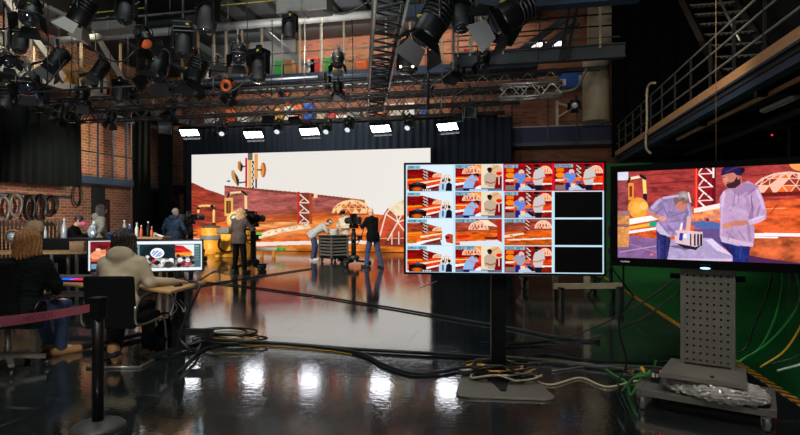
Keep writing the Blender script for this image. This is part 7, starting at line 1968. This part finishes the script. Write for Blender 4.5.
# cables hanging from the back of the large screen
for i, (x0, z0, xm, zm, x1, z1, m, lb) in enumerate(((.46, 1.1, .42, .66, .20, .34, 'greencable', 'green cable hanging from the large screen, nearest the column'), (.50, 1.1, .56, .78, .18, .33, 'greencable', 'second green cable hanging behind the first one at the large screen'),
        (.66, 1.1, .60, .70, .34, .33, 'yellowcable', 'yellow cable hanging from the right part of the large screen'), (.70, 1.1, .70, .62, .40, .36, 'rubber', 'black cable hanging beside the yellow one'), (.42, 1.1, .30, .60, .16, .4, 'rubber', 'black cable hanging closest to the perforated column'), (.74, 1.1, .78, .60, .44, .32, 'white', 'grey white cable hanging at the far right of the trolley'))):
    wcable([tvp(x0, .12, z0), tvp((x0 + xm) / 2 + .03, .16, (z0 + zm) / 2 + .04), tvp(xm, .18, zm), tvp((xm + x1) / 2 + .02, .16, (zm + z1) / 2 - .05), tvp(x1, .1, z1)], .007 if m != 'white' else .008, m, lb, 'hanging_cable')
a = tvp(-.60, .11, 1.12)
wcable([a, a + V((.0, .0, -.3)), a + V((-.03, .02, -.62)), a + V((.03, .02, -.9)), V((a.x - .02, a.y + .05, .012)), V((a.x + .35, a.y + .25, .012))], .008, 'rubber', 'black cable hanging from the left end of the large screen to the floor', 'hanging_cable')
b0 = at(700, 285, 4.25)
wcable([tvp(-.16, .1, .98), at(640, 304, 4.9), at(600, 325, 5.4), at(560, 339, 6.1), fl(520, 344) + V((0, 0, .01)), fl(480, 343) + V((0, 0, .01))], .008, 'rubber', 'upper black cable slung from the trolley column down to the floor', 'hanging_cable')
wcable([tvp(-.16, .1, .86), at(640, 320, 4.8), at(600, 336, 5.2), at(575, 343, 5.7), fl(540, 347) + V((0, 0, .01)), fl(500, 349) + V((0, 0, .01))], .008, 'rubber', 'lower black cable slung from the trolley column down to the floor', 'hanging_cable')
# camera cables in the set
oc_ = lo_
wcable([V((oc_.x - .1, oc_.y, .3)), V((oc_.x - .5, oc_.y - .5, .06)), fl(214, 272) + V((0, 0, .015)), fl(196, 282) + V((0, 0, .015)), fl(170, 290) + V((0, 0, .015))], .014, 'rubber', 'black camera cable trailing left from the pedestal of the blond operator', 'floor_cable')
# strips of light tape on the floor
for i, (a, b_) in enumerate((((303, 300), (324, 294)), ((420, 288), (437, 281)))):
    p0, p1 = fl(*a), fl(*b_); d = (p1 - p0).normalized(); s_ = V((-d.y, d.x, 0)) * .02
    solo(MB().add([p0 - s_ + V((0, 0, .002)), p1 - s_ + V((0, 0, .002)), p1 + s_ + V((0, 0, .002)), p0 + s_ + V((0, 0, .002)), p0 - s_, p1 - s_, p1 + s_, p0 + s_], [(0, 1, 2, 3), (7, 6, 5, 4), (0, 4, 5, 1), (1, 5, 6, 2), (2, 6, 7, 3), (3, 7, 4, 0)]), 'floor_tape', M['galv'], ('strip of pale tape on the floor in front of the cart', 'strip of pale tape on the floor left of the centre screen')[i], 'tape')

# ================================================================ lamps and added fill lights
def spot(name, loc, target, power, angle=60, blend=.6, size=.2, col=(1, .93, .84)):
    l = bpy.data.lights.new(name, 'SPOT'); l.energy = power; l.spot_size = R(angle); l.spot_blend = blend; l.shadow_soft_size = size; l.color = col
    o = bpy.data.objects.new(name, l); COL.objects.link(o); o.location = loc
    o.rotation_euler = (V(target) - V(loc)).to_track_quat('-Z', 'Y').to_euler()
    return o
def area(name, loc, target, power, sx, sy, col=(1, .95, .88)):
    l = bpy.data.lights.new(name, 'AREA'); l.energy = power; l.shape = 'RECTANGLE'; l.size = sx; l.size_y = sy; l.color = col
    o = bpy.data.objects.new(name, l); COL.objects.link(o); o.location = loc
    o.rotation_euler = (V(target) - V(loc)).to_track_quat('-Z', 'Y').to_euler()
    return o
# stage lamps of the front rig aimed at the set
spot('stage_lamp_set', (-9.5, 7.5, 6.6), (-7.4, 13.5, 1.0), 2200, 40)
spot('stage_lamp_set', (-4.0, 9.0, 6.6), (-5.4, 17.0, 0.9), 3800, 40)
spot('stage_lamp_set', (-10.0, 8.8, 5.0), (-12.2, 20.3, 0.9), 9000, 26)
spot('stage_lamp_set', (-11.5, 7.0, 6.2), (-9.6, 11.6, 1.0), 700, 45)
# added fill spots that brighten the work places, no lamps hang there
spot('work_fill', (-1.2, 1.2, 6.0), (-4.0, 5.2, 0.8), 620, 50, col=(1, .95, .86))
spot('work_fill', (-1.9, .2, 5.2), (-2.7, 2.7, 0.8), 800, 40, col=(1, .95, .88))
spot('work_fill', (1.0, .6, 6.0), (1.3, 4.2, 0.3), 620, 42, col=(1, .96, .9))
spot('work_fill', (-.6, .2, 6.2), (-.1, 4.4, 0), 380, 36, col=(1, .96, .9))
spot('wall_fill', (-13.2, 19.6, 5.2), (-18.4, 20.2, 4.3), 1100, 62, col=(1, .76, .5))  # added fill for the upper left brick, no fixture there
spot('wall_fill', (-13.2, 15.2, 2.7), (-18.4, 17.0, 1.7), 1200, 95, col=(1, .86, .74))  # added fill on the lower brick, imitating spill from the set
area('brick_fill', (-3.0, 25.2, 10.9), (-3, 26.9, 8.8), 200, 6, .3, (1, .86, .68))  # area light added to warm the back brick, no visible source
area('brick_fill', (-9.5, 25.1, 8.3), (-9.5, 26.2, 6.4), 260, 11, .2, (1, .88, .7))  # added in the same way for the brick behind the trusses
spot('beam_fill', (-8, 19.5, 6.6), (-8, 24.2, 8.0), 900, 120, col=(.95, .97, 1))  # spot added to lift the gallery beam and its pipe
spot('curtain_fill', (-9, 20.2, 7.4), (-9, 24.2, 5.0), 260, 120, col=(.85, .95, 1))  # spot added so that the curtain pleats show
area('brick_fill', (-11, 25.0, 10.9), (-11, 26.6, 8.9), 320, 8, .3, (1, .9, .76))  # another added area light for the left part of the back brick
spot('loft_fill', (-14.0, 15.0, 8.2), (-18.0, 16.5, 7.4), 800, 120, col=(1, .82, .6))  # warm spot added to brighten the loft goods
spot('girder_lamp', (-5.4, 13.2, 6.1), (-6.1, 16.0, 7.5), 1700, 80, col=(1, .95, .86))
spot('girder_lamp', (-13.5, 9.5, 5.6), (-14.5, 16.0, 7.6), 460, 80, col=(.92, .96, 1))
spot('rig_fill', (-8, 4, 1.6), (-9, 14, 6.4), 2200, 80, col=(.97, .99, 1))  # this uplight and the next two are added in mid-air for the trusses
spot('rig_fill', (-1.0, 5, 2.6), (-2.0, 13, 6.8), 1200, 80, col=(.97, .99, 1))
spot('rig_fill', (-3.0, 6.5, 3.2), (-4.4, 13, 5.6), 1100, 70, col=(1, .97, .92))
spot('gallery_fill', (1.0, 9, 6.0), (4, 14, 4.1), 620, 80, col=(1, .88, .72))  # two spots added to brighten the right gallery and its stair
spot('gallery_fill', (1.6, 2.5, 5.6), (4.4, 7.0, 5.4), 620, 85, col=(1, .9, .76))
spot('chroma_fill', (5.0, 15, 3.2), (3.2, 16.0, 0), 260, 110, .6, .06, (.7, 1, .72))  # green tinted spots added to brighten the green floor
spot('chroma_fill', (6.2, 4.5, 3.3), (3.6, 7.5, 0), 60, 100, .6, .05, col=(.75, 1, .78))
spot('work_fill', (.8, 5.4, 5.4), (2.2, 9.0, .3), 420, 40, col=(1, .92, .8))  # added fill for the trestle behind the centre screen
area('ceiling_fill', (-8, 9, 12.6), (-8, 9, 0), 500, 6, 6, (.88, .98, 1))  # big ceiling areas added as overall fill, without fixtures
area('ceiling_fill', (-1, 3, 12.6), (-1, 3, 0), 250, 5, 5, (.88, .98, 1))
wl = at(640, 214, 18.0)
wlt = thing('wall_lamp', 'warm lit work lamp on a stand in front of the green wall', 'lamp', (wl.x, wl.y, 0))
part(MB().lathe([(0, -.1), (.1, -.06), (.13, .06)], (0, 0, wl.z), (0, -1, 0), 16), 'shade', M['black'], wlt)
part(MB().lathe([(.12, .05), (0, .07)], (0, 0, wl.z), (0, -1, 0), 16), 'bulb', emit('warm_lamp', (255, 206, 120), 140), wlt)
part(MB().cone((0, .05, .03), (0, .05, wl.z), .02).cone((0, .05, 0), (0, .05, .03), .2), 'stand', M['black'], wlt)

w = bpy.data.worlds.new('studio_air'); SC.world = w; w.use_nodes = True
w.node_tree.nodes['Background'].inputs['Color'].default_value = (0.01, 0.012, 0.012, 1)
w.node_tree.nodes['Background'].inputs['Strength'].default_value = 1.0

# ================================================================ camera and picture settings
cam = bpy.data.cameras.new('camera'); co = bpy.data.objects.new('camera', cam); COL.objects.link(co)
co.location = (0, 0, EYE); co.rotation_euler = (R(90), 0, AYAW)
cam.sensor_width = 36.0; cam.lens = FPX / 800 * 36.0; cam.shift_y = 2.5 / 800; cam.clip_start = .05; cam.clip_end = 200
SC.camera = co
vs_ = SC.view_settings
vs_.view_transform = 'Standard'; vs_.look = 'None'; vs_.gamma = 1.0; vs_.exposure = 0.0; vs_.use_curve_mapping = False
SC.display_settings.display_device = 'sRGB'
cy = SC.cycles
cy.max_bounces = 6; cy.diffuse_bounces = 3; cy.glossy_bounces = 4; cy.transmission_bounces = 4
cy.use_denoising = True; cy.sample_clamp_indirect = 6.0
